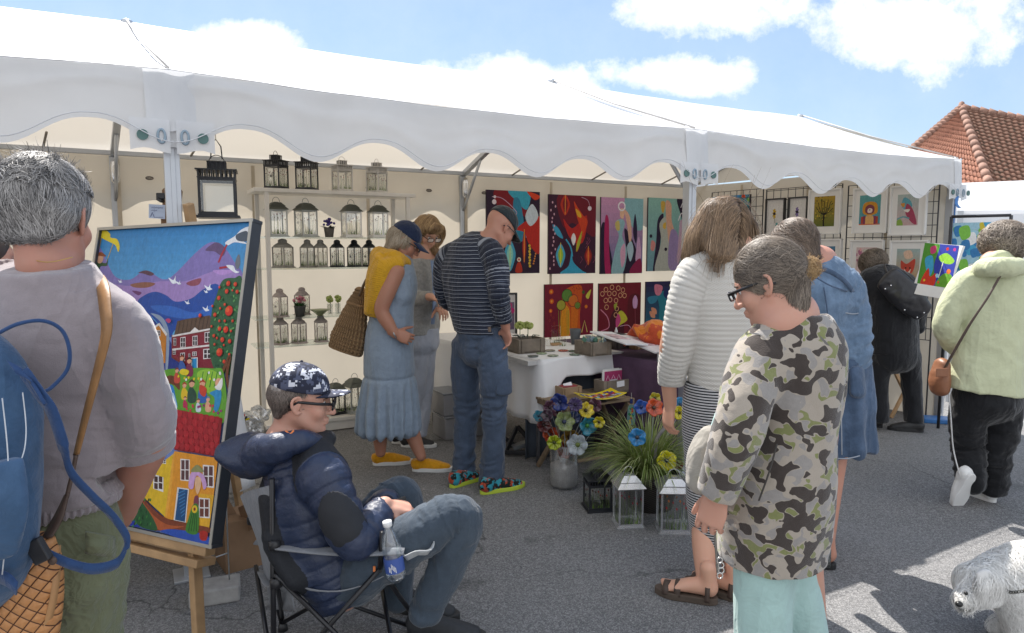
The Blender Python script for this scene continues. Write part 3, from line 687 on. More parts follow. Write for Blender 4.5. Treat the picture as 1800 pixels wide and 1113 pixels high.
def art_dancers(a):
    a.fill('c993b8', '5a6a96'); a.shape('261634', [(0, .4), (.12, .35), (.2, .6), (.3, 1), (0, 1)]); a.shape('a81d5a', [(.1, .25), (.18, .3), (.2, .7), (.24, 1), (.12, 1), (.08, .6)]); a.shape('86b4bd', [(.55, 0), (1, 0), (1, .4), (.7, .35)])
    a.shape('261634', [(.55, .4), (.75, .55), (.98, .9), (.95, 1), (.55, 1), (.6, .7)]); a.shape('8fb6c0', [(.36, .3), (.5, .28), (.56, .34), (.5, .5), (.62, .7), (.52, 1), (.26, 1), (.33, .7), (.42, .5), (.33, .38)])
    a.shape('c7b46a', [(.33, .33), (.42, .3), (.44, .42), (.36, .42)]); a.shape('e2b79a', [(.46, .14), (.55, .16), (.52, .27), (.44, .24)]); a.ring('e8e4ea', .48, .11, .055, .02); a.shape('dcae9a', [(.55, .16), (.68, .25), (.73, .5), (.68, .6), (.62, .38)])
    a.shape('a9c2cf', [(.62, .65), (.72, .57), (.78, .7), (.7, .84)]); a.shape('c9a0c4', [(.83, .8), (.9, .5), (.97, .75), (.9, .88)]); a.shape('2a1c3e', [(.8, .2), (.86, .4), (.84, .6), (.76, .45)]); a.shape('d8a5c0', [(.46, .7), (.56, .6), (.58, .8), (.5, .92)]); a.shape('8a1d4a', [(.75, .9), (.95, .8), (.98, 1), (.7, 1)])
def art_figures(a):
    a.fill('8ab8ae', '6f98a8'); a.shape('2a1c3a', [(.25, .3), (.4, .22), (.35, .5), (.25, 1), (.15, 1), (.22, .6)]); a.shape('b5b8b0', [(.3, .35), (.5, .25), (.55, .5), (.62, 1), (.2, 1), (.35, .6)]); a.shape('d9a890', [(.45, .05), (.6, .08), (.62, .3), (.72, .5), (.6, .7), (.5, .4)])
    a.shape('c9a54a', [(.33, .05), (.44, .06), (.4, .2), (.34, .16)]); a.shape('9a86b4', [(.6, .45), (.8, .5), (.85, .9), (.7, 1), (.55, .9)]); a.shape('251a36', [(.75, 0), (1, 0), (1, .4), (.85, .2)]); a.shape('c0a0b8', [(.85, .3), (.97, .35), (.95, .7), (.8, .9), (.82, .5)])
    a.line('e6e2ea', [(.8, .3), (.88, .2), (.98, .24)], .015, True); a.line('e6e2ea', [(.86, .12), (.92, .05), (.96, .1), (.9, .16)], .012, True)
    for x, y in ((.08, .52), (.3, .5), (.48, .7)): a.circ('241a30', x, y, .025)
    a.shape('d9b04a', [(.4, .35), (.47, .33), (.46, .42), (.39, .4)]); a.shape('d48a86', [(.1, .58), (.2, .62), (.16, .72), (.08, .7)])
def art_balloons(a):
    a.fill('7a1730'); a.shape('c9531c', [(.4, .12), (.75, .05), (.72, .6), (.7, 1), (.32, 1), (.34, .4)], ); a.shape('e0941f', [(.36, .45), (.5, .5), (.5, 1), (.33, 1)]); a.shape('d9701c', [(.55, .3), (.68, .3), (.66, .9), (.55, .9)])
    for x, y, r in ((.13, .14, .05), (.14, .32, .05), (.12, .5, .04)): a.circ('d9571c', x, y, r); a.circ('f0a03a', x, y, r*.5)
    a.circ('5f8a3a', .45, .22, .12); a.ring('25301c', .45, .22, .12, .012); a.circ('a9a23a', .33, .4, .10); a.ring('2a2018', .33, .4, .1, .012); a.circ('d0702a', .57, .32, .09); a.ring('5a1e3a', .57, .32, .12, .01); a.circ('6f8a3a', .67, .42, .06); a.ring('252018', .67, .42, .07, .01)
    for x in (.28, .32, .45, .48): a.line('8aa03a', [(x, .5), (x+.01, .98)], .009)
    a.shape('cfc84a', [(.84, .24), (.95, .12), (.9, .3)]); a.circ('3a5a2a', .79, .17, .035); a.circ('d9701c', .85, .45, .035); a.line('d8c36a', [(.76, .95), (.82, .72), (.88, .95)], .02)
    for i in range(7): a.ring('9e3a2a', .1+.12*rr(1)[0], .58+.05*i, .018, .007)
    for i in range(20): a.circ('4a1a20', .55+.2*rr(1)[0], .03+.12*rr(1)[0], .006)
def art_rings(a):
    a.fill('741428'); a.shape('4a1024', [(.3, .6), (.5, .5), (.6, 1), (.25, 1)]); a.shape('5d1222', [(.7, .3), (1, .3), (1, 1), (.72, 1)])
    for x, y in ((.08, .2), (.16, .12), (.24, .2), (.3, .08), (.36, .2), (.45, .1), (.5, .24), (.56, .14), (.6, .25), (.16, .33), (.26, .32), (.4, .34), (.18, .46), (.42, .5), (.4, .62)): a.ring('d9a37a', x, y, .045, .014)
    a.shape('c9c33a', [(.45, .6), (.55, .55), (.68, .72), (.52, .82), (.42, .85)]); a.shape('c94a86', [(.4, .72), (.46, .6), (.52, .74), (.42, .88)]); a.line('d98aa8', [(.04, .5), (.2, .65), (.24, .85), (.06, .92)], .018, True); a.line('d9a0c0', [(.5, .85), (.7, .84), (.8, .95)], .012, True)
    a.shape('d0a0cc', [(.86, .25), (.92, .35), (.9, .5), (.82, .5), (.8, .35)]); a.line('a04a5a', [(.86, .5), (.88, .95)], .01); a.shape('9fa83a', [(.35, .42), (.43, .4), (.38, .52)])
def art_peacock(a):
    a.fill('2c2250', '2a6a86'); a.shape('2a8296', [(.3, .25), (.6, .2), (.95, .5), (.95, .95), (.4, .9), (.35, .5)]); a.circ('e0937a', .3, .14, .05); a.shape('d9809a', [(.22, .06), (.42, .1), (.36, .26), (.24, .24)]); a.shape('3a86a6', [(.05, .3), (.3, .28), (.25, .4), (.1, .42)])
    a.shape('86a83a', [(.6, .06), (.85, .08), (.95, .35), (.75, .4), (.68, .2)]); a.shape('26306a', [(.5, .12), (.62, .2), (.55, .34), (.45, .26)])
    for x, y in ((.2, .55), (.16, .62)): a.shape('e09a7a', [(x-.06, y-.05), (x+.06, y-.02), (x+.08, y+.08), (x-.02, y+.06)])
    for x, y in ((.13, .8), (.3, .88), (.55, .9), (.8, .88)): 
        for k in range(5): a.line('c9cf9a', [(x, y+.04), (x+.06*cos(3.4+.6*k), y-.06*abs(sin(3.4+.6*k)))], .016)
WALLP = T(0, DEP-.07); EWP = T(2*BAY-.13, 0)
def wallpic(name, px, art, label, cat='painting', group=None, plane=None, n=None, frame=None, fw=.018, depth=.022, mat_=None, matw=0, tilt=0, H=None):
    """px: photo pixels of TL, TR, BL -> a rectangular picture hanging on a wall plane"""
    p0, nn = plane; TL, TR, BL = [onp(x, y, p0, nn) for x, y in px]; TR = np.array([TR[0], TR[1], (TR[2]+TL[2])/2]); TL[2] = TR[2]
    h = H or TL[2]-BL[2]; e = nrm(TR-TL); n_ = np.cross(V(0, 0, -1), e); n_ = n_ if np.dot(n_, CAM-TL) > 0 else -n_
    c = (TL+TR)/2-V(0, 0, h/2); root = empty(name, c-V(0, 0, h/2), label, cat, group); w = np.linalg.norm(TR-TL)
    bk = MB().box(c-n_*depth/2, (w, depth, h), e)
    bk.build('stretcher' if not frame else 'backing', mat('canvas_side', (.03, .02, .03), .7) if not matw else mat('card', (.78, .77, .75), .7), root)
    if frame:
        f = MB()
        for a, b in ((TL, TR), (TL-V(0, 0, h), TR-V(0, 0, h))): f.bar(a-e*fw*.5, b+e*fw*.5, fw, depth+.012, n_)
        for a in (TL, TR): f.bar(a, a-V(0, 0, h), fw, depth+.012, e)
        f2 = MB()
        for sgn in (0, 1):
            q = (TL if not sgn else TL-V(0, 0, h)); f2.box(q+(TR-TL)/2, (w+fw*1.0, depth+.014, fw), e)
            q = (TL if not sgn else TR)-V(0, 0, h/2); f2.box(q, (fw, depth+.013, h+fw), e)
        f2.build('frame', frame, root, bevel=.002)
    if matw:
        MB().box(c+n_*.002, (w-fw*.6, .004, h-fw*.6), e).build('mount', mat('mount_card', (.80, .79, .77), .8, .02), root)
        k = matw; TL2 = TL+e*w*k-V(0, 0, h*k*.85)+n_*.004; TR2 = TR-e*w*k-V(0, 0, h*k*.85)+n_*.004; a = Art(TL2, TR2, h*(1-2*k*.9), n_)
    else: a = Art(TL, TR, h, n_)
    art(a); a.build('picture', paintM, root)
    return root, TL, e, n_, w, h
BW = (WALLP, -Dv*0+nrm(np.cross(U, V(0, 0, 1)))); EW = (EWP, nrm(np.cross(Dv, V(0, 0, 1))))
gp = 'large paintings hung on the back wall of the tent'
wallpic('painting', [(855, 333), (949, 338), (855, 482)], art_pods, 'tall dark painting with red, turquoise and white seed pods, leftmost of the upper row', group=gp, plane=BW)
wallpic('painting', [(964.6, 341), (1048, 345.4), (961, 482)], art_leaves, 'tall maroon painting with red pods and a turquoise stem, second of the upper row', group=gp, plane=BW)
wallpic('painting', [(1057, 346.6), (1131, 349.5), (1053, 482)], art_dancers, 'tall pink and violet painting of two pale dancing figures', group=gp, plane=BW)
wallpic('painting', [(1140, 347.5), (1206, 350), (1135, 477)], art_figures, 'tall pale green painting of blurred figures, nearest the tent corner', group=gp, plane=BW)
wallpic('painting', [(957.5, 501), (1043, 497), (956, 594)], art_balloons, 'dark red painting with orange column and green balloon shapes, lower row', group=gp, plane=BW)
wallpic('painting', [(1053, 499), (1127, 496), (1050, 590)], art_rings, 'crimson painting with cluster of golden rings, middle of the lower row', group=gp, plane=BW)
wallpic('painting', [(1136, 496), (1203, 493), (1134, 587)], art_peacock, 'blue and teal painting with pink petals, at the right end of the lower row', group=gp, plane=BW)
# wire grids on the end wall with framed prints
def grid(x0, x1, y0, z1, label):
    a = onp(x0, y0, *EW); b = onp(x1, y0, *EW); root = empty('wire_grid', (a[0], a[1], 0), label, 'wire grid', 'black wire display grids'); e = nrm((b-a)*V(1, 1, 0)); w = np.linalg.norm((b-a)[:2]); t = a[2]; mb = MB(); q = V(a[0], a[1], 0)-e*0
    for i in range(int(w/.085)+1): mb.tube([q+e*min(w, i*.085)+V(0, 0, z1), q+e*min(w, i*.085)+V(0, 0, t)], .0035, 5)
    for z in list(np.arange(z1, t, .085 if False else .1))+[t]: mb.tube([q+V(0, 0, z), q+e*w+V(0, 0, z)], .0035, 5)
    mb.build('mesh', mat('grid_wire', (.04, .04, .045), .4, metal=.4), root)
    fr = MB().tube([q+V(0, 0, .02), q+V(0, 0, t), q+e*w+V(0, 0, t), q+e*w+V(0, 0, .02)], .007, 6); fr.build('frame', mat('grid_wire', 0), root)
    fb = MB()
    for s_ in (0, w): MB().bar(q+e*s_-U*.2+V(0, 0, .015), q+e*s_+U*.08+V(0, 0, .015), .02, .02).build('foot', mat('grid_wire', 0), root)
grid(1252, 1342, 339, .75, 'wire grid nearest the tent back corner, behind the long haired woman'); grid(1348, 1481, 334, .7, 'wire grid in the middle, holding the tree print'); grid(1492, 1652, 327, .7, 'wire grid nearest the front post, holding the lion print')
def art_jungle(a):
    a.fill('2a7a9a', '2c6a3a')
    for i in range(26): x, y = rr(2); a.shape(random.choice(['d94a1c', 'e8b52a', '5f9a3a', 'c92a5a', '3a86c0']), [(x, y-.07), (x+.05, y), (x, y+.07), (x-.05, y)])
def art_flower(c1, c2):
    def f(a):
        a.fill('d4d2d0')
        for (x, y, r, c) in ((.45, .38, .13, c1), (.6, .7, .09, c2)):
            for k in range(8): a.line(c, [(x, y), (x+.8*r*cos(k*.785+.2), y+r*sin(k*.785+.2))], .035)
            a.circ('2a2030', x, y, r*.3)
        a.line('4a5a3a', [(.47, .5), (.5, .62)], .012)
    return f
def art_tree(a):
    a.fill('a88a2c', '5f6a2c'); 
    for i in range(60): x, y = rr(2); a.circ(random.choice(['c9a83a', '7f8a3a', '3a3a1c', '56642a']), x, y*.8, .02)
    a.line('1c1812', [(.5, 1), (.48, .75), (.52, .55)], .05, True)
    for dx, dy in ((-.4, .35), (-.3, .2), (0, .15), (.3, .2), (.42, .4), (-.15, .1), (.18, .12)): a.line('1c1812', [(.5, .62), (.5+dx*.6, .5+.2*(dy-.3)), (.5+dx, dy)], .02, True)
    a.circ('b8301e', .3, .45, .015)
def art_lion(a):
    a.fill('5fa0a0', '4a8a9a'); a.shape('c98a2c', [(.2, .3), (.5, .22), (.82, .3), (.85, .6), (.5, .68), (.18, .6)]); a.shape('7a3a4a', [(.3, .4), (.5, .32), (.7, .4), (.7, .58), (.5, .64), (.3, .58)]); a.shape('e0c8c0', [(.4, .48), (.5, .44), (.62, .48), (.6, .58), (.5, .6), (.4, .58)]); a.circ('2a1a1a', .5, .5, .02)
    a.rect('b0402c', .1, .72, .9, .96); a.shape('d9a86a', [(.35, .7), (.65, .7), (.7, 1), (.3, 1)]); a.rect('7a3a5a', .2, .7, .3, 1); a.rect('7a3a5a', .7, .7, .8, 1); a.line('c95a1c', [(0, .99), (1, .99)], .04)
def art_bird(a):
    a.fill('a8b8b4', 'c0a0a0'); a.shape('5fa0b0', [(.3, .1), (.6, .2), (.7, .4), (.4, .5), (.2, .35)]); a.shape('a0405a', [(.45, .3), (.75, .5), (.95, .95), (.7, .9), (.4, .6)]); a.shape('c98a3a', [(.15, .3), (.35, .28), (.3, .42)]); a.shape('e0d8d0', [(.3, .5), (.6, .48), (.5, .58)]); a.line('6a9aa0', [(0, .8), (.3, .72), (.6, .78)], .05, True); a.shape('86a84a', [(0, .85), (.2, .8), (.3, 1), (0, 1)])
def art_fox(a):
    a.fill('9ab0b0', 'c0986a'); a.shape('c04a3a', [(.2, .35), (.45, .45), (.8, .3), (.75, .65), (.5, .8), (.25, .65)]); a.shape('e6d4c4', [(.35, .6), (.5, .7), (.65, .6), (.5, .85)]); a.circ('2a1a1a', .42, .57, .025); a.circ('2a1a1a', .6, .57, .025); a.shape('d9b8a0', [(.3, .1), (.6, .05), (.7, .25), (.4, .3)])
def art_mosaic(cs, n=60, bg='4a7a9a'):
    def f(a):
        a.fill(bg)
        for i in range(n):
            x, y = rr(2); s = .04+.07*rr(1)[0]; a.shape(random.choice(cs), [(x-s, y-s*.6), (x+s*.6, y-s), (x+s, y+s*.5), (x-s*.4, y+s)])
    return f
blk = mat('frame_black', (.02, .02, .022), .35); wht = mat('frame_white', (.78, .77, .75), .5, .03)
gq = 'small pictures hung on the wire grids'
wallpic('painting', [(1252, 346), (1318, 342), (1252, 400)], art_jungle, 'colourful unframed canvas with orange and blue leaves, behind the long brown hair', group=gq, plane=EW, depth=.03)
EW = (EWP-U*.035, EW[1])
wallpic('framed_print', [(1348, 351), (1380, 349), (1348, 418)], art_flower('c0a02a', '5fa0a0'), 'narrow black framed print of a yellow flower', 'print', gq, EW, frame=blk, fw=.014)
wallpic('framed_print', [(1388, 348), (1420, 346.5), (1388, 414)], art_flower('7a6aa0', '3a3a4a'), 'narrow black framed print of a violet flower', 'print', gq, EW, frame=blk, fw=.014)
for nm, px, ar, lb, mw in (
    ('a', [(1424, 335), (1479, 333), (1424, 411)], art_tree, 'white framed print of a black tree on gold', .17),
    ('b', [(1503, 331), (1561, 331), (1503, 409)], art_lion, 'white framed print of a lion with square mane', .18),
    ('c', [(1568, 327), (1630, 327), (1568, 413)], art_bird, 'white framed print of a red bird, beside the lion print', .2),
    ('d', [(1424, 422), (1479, 421), (1424, 500)], art_mosaic(['5f8a9a', '8a4a3a', '3a4a5a', 'a89a6a'], 40), 'white framed print hanging under the tree print', .17),
    ('e', [(1497, 423), (1553, 423), (1497, 500)], art_mosaic(['d9a0a0', 'c0c0b0', 'a86a86'], 20, 'd0b8b8'), 'pale pink framed print under the lion print', .18),
    ('f', [(1567, 424), (1631, 424), (1567, 510)], art_fox, 'white framed print of a red fox face', .18)):
    wallpic('framed_print', px, ar, lb, 'print', gq, EW, frame=wht, fw=.016, matw=mw)
# ------------------------------------------------------------ lanterns
petal = paint('painted_glass', .4, .4, trans=.25)
def meadow(w, h, c0, e, up, n, seed, reds=('6a2436', '4a2040', '8a3040')):
    """flowers painted on a pane: grass tufts and small bell flowers"""
    r = np.random.default_rng(seed); mb = MB(); e = nrm(e); up = nrm(up); nn = nrm(n)
    for i in range(11):
        x = (r.uniform()-.5)*w*.85; L = h*r.uniform(.12, .36); b = c0+e*x+nn*.0015; d = r.uniform(-.12, .12)*w; mb.col(('3c5a26', '55702f', '6f8a3c')[i % 3])
        mb.poly([b-e*.003, b+e*.003, b+e*d+up*L])
    for i in range(7):
        x = (i/6-.5)*w*.8+(r.uniform()-.5)*.01; L = h*r.uniform(.55, .86); b = c0+e*x+nn*.002; t = b+up*L+e*r.uniform(-.005, .005); mb.col('6a7a50'); mb.poly([b-e*.001, b+e*.001, t+e*.001, t-e*.001]); mb.col(reds[i % 3])
        s = w*.045; mb.poly([t-e*s+up*s, t+up*-s*.8, t+e*s*.8+up*s*.4, t+up*s*2.2])
    return mb
def lantern(kind, w, h, m, loc, label, group, rz=0, tag_=None, pics=True, roofm=None, gm=None, seed=1, reds=None, name='lantern'):
    root = empty(name, loc, label, 'lantern', group, rz); gm = gm or glass(); o = V(0, 0, 0); B = lambda z0, z1, x=w: None
    def bld(mb, n, mm, par=root, **k): return mb.build(n, mm, par, world=False, **k)
    t = max(.006, w*.07); hw = w/2
    bh = h*{'house': .62, 'roof': .70, 'dome': .66}[kind]; zb = t*1.6
    bld(MB().box((0, 0, t*.5), (w*1.16, w*1.16, t)).box((0, 0, t*1.3), (w*1.04, w*1.04, t*.6)), 'base', m, bevel=.001)
    f = MB()
    for x in (-1, 1):
        for y in (-1, 1): f.box((x*(hw-t/2), y*(hw-t/2), zb+bh/2), (t, t, bh))
    for z in (zb+t*.4, zb+bh-t*.5):
        for x in (-1, 1): f.box((x*(hw-t/2), 0, z), (t*.9, w-2*t, t*.9)); f.box((0, x*(hw-t/2), z), (w-2*t, t*.9, t*.9))
    bld(f, 'frame', m, bevel=.0008)
    for a in range(4):
        d = V(cos(a*math.pi/2), sin(a*math.pi/2), 0); e = V(-d[1], d[0], 0); c = d*(hw-t*.5)+V(0, 0, zb+bh/2)
        g = bld(MB().box(c, (w-2*t, .002, bh-1.8*t), e), 'pane', gm)
        if pics: meadow(w-2*t, bh-2*t, c-V(0, 0, bh/2-t)+d*.001, e, V(0, 0, 1), d, seed*7+a, reds or ('6a2436', '4a2040', '8a3040')).build('flower_painting', petal, g, world=False)
    z = zb+bh; rm = roofm or m
    r = MB()
    if kind == 'house':
        bh2 = h*.15; n = 8
        r.box((0, 0, z+.003), (w*1.02, w*1.02, .006)).box((0, 0, z+bh2), (w*1.1, w*1.1, .006))
        for a in range(4):
            d = V(cos(a*math.pi/2), sin(a*math.pi/2), 0); e = V(-d[1], d[0], 0)
            for i in range(n+1): r.box(d*(hw-.003)+e*(i/n-.5)*(w-.008)+V(0, 0, z+bh2/2), (.004, w*.045, bh2), d)
        q = w*.46; z2 = z+bh2+.003; ch = h*.14
        for a in range(4):
            d = V(cos(a*math.pi/2), sin(a*math.pi/2), 0); e = V(-d[1], d[0], 0)
            for i in range(5): r.box(d*q/2+e*(i/4-.5)*q+V(0, 0, z2+ch/2), (.004, q*.1, ch), d)
        r.box((0, 0, z2+ch), (q*1.12, q*1.12, .005)); top = z2+ch; bld(MB().box((0, 0, z2+ch/2), (q*.86, q*.86, ch)), 'chimney', mat('lantern_inside', (.06, .06, .07), .6), bevel=0)
    elif kind == 'roof':
        def fr(z0, a0, z1, a1): r.add([(s_*a0, q_*a0, z0) for s_, q_ in ((-1,-1),(1,-1),(1,1),(-1,1))]+[(s_*a1, q_*a1, z1) for s_, q_ in ((-1,-1),(1,-1),(1,1),(-1,1))], [(0,1,5,4),(1,2,6,5),(2,3,7,6),(3,0,4,7),(4,5,6,7),(3,2,1,0)])
        fr(z, hw*1.18, z+h*.10, hw*.78); fr(z+h*.10, hw*.88, z+h*.20, hw*.46); fr(z+h*.2, hw*.2, z+h*.215, hw*.2); top = z+h*.215
    else:
        prof = [(hw*1.1, 0), (hw*1.08, h*.02), (hw*.9, h*.07), (hw*.62, h*.12), (hw*.5, h*.14), (hw*.48, h*.22), (hw*.4, h*.25), (.002, h*.27)]
        rot = [(a*cos(.785), b) for a, b in prof]
        r.lathe((0, 0, z), [(a*1.15, b) for a, b in prof], 16); top = z+h*.27
        for i in range(8): a = i*math.pi/4; r.box((cos(a)*hw*.57, sin(a)*hw*.57, z+h*.18), (.004, hw*.12, h*.07), (cos(a), sin(a), 0))
    bld(r, 'roof', rm, smooth=(kind == 'dome'))
    hd = [V(hw*.42*cos(a), 0, top+h*.13*sin(a)) for a in np.linspace(0, math.pi, 10)]
    if kind != 'dome': bld(MB().tube(hd, .002 if w < .2 else .003, 5), 'handle', rm, smooth=True)
    bld(MB().box((-hw-.003, 0, zb+bh*.5), (.006, .008, .018)), 'latch', m)
    return root
lb_black = mat('lantern_black', (.018, .02, .026), .4, .05); lb_grey = mat('lantern_grey', (.54, .52, .49), .55); lb_taupe = mat('lantern_taupe', (.32, .30, .27), .6); lb_pink = mat('lantern_rose', (.44, .37, .35), .6)
lb_zinc = mat('lantern_zinc', (.45, .47, .45), .4, metal=.3); lb_roof = mat('lantern_green_roof', (.12, .13, .11), .5); silver = mat('silver', (.60, .61, .63), .25, .05, metal=.75)
# the shelf unit
wood_w = mat('shelf_white', (.74, .71, .66), .5, .04)
S0 = G(600, 752); S0 = V(-1.88, 5.29, 0); sw, sd = 1.14, .30
SH = lambda u, d, z: S0+U*u+Dv*d+V(0, 0, z)
sh = empty('display_shelf', S0, 'tall pale shelf unit with glass shelves full of lanterns, against the back wall', 'shelf')
for u in (0, sw):
    for d in (0, sd): MB().box(SH(u, d, .965), (.032, .03, 1.93), U).build('post', wood_w, sh, bevel=.002)
MB().box(SH(sw/2, sd/2, 1.945), (sw+.16, sd+.04, .03), U).build('top_board', wood_w, sh, bevel=.003)
MB().box(SH(sw/2, sd/2, .10), (sw+.1, sd+.05, .03), U).box(SH(sw/2, .0, .05), (sw, .02, .08), U).build('bottom_board', wood_w, sh, bevel=.003)
shz = [1.59, 1.345, .955, .735]
for z in shz: MB().box(SH(sw/2-.04, sd/2, z-.006), (sw+.12, sd-.01, .012), U).build('glass_shelf', glass('shelf_glass', (.86, .90, .88), .35, .1), sh)
def shx(px, z, d=.14):       # shelf position seen at column px
    p0 = SH(0, d, 0); r = ray(px, 500); k = (p0[0]*r[1]-p0[1]*r[0])/(U[1]*r[0]-U[0]*r[1]); return SH(k, d, z)
RU = math.atan2(U[1], U[0])
gl = 'lanterns on the tall shelf unit'
lantern('house', .135, .27, lb_black, shx(492, 1.962), 'black lantern at the left end of the shelf top', gl, RU+.8, seed=1)
lantern('house', .135, .27, lb_black, shx(545, 1.962), 'black lantern standing second on the shelf top, between black and pale ones', gl, RU+.9, seed=2)
lantern('house', .13, .26, lb_grey, shx(606, 1.962), 'pale grey lantern on the shelf top, next to the black ones', gl, RU+.15, seed=3)
lantern('house', .13, .26, lb_grey, shx(666, 1.962), 'pale grey lantern at the right end of the shelf top', gl, RU+.6, seed=4)
for i, (px, mm, lb) in enumerate(((490, lb_zinc, 'zinc lantern with dark hipped roof, leftmost on the upper glass shelf'), (541, lb_zinc, 'zinc lantern with dark hipped roof, left of the violet flower pot'), (620, wht, 'white lantern with dark hipped roof, right of the violet flower pot'), (667, wht, 'white lantern with dark hipped roof, behind the navy cap'))):
    lantern('roof', .135, .285, mm, shx(px, shz[0]), lb, gl, RU+(.1, .3, .05, .0)[i], seed=10+i, roofm=lb_roof)
for i, (px, mm, lb, r_) in enumerate(((499, lb_taupe, 'broad taupe domed lantern, leftmost on the second glass shelf', .7), (542, lb_taupe, 'narrow taupe domed lantern, left one of the touching pair', .6), (565, lb_taupe, 'narrow taupe domed lantern, right one of the touching pair', .2), (594, lb_black, 'black domed lantern with grey label, beside the taupe pair', .4), (624, lb_black, 'black domed lantern with grey label, middle of the three black ones', .5), (650, lb_black, 'black domed lantern half hidden by the yellow sweater', .4))):
    root = lantern('dome', .118 if i == 0 else .085, .235, mm, shx(px, shz[1]), lb, gl, RU+r_, seed=20+i)
    if i in (3, 4): 
        c = shx(px-7, shz[1]+.16, .07); MB().poly([c+U*a*.03+V(0, 0, b*.022+a*.012) for a, b in ((-1,-1),(1,-1),(1.2,1),(-.8,1))]).build('swing_tag', mat('tag_grey', (.3, .31, .3), .6), root, world=True, solid=.001) if False else None
for i, (px, z, lb, r_, d) in enumerate(((491, shz[2], 'rose grey domed lantern at the left of the third glass shelf', .5, .1), (530, shz[2], 'rose grey domed lantern behind the pink potted plant', .5, .2), (490, shz[3], 'rose grey domed lantern leftmost on the lowest glass shelf', .6, .1), (523, shz[3], 'rose grey domed lantern in the middle of the lowest glass shelf', .4, .1), (562, shz[3], 'rose grey domed lantern on the lowest glass shelf, near the straw bag', .0, .1))):
    lantern('dome', .088, .235, lb_pink, shx(px, z, d), lb, gl, RU+r_, seed=30+i)
lantern('roof', .14, .30, lb_zinc, shx(619, .118, .1), 'dark framed lantern standing on the bottom board of the shelf', gl, RU+.2, seed=41, roofm=lb_roof)
lantern('roof', .12, .27, lb_black, shx(585, .118, .12), 'dark lantern on the bottom board, partly behind the seated man', gl, RU+.2, seed=42, roofm=lb_roof)
leafM = mat('leaf', (.05, .12, .03), .5, .3, 30); 
def pot_plant(name, loc, potc, leafc, flc, s, label, leaves=30, fl=24, up=.6):
    r = np.random.default_rng(int(abs(loc[0])*1000)); root = empty(name, loc, label, 'potted plant'); L_ = np.asarray(loc, float)
    MB().lathe(L_, [(.001, .001), (.028*s, .001), (.036*s, .06*s), (.038*s, .07*s), (.034*s, .07*s), (.03*s, .055*s), (0, .055*s)], 14).build('pot', mat('pot_'+potc, potc, .6), root, True)
    mb = MB()
    for i in range(leaves):
        a = r.uniform(0, 6.28); c = L_+V(0, 0, .06*s); d = V(cos(a), sin(a), r.uniform(.1, 1.3)*up); L = s*r.uniform(.04, .075); t = c+nrm(d)*L; sd = nrm(np.cross(d, (0, 0, 1)))*s*.012; mb.add([c, (c+t)/2+sd, t, (c+t)/2-sd], [(0, 1, 2, 3)])
    mb.build('leaves', mat('leaf_'+leafc, leafc, .5, .3, 40), root)
    mb = MB()
    for i in range(fl):
        a = r.uniform(0, 6.28); q = r.uniform(0, .045)*s; mb.ball(L_+V(q*cos(a), q*sin(a), s*r.uniform(.105, .135)-q*.5), .009*s, 6, 4)
    mb.build('flowers', mat('bloom_'+flc, flc, .6, .3, 60), root)
pot_plant('potted_plant', shx(581, shz[0], .1), '6a645e', '3c4a38', '4a3a86', 1.15, 'small grey pot with violet flowers on the upper glass shelf', up=.35)
pot_plant('potted_plant', shx(526, shz[2], .06), '50504e', '2c5a2c', 'c07a86', 1.25, 'small grey pot with pink flowers on the third glass shelf')
bw = shx(561, shz[2], .08); o = MB().lathe(bw, [(.02, .0), (.025, .004), (.06, .035), (.085, .05), (.08, .05), (.05, .032), (.0, .01)], 20).build('glass_bowl', mat('bowl_glass', (.35, .38, .2), .15, spec=.8), None, True); tag(o, 'small olive glass bowl on the third glass shelf', 'bowl')
for px, lb in ((579, 'left green flower head in a clear glass on the third shelf'), (593, 'right green flower head in a clear glass on the third shelf')):
    c = shx(px, shz[2], .1); root = empty('glass_vase', c, lb, 'vase', 'green flower vases'); MB().lathe(c, [(.022, 0), (.026, .09), (.024, .09), (.02, .005), (0, .005)], 14).build('glass', glass(), root, True)
    MB().tube([c+V(0, 0, .01), c+V(.004, 0, .12)], .003, 5).build('stem', leafM, root); mb = MB(); r = np.random.default_rng(px)
    for i in range(26): d = nrm(r.normal(size=3)); mb.ball(c+V(0, 0, .13)+d*.022, .012, 6, 4)
    mb.build('bloom', mat('hydrangea', (.42, .5, .14), .6, .2), root, True)
o = MB().box(shx(600, shz[3]+.006, .1), (.12, .06, .01), U).build('leaflet_stack', mat('leaflet', (.10, .09, .22), .6), None, bevel=.002); tag(o, 'dark violet leaflet lying on the lowest glass shelf', 'leaflet')
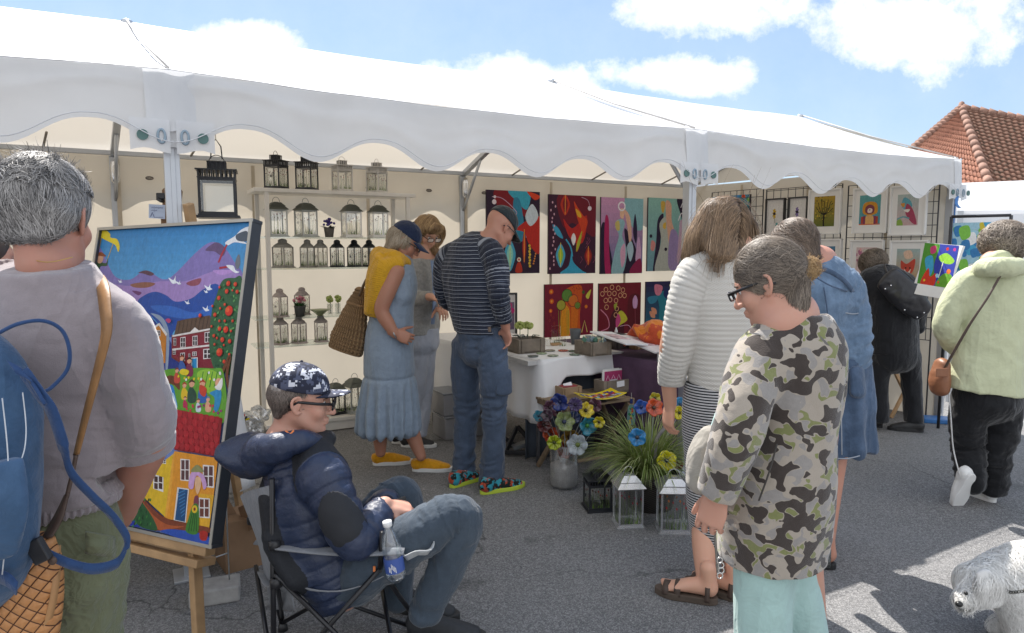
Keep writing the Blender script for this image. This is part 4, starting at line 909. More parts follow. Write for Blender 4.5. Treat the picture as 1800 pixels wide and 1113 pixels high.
# ------------------------------------------------------------ people
class Pn:
    def __init__(s, label, Y0, f, foot, group=None):
        s.Y = Y0; s.f = nrm(V(f[0], f[1], 0)); s.r = V(s.f[1], -s.f[0], 0); s.root = empty('person', V(foot[0], foot[1], 0), label, 'person', group)
    def __call__(s, px, py, dy=0.0): return P(px, py, s.Y+dy)
    def q(s, *pts): return [s(*p) for p in pts]
def crease(p, f, seed, st=(1, 1, 1)):
    q = p*np.array(st); q = q+.35/f*np.stack([wav(q, f*.8, seed+k, 2) for k in range(3)], 1)*3
    return 1-2*np.minimum(1, np.abs(wav(q, f, seed+9, 2))*1.3)
def limb(pts, r, side=(1,0,0), k=.015, n=5, **kw): return Tube(pts, r, side, n, k, **kw)
def cloth(key, c, rough=.85, var=.1, vs=14, weave=0, bump=.25, bs=500, bd=.002, sheen=.2, stripes=None, ribs=None, extra=None, wrinkle=.14, drape=.22):
    if key in _M: return _M[key]
    t = NT(key); a = t.noise(vs, 5, .6); c0 = lin(c)
    cc = t.ramp(a, [(.25, tuple(x*(1-var*1.5) for x in c0[:3])+(1,)), (.75, tuple(min(1, x*(1+var*1.5)) for x in c0[:3])+(1,))])
    ax = t.attr('ax').outputs['Fac']; nb = None
    if stripes:                                  # [(period, from, to, colour)] along the limb or body
        for per, a0, a1, c2 in stripes:
            fr = t.math('FRACT', t.math('MULTIPLY', t.math('ADD', ax, t.math('MULTIPLY', t.noise(6, 2), .012)), 1/per)); m_ = t.math('MULTIPLY', t.math('GREATER_THAN', fr, a0), t.math('LESS_THAN', fr, a1)); cc = t.mix(m_, cc, lin(c2))
    if extra: cc = extra(t, cc, ax)
    t.col(cc); t.rough(rough); t.b.inputs['Sheen Weight'].default_value = sheen; t.b.inputs['Specular IOR Level'].default_value = .25
    wn = t.noise(16, 3, .55, None, .8); rg = t.math('SUBTRACT', 1.0, t.math('ABSOLUTE', t.math('MULTIPLY', t.math('SUBTRACT', wn, .5), 5.0)), True)
    mp_ = t.n('Mapping', {'Scale': (1, 1, .3), 'Rotation': (.25, .3, 0)}); t.L.new(t.tc.outputs['Object'], mp_.inputs[0]); d1 = t.noise(9, 2, .5, mp_.outputs[0], .6); dg_ = t.math('SUBTRACT', 1.0, t.math('ABSOLUTE', t.math('MULTIPLY', t.math('SUBTRACT', d1, .5), 7.0)), True); dr_ = t.bump(dg_, drape, .03)
    nb = t.bump(t.noise(bs, 3), bump, bd, t.bump(rg, wrinkle, .02, dr_))
    if ribs:
        w = t.math('SINE', t.math('MULTIPLY', ax, 2*math.pi/ribs)); nb = t.bump(w, .5, .003, nb)
    t.nor(nb); _M[key] = t.m; return t.m
def denim(key, c, wear=.35):
    def ex(t, cc, ax):
        w = t.n('TexWave', {'Scale': 260.0, 'Distortion': 1.0}, bands_direction='DIAGONAL'); t.L.new(t.tc.outputs['Object'], w.inputs[0])
        c0 = lin(c); lt = tuple(min(1, x*1.9+.03) for x in c0[:3])+(1,)
        cc = t.mix(t.math('MULTIPLY', t.ramp(t.noise(7, 6, .7), [(.45, (0,0,0,1)), (.75, (1,1,1,1))]), wear), cc, lt); return t.mix(t.math('MULTIPLY', w.outputs['Fac'], .25), cc, lt)
    return cloth(key, c, .85, .12, 18, extra=ex, bump=.3, bs=400)
wrk = lambda amp=.005, f=22, seed=1, d=None, ex=None: folds(amp, f, seed, d, ex)
def knee(kn, amp=.006, f=110, rad_=.16, base=.004, seed=2, bf=26):
    """cloth creases gathered near given joints over a background of soft folds"""
    kn = [np.asarray(k) for k in kn]
    def d(p, a):
        v = base*.6*wav(p, bf, seed, 3)+base*.5*crease(p, bf*.6, seed, (1, 1, .8))
        for i, k in enumerate(kn):
            w = np.exp(-(((p-k)**2).sum(1))/rad_**2); ax = a.get('ax', p[:, 2]); g = wav(np.c_[p[:, 0]*.3, p[:, 1]*.3, ax+.25*(p[:, 0]+p[:, 1])], f*.62, seed+i+5, 2); v = v+amp*w*(1-2*np.abs(g))
        return v
    return d
def capcap(h, root, m, col='cap', bill=.075, bm=None, tiltb=-.1, top=.022, back=None, pz=0):
    """a peaked cap fitted on Head h"""
    pr = [h.E(0, -.012, .038, .086, .104, .088+top*.3)]
    c = solid('cap', pr, m, root, .004, cuts=[(h(0, .08, .03), -nrm(h.u*1.0+h.f*.10)), ], disp=lambda p, a: .0012*wav(p, 60, 3))
    def fn(i, j):
        a = (i-.5)*2.0; x = .078*sin(a*1.05); y = .075*cos(a)*1.15+.0; return h(x*(1-.12*j), .012+y*.9+(bill*(1-.25*abs(a)**2))*j, .036+tiltb*j*.25-.012*(abs(i-.5)*2)**2)
    MB().sheet(fn, 16, 6).build('peak', bm or m, c, True, solid=.004)
    MB().ball(h(0, -.012, .038+.088+top*.3), .006, 8, 5).build('button', m, c, True)
    return c
skinA = skin_mat('skin_a', 'c39480'); skinB = skin_mat('skin_b', 'b5836d'); skinC = skin_mat('skin_c', 'd0a088', .2); skinD = skin_mat('skin_d', 'bb8a76', .35)
white_sole = mat('white_sole', (.75, .75, .74), .5, .04); lace_w = mat('lace_white', (.7, .7, .7), .8)
# ---------- man in the striped jersey
m = Pn('man in dark cap and striped jersey with one hand in his jeans pocket', 4.2, (.72, .69), (-.18, 4.16))
h = Head(m(880, 400, 0), (.66, .42, -.62)); nb = m(852, 430, .02)
wr, el, shd = m(889, 575, -.10), m(877, 520, -.16), m(866, 446, -.10); wl, ell, shl = m(838, 545, .42), m(786, 528, .25), m(790, 452, .12)
pel = m(840, 598, .02); hr, hl = m(862, 610, -.06), m(820, 610, .08); kr, kl = m(868, 712, -.06), m(820, 716, .14); ar, al = m(862, 836, -.04), m(815, 822, .12)
sk = h.prims(nb)+[limb([nb, shd], [.05, .05]), limb([shd, el, wr], [.05, .042, .028]), limb([shl, ell, wl], [.05, .042, .028]), limb([nb, m(828, 500, .02), pel], [(.13, .08), (.12, .075), (.12, .08)], m.r), limb([hr, kr, ar], [.07, .04, .03]), limb([hl, kl, al], [.07, .04, .03])]
sk += hand(wr, (.12, .15, -1), (-.7, -.6, 0), 1, (.5, .5, .3))+hand(wl, (.6, .4, -.6), (0, .3, -1), -1)
solid('body', sk, skinD, m.root, .0055); h.eyes(m.root); h.glasses(m.root, '222228')
jersey = cloth('striped_jersey', '1e2434', .85, .1, 12, stripes=[(.0235, .42, .58, '8d939f'), (.0235, .86, .93, '555c6c')])
solid('jersey', [limb([m(842, 592, .02), m(833, 545, .02), m(824, 490, .03), m(828, 446, .03), m(850, 424, .02)], [(.178, .125), (.18, .13), (.20, .135), (.165, .11), (.065, .06)], m.r, k=.03, zax=True),
    limb([m(848, 428, .0), shd, m(875, 482, -.14), el, m(883, 548, -.13), m(888, 566, -.11)], [.05, .075, .066, .058, .05, .044], k=.03), limb([m(830, 440, .05), shl, m(780, 492, .2), ell, m(815, 540, .35)], [.06, .075, .066, .06, .045], k=.03)],
    jersey, m.root, .007, cuts=[(m(842, 585, 0), (0, 0, -1)), (m(888, 566, -.11), wr-el, .1)], disp=knee([el, ell, m(860, 560, 0)], .007, 130, .13, .006))
jn = denim('blue_jeans', '3f4c60')
solid('jeans', [limb([m(841, 564, .02), m(841, 612, .02)], [(.155, .12), (.165, .125)], m.r, k=.03), limb([hr, m(868, 655, -.07), kr, m(868, 775, -.05), m(863, 848, -.04)], [.096, .092, .078, .072, .076]), limb([hl, m(818, 660, .11), kl, m(817, 770, .13), m(816, 838, .12)], [.096, .092, .078, .072, .076])],
    jn, m.root, .007, cuts=[(m(863, 852, 0), (0, 0, -1)), (m(841, 573, 0), (.0, 0, 1))], disp=knee([kr, kl, ar, al, hr], .010, 95, .14, .007))
solid('cargo_pocket', [limb([m(885, 655, -.12), m(886, 690, -.12)], [(.06, .02), (.06, .022)], (.75, .6, 0))], jn, m.root, .006, disp=wrk(.003, 40))
MB().bar(m(862, 579, -.14), m(818, 579, -.02), .012, .03).build('belt', mat('belt', (.18, .13, .1), .6), m.root)
capcap(h, m.root, cloth('cap_dark', '2a3238', .8), bill=.075)
runner = cloth('runner', '16201f', .8, extra=lambda t, cc, ax: t.mix(t.ramp(t.noise(26, 2), [(.55, (0,0,0,1)), (.58, (1,1,1,1))]), t.mix(t.ramp(t.noise(34, 1), [(.5, (0,0,0,1)), (.53, (1,1,1,1))]), cc, lin('2f8fa0')), lin('a8452c')))
lime = mat('lime_sole', (.50, .62, .06), .5, .05)
for px, py, d in ((793, 858, (.65, .74, 0)), (846, 869, (.85, .5, 0))): shoe(m.root, G(px, py), d, .30, runner, lime, .052, .085, lace_w)
# ---------- woman in the navy cap
m = Pn('woman in navy cap and long pale blue dress, yellow jumper over her shoulders', 4.46, (.98, .15), (-.72, 4.5))
h = Head(m(712, 424, 0), (.83, .05, -.5)); nb = m(690, 455, .02)
pel = m(682, 590, .0); shd, el, wr = m(694, 478, -.16), m(671, 545, -.2), m(694, 586, -.2); shl, ell, wl = m(690, 478, .17), m(690, 550, .2), m(720, 590, .16)
h1, k1, a1 = m(676, 640, -.06), m(668, 735, -.04), m(669, 795, -.02); h2, k2, a2 = m(690, 640, .06), m(713, 730, .0), m(740, 802, -.02)
sk = h.prims(nb)+[limb([nb, m(688, 530, 0), pel], [(.12, .07), (.12, .09), (.12, .1)], m.r), limb([shd, m(680, 512, -.19), el, m(682, 568, -.2), wr], [.062, .058, .046, .042, .028]), limb([shl, ell, wl], [.05, .042, .028]), limb([h1, k1, m(668, 765, -.03), a1], [.09, .055, .05, .034]), limb([h2, k2, m(727, 768, 0), a2], [.09, .055, .05, .034])]
sk += hand(wr, (.8, .1, -.35), (.1, .7, -.2), 1, (.5, .7, .4))
solid('body', sk, skinB, m.root, .006); h.eyes(m.root); h.glasses(m.root, '30302c')
dress = cloth('pale_blue_dress', '8f9fb2', .9, .06, 30)
def ruf(p, a):
    z = p[:, 2]; zr = .66; w = np.clip((zr-z)/.25, 0, 1); an = np.arctan2(p[:, 1]-pel[1], p[:, 0]-pel[0]); return .004*wav(p, 18, 4)+w**.7*(.016*np.sin(an*17+2*wav(p, 3, 8))+.03)*(z < zr+.0)-.008*np.exp(-((z-zr)/.012)**2)
solid('dress', [limb([m(706, 462, .0), m(703, 500, .0), m(694, 540, .0), m(685, 590, 0), m(684, 640, 0), m(684, 700, 0), m(682, 760, 0)], [(.12, .07), (.155, .115), (.165, .125), (.18, .155), (.185, .165), (.18, .165), (.185, .18)], m.r, k=.03), limb([m(697, 468, -.1), m(706, 520, -.1)], [.03, .07]), limb([m(697, 468, .1), m(706, 520, .1)], [.03, .07])],
    dress, m.root, .007, cuts=[(m(682, 753, 0), (0, 0, -1))], disp=ruf)
jy = cloth('mustard_knit', 'd6a42c', .9, .06, 20, ribs=.012)
solid('jumper', [limb([m(715, 462, -.06), m(692, 452, -.12), m(668, 450, 0), m(690, 452, .12), m(715, 465, .08)], [.03, .045, .055, .045, .03], k=.04), limb([m(668, 452, -.03), m(654, 490, -.03), m(648, 545, -.03)], [(.17, .04), (.17, .035), (.14, .028)], m.r, k=.04), limb([m(700, 462, -.15), m(674, 474, -.2), m(664, 520, -.2), m(660, 552, -.16)], [(.04, .035), (.05, .045), (.045, .04), (.05, .03)], k=.03)],
    jy, m.root, .006, cuts=[(m(650, 556, 0), (-.1, 0, -1))], disp=wrk(.008, 20, 6, (0, 0, 1)))
hp = [h.E(0, -.022, .0, .088, .098, .085), limb([h(-.05, -.05, -.03), h(-.045, -.06, -.095)], [(.05, .03), (.03, .015)], h.r), limb([h(.05, -.04, -.03), h(.055, -.05, -.095)], [(.05, .03), (.03, .015)], h.r), limb([h(0, -.07, -.03), h(0, -.075, -.1)], [(.06, .03), (.04, .015)], h.r)]
ash = hair_mat('ash_blonde', '8a7a66', 'd0c4b2')
hr_ = solid('hair', hp, ash, m.root, .006, cuts=[(h(0, .03, 0), h.f)], attrs=False)
strands('hair_strands', hp, seeds_on(hp, 900, h(0, -.02, 0), .12, lambda q: ((q-h(0, .02, 0))@h.f < 0)), lambda p: np.tile(-h.u*.9+h.f*.15, (len(p), 1)), .11, ash, hr_, 6, (.001, .008), .0016, .25)
cp = capcap(h, m.root, cloth('cap_navy', '22304f', .8), bill=.085)
yel = cloth('yellow_mesh', 'd99a1c', .8, .08, 60)
for px, py, d in ((657, 822, (.97, .2, 0)), (726, 832, (1, .02, 0))): shoe(m.root, G(px, py-4), d, .265, yel, white_sole, .046, .07, yel)
MB().tube([wr+V(-.012, -.01, .03), wr+V(-.0, -.032, .0), wr+V(.012, -.01, -.03)], .005, 6).build('wristwatch', mat('watch', (.5, .5, .5), .3, metal=.7), m.root, True)
# her straw bag
c = m(612, 560, -.02); bag = empty('straw_bag', (c[0], c[1], .78), 'woven straw shoulder bag hanging behind the woman in the blue dress', 'bag')
def straw():
    t = NT('straw'); a = t.attr('ang').outputs['Fac']; ax = t.attr('ax').outputs['Fac']
    w1 = t.math('SINE', t.math('MULTIPLY', ax, 330)); w2 = t.math('SINE', t.math('ADD', t.math('MULTIPLY', a, 28), t.math('MULTIPLY', w1, 1.4))); f = t.math('MULTIPLY', w1, w2)
    t.col(t.mix(t.math('ADD', t.math('MULTIPLY', f, .5), .5), lin('6e5238'), lin('a88a64'))); t.rough(.8); t.nor(t.bump(f, .8, .008)); return t.m
straw_ = straw()
solid('basket', [limb([m(634, 510, .0), m(625, 545, 0), m(614, 590, 0), m(607, 615, 0)], [(.04, .02), (.085, .05), (.128, .075), (.122, .078)], (.86, -.3, -.35))], straw_, bag, .006, cuts=[(m(607, 618, 0), (-.3, 0, -1))], disp=lambda p, a: .003*np.sin(a['ax']*260)+.004*wav(p, 12))
MB().tube(spl(m.q((632, 520, -.06), (645, 490, -.1), (670, 462, -.19), (690, 470, -.05)), 5), .009, 7).build('handle', mat('straw_handle', (.12, .08, .05), .6), bag, True)
# ---------- woman with the long fringe and grey cardigan
m = Pn('woman with glasses and long light brown hair in a pale grey cardigan', 5.15, (.75, -.5), (-.76, 5.2))
h = Head(m(752, 408, 0), (.50, -.62, -.52)); nb = m(742, 442, .02)
shd, el, wr = m(722, 474, -.06), m(722, 522, -.08), m(757, 522, -.24); shl, ell, wl = m(758, 472, .12), m(764, 520, .08), m(772, 540, -.1); pel = m(742, 590, .02)
sk = h.prims(nb)+[limb([nb, m(742, 520, .02), pel], [(.13, .08), (.12, .07), (.12, .08)], m.r), limb([shd, el, wr], [.05, .042, .028]), limb([shl, ell, wl], [.05, .042, .028]), limb([pel, m(738, 680, .05), m(716, 770, .04)], [.05, .035, .03]), limb([pel, m(745, 680, .1), m(735, 775, 0)], [.05, .035, .03])]
sk += hand(wr, (.8, -.5, -.3), (0, -.1, -1), 1)+hand(wl, (.4, -.8, -.3), (0, -.1, -1), -1)
solid('body', sk, skinC, m.root, .006); h.eyes(m.root); h.glasses(m.root, '3a2c2a')
cg = cloth('grey_cardigan', '9a9a98', .9, .12, 60)
solid('cardigan', [limb([m(742, 592, .02), m(742, 540, .02), m(741, 490, .02), m(741, 462, .02), m(742, 450, .02)], [(.165, .11), (.16, .11), (.17, .115), (.14, .09), (.07, .05)], m.r, k=.03), limb([shd, m(719, 500, -.08), el, m(740, 524, -.16), m(755, 522, -.23)], [.062, .058, .055, .05, .042], k=.02), limb([shl, ell, wl], [.062, .055, .04], k=.02)], cg, m.root, .007, cuts=[(m(742, 587, 0), (0, 0, -1)), (m(755, 522, -.23), (.6, -.8, 0), .1)], disp=wrk(.006, 26, 5))
MB().sheet(lambda i, j: m(757+6*i+4*sin(j*3), 458+112*j, -.17+.04*i+.02*j), 4, 10).build('shirt_front', cloth('blue_shirt', '7e93b5', .9), m.root, True, solid=.004)
solid('trousers', [limb([m(741, 572, .02), m(741, 600, .02)], [(.15, .11), (.155, .12)], m.r), limb([m(735, 610, .0), m(733, 690, .03), m(722, 762, .04)], [.085, .068, .06]), limb([m(748, 610, .08), m(746, 690, .08), m(738, 762, .0)], [.085, .068, .06])], cloth('pale_jeans', 'a9afbc', .9, .06), m.root, .008, cuts=[(m(741, 576, 0), (0, 0, 1)), (m(730, 766, 0), (0, 0, -1))], disp=wrk(.004, 30))
lb = hair_mat('light_brown_hair', '76593c', 'd0b083')
hp = [h.E(0, -.02, .035, .086, .098, .085), limb([h(-.075, .0, .02), h(-.092, .01, -.06), m(722, 470, -.06)], [(.03, .05), (.03, .045), (.02, .03)], h.f, k=.03), limb([h(.072, .0, .02), h(.09, .01, -.06), m(776, 450, .03), m(778, 470, .02)], [(.03, .05), (.03, .045), (.022, .03), (.015, .02)], h.f, k=.03), limb([h(0, -.08, 0), m(738, 470, .1)], [(.08, .04), (.09, .03)], h.r, k=.03), h.E(0, .06, .075, .062, .035, .03, .02)]
hr_ = solid('hair', hp, lb, m.root, .006, attrs=False)
strands('hair_strands', hp, seeds_on(hp, 1500, h(0, 0, 0), .13, lambda q: q[:, 2] > h(0, 0, -.05)[2]), lambda p: np.tile(V(0, 0, -1), (len(p), 1))+np.outer(np.clip((p-h(0, 0, .05))@h.u*8, 0, 1)*np.sign((p-h.C)@h.r), h.r)*1.2+np.outer(((p-h.C)@h.f > .05)*.0, h.f), .17, lb, hr_, 8, (.001, .008), .0016, .18)
blk_shoe = mat('shoe_black', (.02, .02, .022), .6)
for px, py in ((690, 779), (706, 785)): shoe(m.root, G(px, py), (.98, -.05, 0), .26, blk_shoe, white_sole, .045, .065, lace_w)
def sandal(root, heel, d, L, m_s, m_up, straps, w=.046):
    heel = np.asarray(heel, float); d = nrm(d); up = V(0, 0, 1); s = np.cross(d, up); out = []
    for a in np.linspace(0, 2*math.pi, 26, endpoint=False):
        x = .5-.5*cos(a); wd = w*(.78+.28*math.exp(-((x-.7)/.22)**2))*(1-abs(2*x-1)**4)**.5 if 0 < x < 1 else 0
        out.append(heel+d*(-.04+x*1.08)*L+s*(math.copysign(wd, sin(a)) if abs(sin(a)) > 1e-6 else 0))
    so = MB().prism(out, up*.03).build('sandal_sole', m_s, root, bevel=.004)
    for x, h0, ww in straps:
        c = heel+d*x*L; MB().strip(spl([c-s*w*.95+up*.02, c-s*w*.8+up*h0*.75, c+up*h0, c+s*w*.8+up*h0*.75, c+s*w*.95+up*.02], 4), ww, d).build('strap', m_up, so, True, solid=.004)
    return so
def foot(heel, d, L=.24):
    heel = np.asarray(heel, float); d = nrm(d); up = V(0, 0, 1); s = np.cross(d, up); g = lambda a, b, c: heel+d*a*L+s*b+up*(c+.03)
    p = [Tube([g(.12, 0, .035), g(.4, 0, .035), g(.7, 0, .022), g(.85, 0, .016)], [(.03, .034), (.033, .034), (.042, .02), (.036, .014)], s, 4, .015, ax=False), Tube([g(.12, 0, .04), g(.16, 0, .12)], [.032, .034], s, 4, .02, ax=False)]
    for i in range(5): p.append(Tube([g(.84-.03*i, (i-2)*-.015, .012), g((1.02, 1.0, .97, .93, .88)[i], (i-2)*-.017, .009)], [.0125-.0012*i]*2, s, 2, .004, ax=False))
    return p
# ---------- woman with long hair, chunky cream jumper and striped skirt
m = Pn('woman with long brown hair, chunky cream jumper and narrow black and white striped skirt', 2.9, (-.42, .9), (.86, 2.8))
h = Head(m(1268, 402, 0), (-.38, .80, -.42)); nb = m(1285, 436, .0)
shd, el, wr = m(1213, 486, -.05), m(1177, 610, -.02), m(1178, 712, .1); shr, er, wrr = m(1355, 486, .05), m(1375, 620, .05), m(1350, 720, .2); pel = m(1268, 690, .03)
h1, k1, a1 = m(1240, 720, .0), m(1238, 900, .02), m(1241, 1028, -.1); h2, k2, a2 = m(1290, 720, .1), m(1290, 900, .12), m(1284, 1020, .12)
sk = h.prims(nb)+[limb([nb, m(1275, 560, .03), pel], [(.12, .08), (.12, .08), (.13, .09)], m.r), limb([shd, el, wr], [.05, .042, .028]), limb([shr, er, wrr], [.05, .042, .028]), limb([h1, k1, m(1238, 960, -.02), a1], [.08, .056, .052, .036]), limb([h2, k2, m(1288, 960, .13), a2], [.08, .056, .052, .036])]
sk += hand(wr, (-.08, .06, -1), (.85, .35, 0), -1, (.35, .45, .3), tcurl=.4, tout=.55)
dF1 = nrm(V(-.93, .42, 0)); dF2 = nrm(V(-.75, .66, 0)); F1 = G(1258, 1062); F2 = G(1302, 1058)
sk += foot(F1, dF1, .225)+foot(F2, dF2, .225)
solid('body', sk, skinC, m.root, .005); h.eyes(m.root)
def knitdisp(per, amp, base=.006, seed=3):
    def d(p, a): return amp*np.abs(np.sin(math.pi*(a['ax']+.006*wav(p, 9, seed))/per))**.6+base*wav(p, 13, seed+1, 3)
    return d
def knit_mat(key, c):
    t = NT(key); ax = t.attr('ax').outputs['Fac']; an = t.attr('ang').outputs['Fac']; c0 = lin(c)
    st = t.math('MULTIPLY', t.math('SINE', t.math('MULTIPLY', an, 70)), t.math('SINE', t.math('MULTIPLY', ax, 900))); rb = t.math('POWER', t.math('ABSOLUTE', t.math('SINE', t.math('MULTIPLY', ax, math.pi/.021))), .5)
    t.col(t.mix(t.math('ADD', t.math('MULTIPLY', rb, .7), t.math('MULTIPLY', st, .15)), tuple(x*.9 for x in c0[:3])+(1,), c0)); t.rough(.95); t.b.inputs['Sheen Weight'].default_value = .3; t.nor(t.bump(t.math('ADD', st, t.math('MULTIPLY', t.noise(300, 2), .7)), .5, .003)); return t.m
cream = knit_mat('cream_knit', 'cfccc6')
solid('jumper', [limb([m(1272, 684, .04), m(1276, 640, .04), m(1280, 580, .03), m(1284, 520, .02), m(1286, 470, .01), m(1286, 440, .0), m(1287, 424, .0)], [(.155, .125), (.175, .135), (.185, .14), (.19, .135), (.165, .11), (.085, .07), (.066, .062)], m.r, k=.035, zax=True),
    limb([m(1268, 454, .0), m(1222, 482, -.04), m(1200, 540, -.05), m(1190, 605, -.03), m(1180, 660, .03), m(1182, 706, .09)], [.06, .074, .066, .062, .054, .043], k=.03), limb([m(1305, 456, .0), m(1350, 486, .05), m(1368, 560, .05), m(1378, 620, .05), m(1352, 700, .18)], [.06, .085, .085, .08, .05], k=.03)],
    cream, m.root, .0055, cuts=[(m(1272, 676, .04), (0, 0, -1)), (m(1180, 712, .09), (0, .2, -1), .11), (m(1287, 422, 0), (0, 0, 1))], disp=knitdisp(.021, .005, .004))
skirt = cloth('striped_skirt', '1b1c22', .85, .05, extra=lambda t, cc, ax: t.mix(t.math('GREATER_THAN', t.math('FRACT', t.math('MULTIPLY', ax, 1/.0118)), .5), cc, lin('b9b9bb')))
solid('skirt', [limb([m(1262, 665, .04), m(1262, 720, .04), m(1262, 790, .05), m(1264, 880, .06), m(1268, 965, .06)], [(.145, .12), (.16, .14), (.155, .135), (.15, .125), (.135, .115)], m.r, k=.02, n=8, zax=True)], skirt, m.root, .007, cuts=[(m(1262, 948, .06), (0, .0, -1)), (m(1262, 672, 0), (0, 0, 1))], disp=wrk(.006, 11, 4))
lbr = hair_mat('long_brown_hair', '3a2a1f', 'a68a6c')
hp = [h.E(0, -.018, .03, .088, .104, .092), limb([h(0, -.06, .03), m(1275, 420, -.06), m(1282, 448, -.1)], [(.092, .055), (.095, .045), (.075, .02)], m.r, k=.03), limb([h(-.07, .0, .02), m(1226, 420, -.02), m(1210, 452, -.03)], [(.035, .06), (.04, .05), (.015, .03)], m.r, k=.03), limb([h(.07, .0, .02), m(1312, 405, .02), m(1322, 424, .0)], [(.03, .06), (.03, .045), (.015, .03)], m.r, k=.03)]
hr_ = solid('hair', hp, lbr, m.root, .006, attrs=False)
cr = h(0, -.01, .12)
def flow(p):
    o = p-cr; side = (o@h.r); d = np.outer(np.sign(side)*np.clip(.9-np.abs(side)*6, .1, .9), h.r)+np.array((0, 0, -1.))*np.clip(.25+(cr[2]-p[:, 2])*9, .25, 1.2)[:, None]; return d-np.outer(np.clip((p-cr)@h.f*2, -.3, .3)*0, h.f)
strands('hair_strands', hp, seeds_on(hp, 5200, h(0, -.02, .03), .13, lambda q: (q@m.f < (h.C@m.f)+.06) & (q[:, 2] > m(0, 440)[2])), flow, .21, lbr, hr_, 11, (.0005, .006), .0012, .15)
strands('loose_hair', hp, seeds_on(hp, 160, h(0, -.02, .03), .13, lambda q: (q[:, 2] > h(0, 0, -.02)[2])), flow, .24, lbr, hr_, 12, (.006, .02), .0009, .35, pull=.1)
san = mat('sandal_brown', (.07, .045, .035), .6); cork = mat('cork_sole', (.09, .065, .05), .8)
for F, d in ((F1, dF1), (F2, dF2)): sandal(m.root, F, d, .25, cork, san, [(.62, .075, .028), (.82, .06, .028), (.12, .10, .02)])
# ---------- woman in the denim jacket
m = Pn('person in a denim jacket and denim skirt standing behind the camouflage coat', 3.15, (-.45, .89), (1.5, 3.2))
h = Head(m(1392, 432, 0), (-.5, .78, -.3)); nb = m(1432, 462, .0)
shr, er, wr = m(1492, 512, .0), m(1506, 610, .0), m(1472, 742, .12); shl, ell, wl = m(1385, 505, -.05), m(1385, 620, .0), m(1400, 720, .1); pel = m(1480, 640, .05)
a1 = m(1452, 968, -.02); F1 = G(1466, 1000)
sk = h.prims(nb, .052)+[limb([nb, m(1450, 560, .0), pel], [(.12, .08), (.12, .08), (.13, .09)], m.r), limb([shr, er, wr], [.05, .042, .03]), limb([shl, ell, wl], [.05, .042, .03]), limb([m(1478, 700, .05), m(1462, 850, .02), m(1454, 915, .0), a1], [.07, .05, .046, .034]), limb([m(1450, 700, .15), m(1440, 860, .2), m(1425, 960, .25)], [.08, .056, .036])]
d1 = nrm(V(-.85, .4, 0)); sk += hand(wr, (-.1, .1, -1), (-.7, .5, 0), 1)+foot(F1, d1, .22)
solid('body', sk, skinD, m.root, .006)
dn = denim('light_denim', '566b83', .9); dn2 = denim('denim_skirt', '3a4c64', .8)
solid('jacket', [limb([m(1462, 640, .05), m(1452, 570, .03), m(1445, 510, .0), m(1438, 474, .0)], [(.16, .12), (.185, .13), (.185, .13), (.10, .08)], m.r, k=.03), limb([m(1452, 482, .0), m(1486, 505, .0), m(1500, 560, .0), m(1502, 625, .0), m(1492, 680, .06), m(1476, 730, .1)], [.07, .078, .074, .07, .062, .052], k=.03), limb([m(1410, 482, -.0), shl, ell, wl], [.06, .075, .065, .05], k=.03), limb([m(1424, 470, -.03), m(1448, 452, .0), m(1462, 462, .08)], [(.02, .05), (.02, .055), (.02, .05)], (1, .2, .3), k=.015)],
    dn, m.root, .007, cuts=[(m(1478, 738, .1), (-.25, 0, -1), .1)], disp=knee([er, shr, m(1470, 700, 0)], .010, 95, .16, .006))
for z in (0,): 
    MB().tube(spl(m.q((1418, 476, -.14), (1455, 500, -.17), (1490, 512, -.12)), 5), .004, 5).build('yoke_seam', dn2, m.root, True)
    MB().tube(spl(m.q((1448, 505, -.16), (1455, 560, -.15), (1450, 640, -.12)), 5), .0035, 5).build('back_seam', dn2, m.root, True)
MB().strip(spl(m.q((1428, 470, -.12), (1460, 478, -.15), (1490, 500, -.13), (1508, 530, -.05)), 5), .022, (.2, -.3, 1)).build('bag_strap', dn2, m.root, True, solid=.004)
solid('skirt', [limb([m(1478, 625, .05), m(1482, 690, .05), m(1484, 760, .05), m(1484, 830, .05)], [(.14, .12), (.145, .13), (.145, .13), (.15, .14)], m.r, n=6)], dn2, m.root, .008, cuts=[(m(1494, 811, -.1), (.15, 0, -1))], disp=lambda p, a: .012*np.sin(a['ang']*7+wav(p, 4, 2))*np.clip((p[:, 2]*-1+1.0)*2.5, 0, 1)+.005*wav(p, 22))
thr = mat('seam_thread', (.30, .33, .38), .8)
for pts in (((1474, 640, -.14), (1478, 700, -.13), (1480, 800, -.145)), ((1462, 806, -.13), (1490, 806, -.15), (1516, 800, -.08)), ((1478, 548, -.115), (1500, 552, -.1), (1518, 548, -.05)), ((1462, 728, .04), (1480, 733, .02), (1494, 728, .05))): MB().tube(spl(m.q(*pts), 6), .0028, 5).build('stitch_line', thr, m.root, True)
solid('pocket', [limb([m(1506, 652, -.07), m(1508, 690, -.09)], [(.05, .025), (.055, .028)], (.8, .6, 0), k=.01)], dn2, m.root, .006)
brn = hair_mat('dark_brown_hair', '2e241e', '8a7767')
hp = [h.E(0, -.018, .028, .086, .105, .09), limb([h(0, -.06, .0), h(0, -.075, -.07)], [(.075, .045), (.055, .03)], h.r, k=.03)]
hr_ = solid('hair', hp, brn, m.root, .006, cuts=[(h(0, .055, 0), h.f*1+h.u*-.8)], attrs=False)
strands('hair_strands', hp, seeds_on(hp, 2600, h(0, -.02, .03), .13, lambda q: ((q-h(0, .05, 0))@h.f < 0)), lambda p: np.tile(-h.u*.7-h.f*.7, (len(p), 1)), .08, brn, hr_, 6, (.0005, .006), .0012, .3)
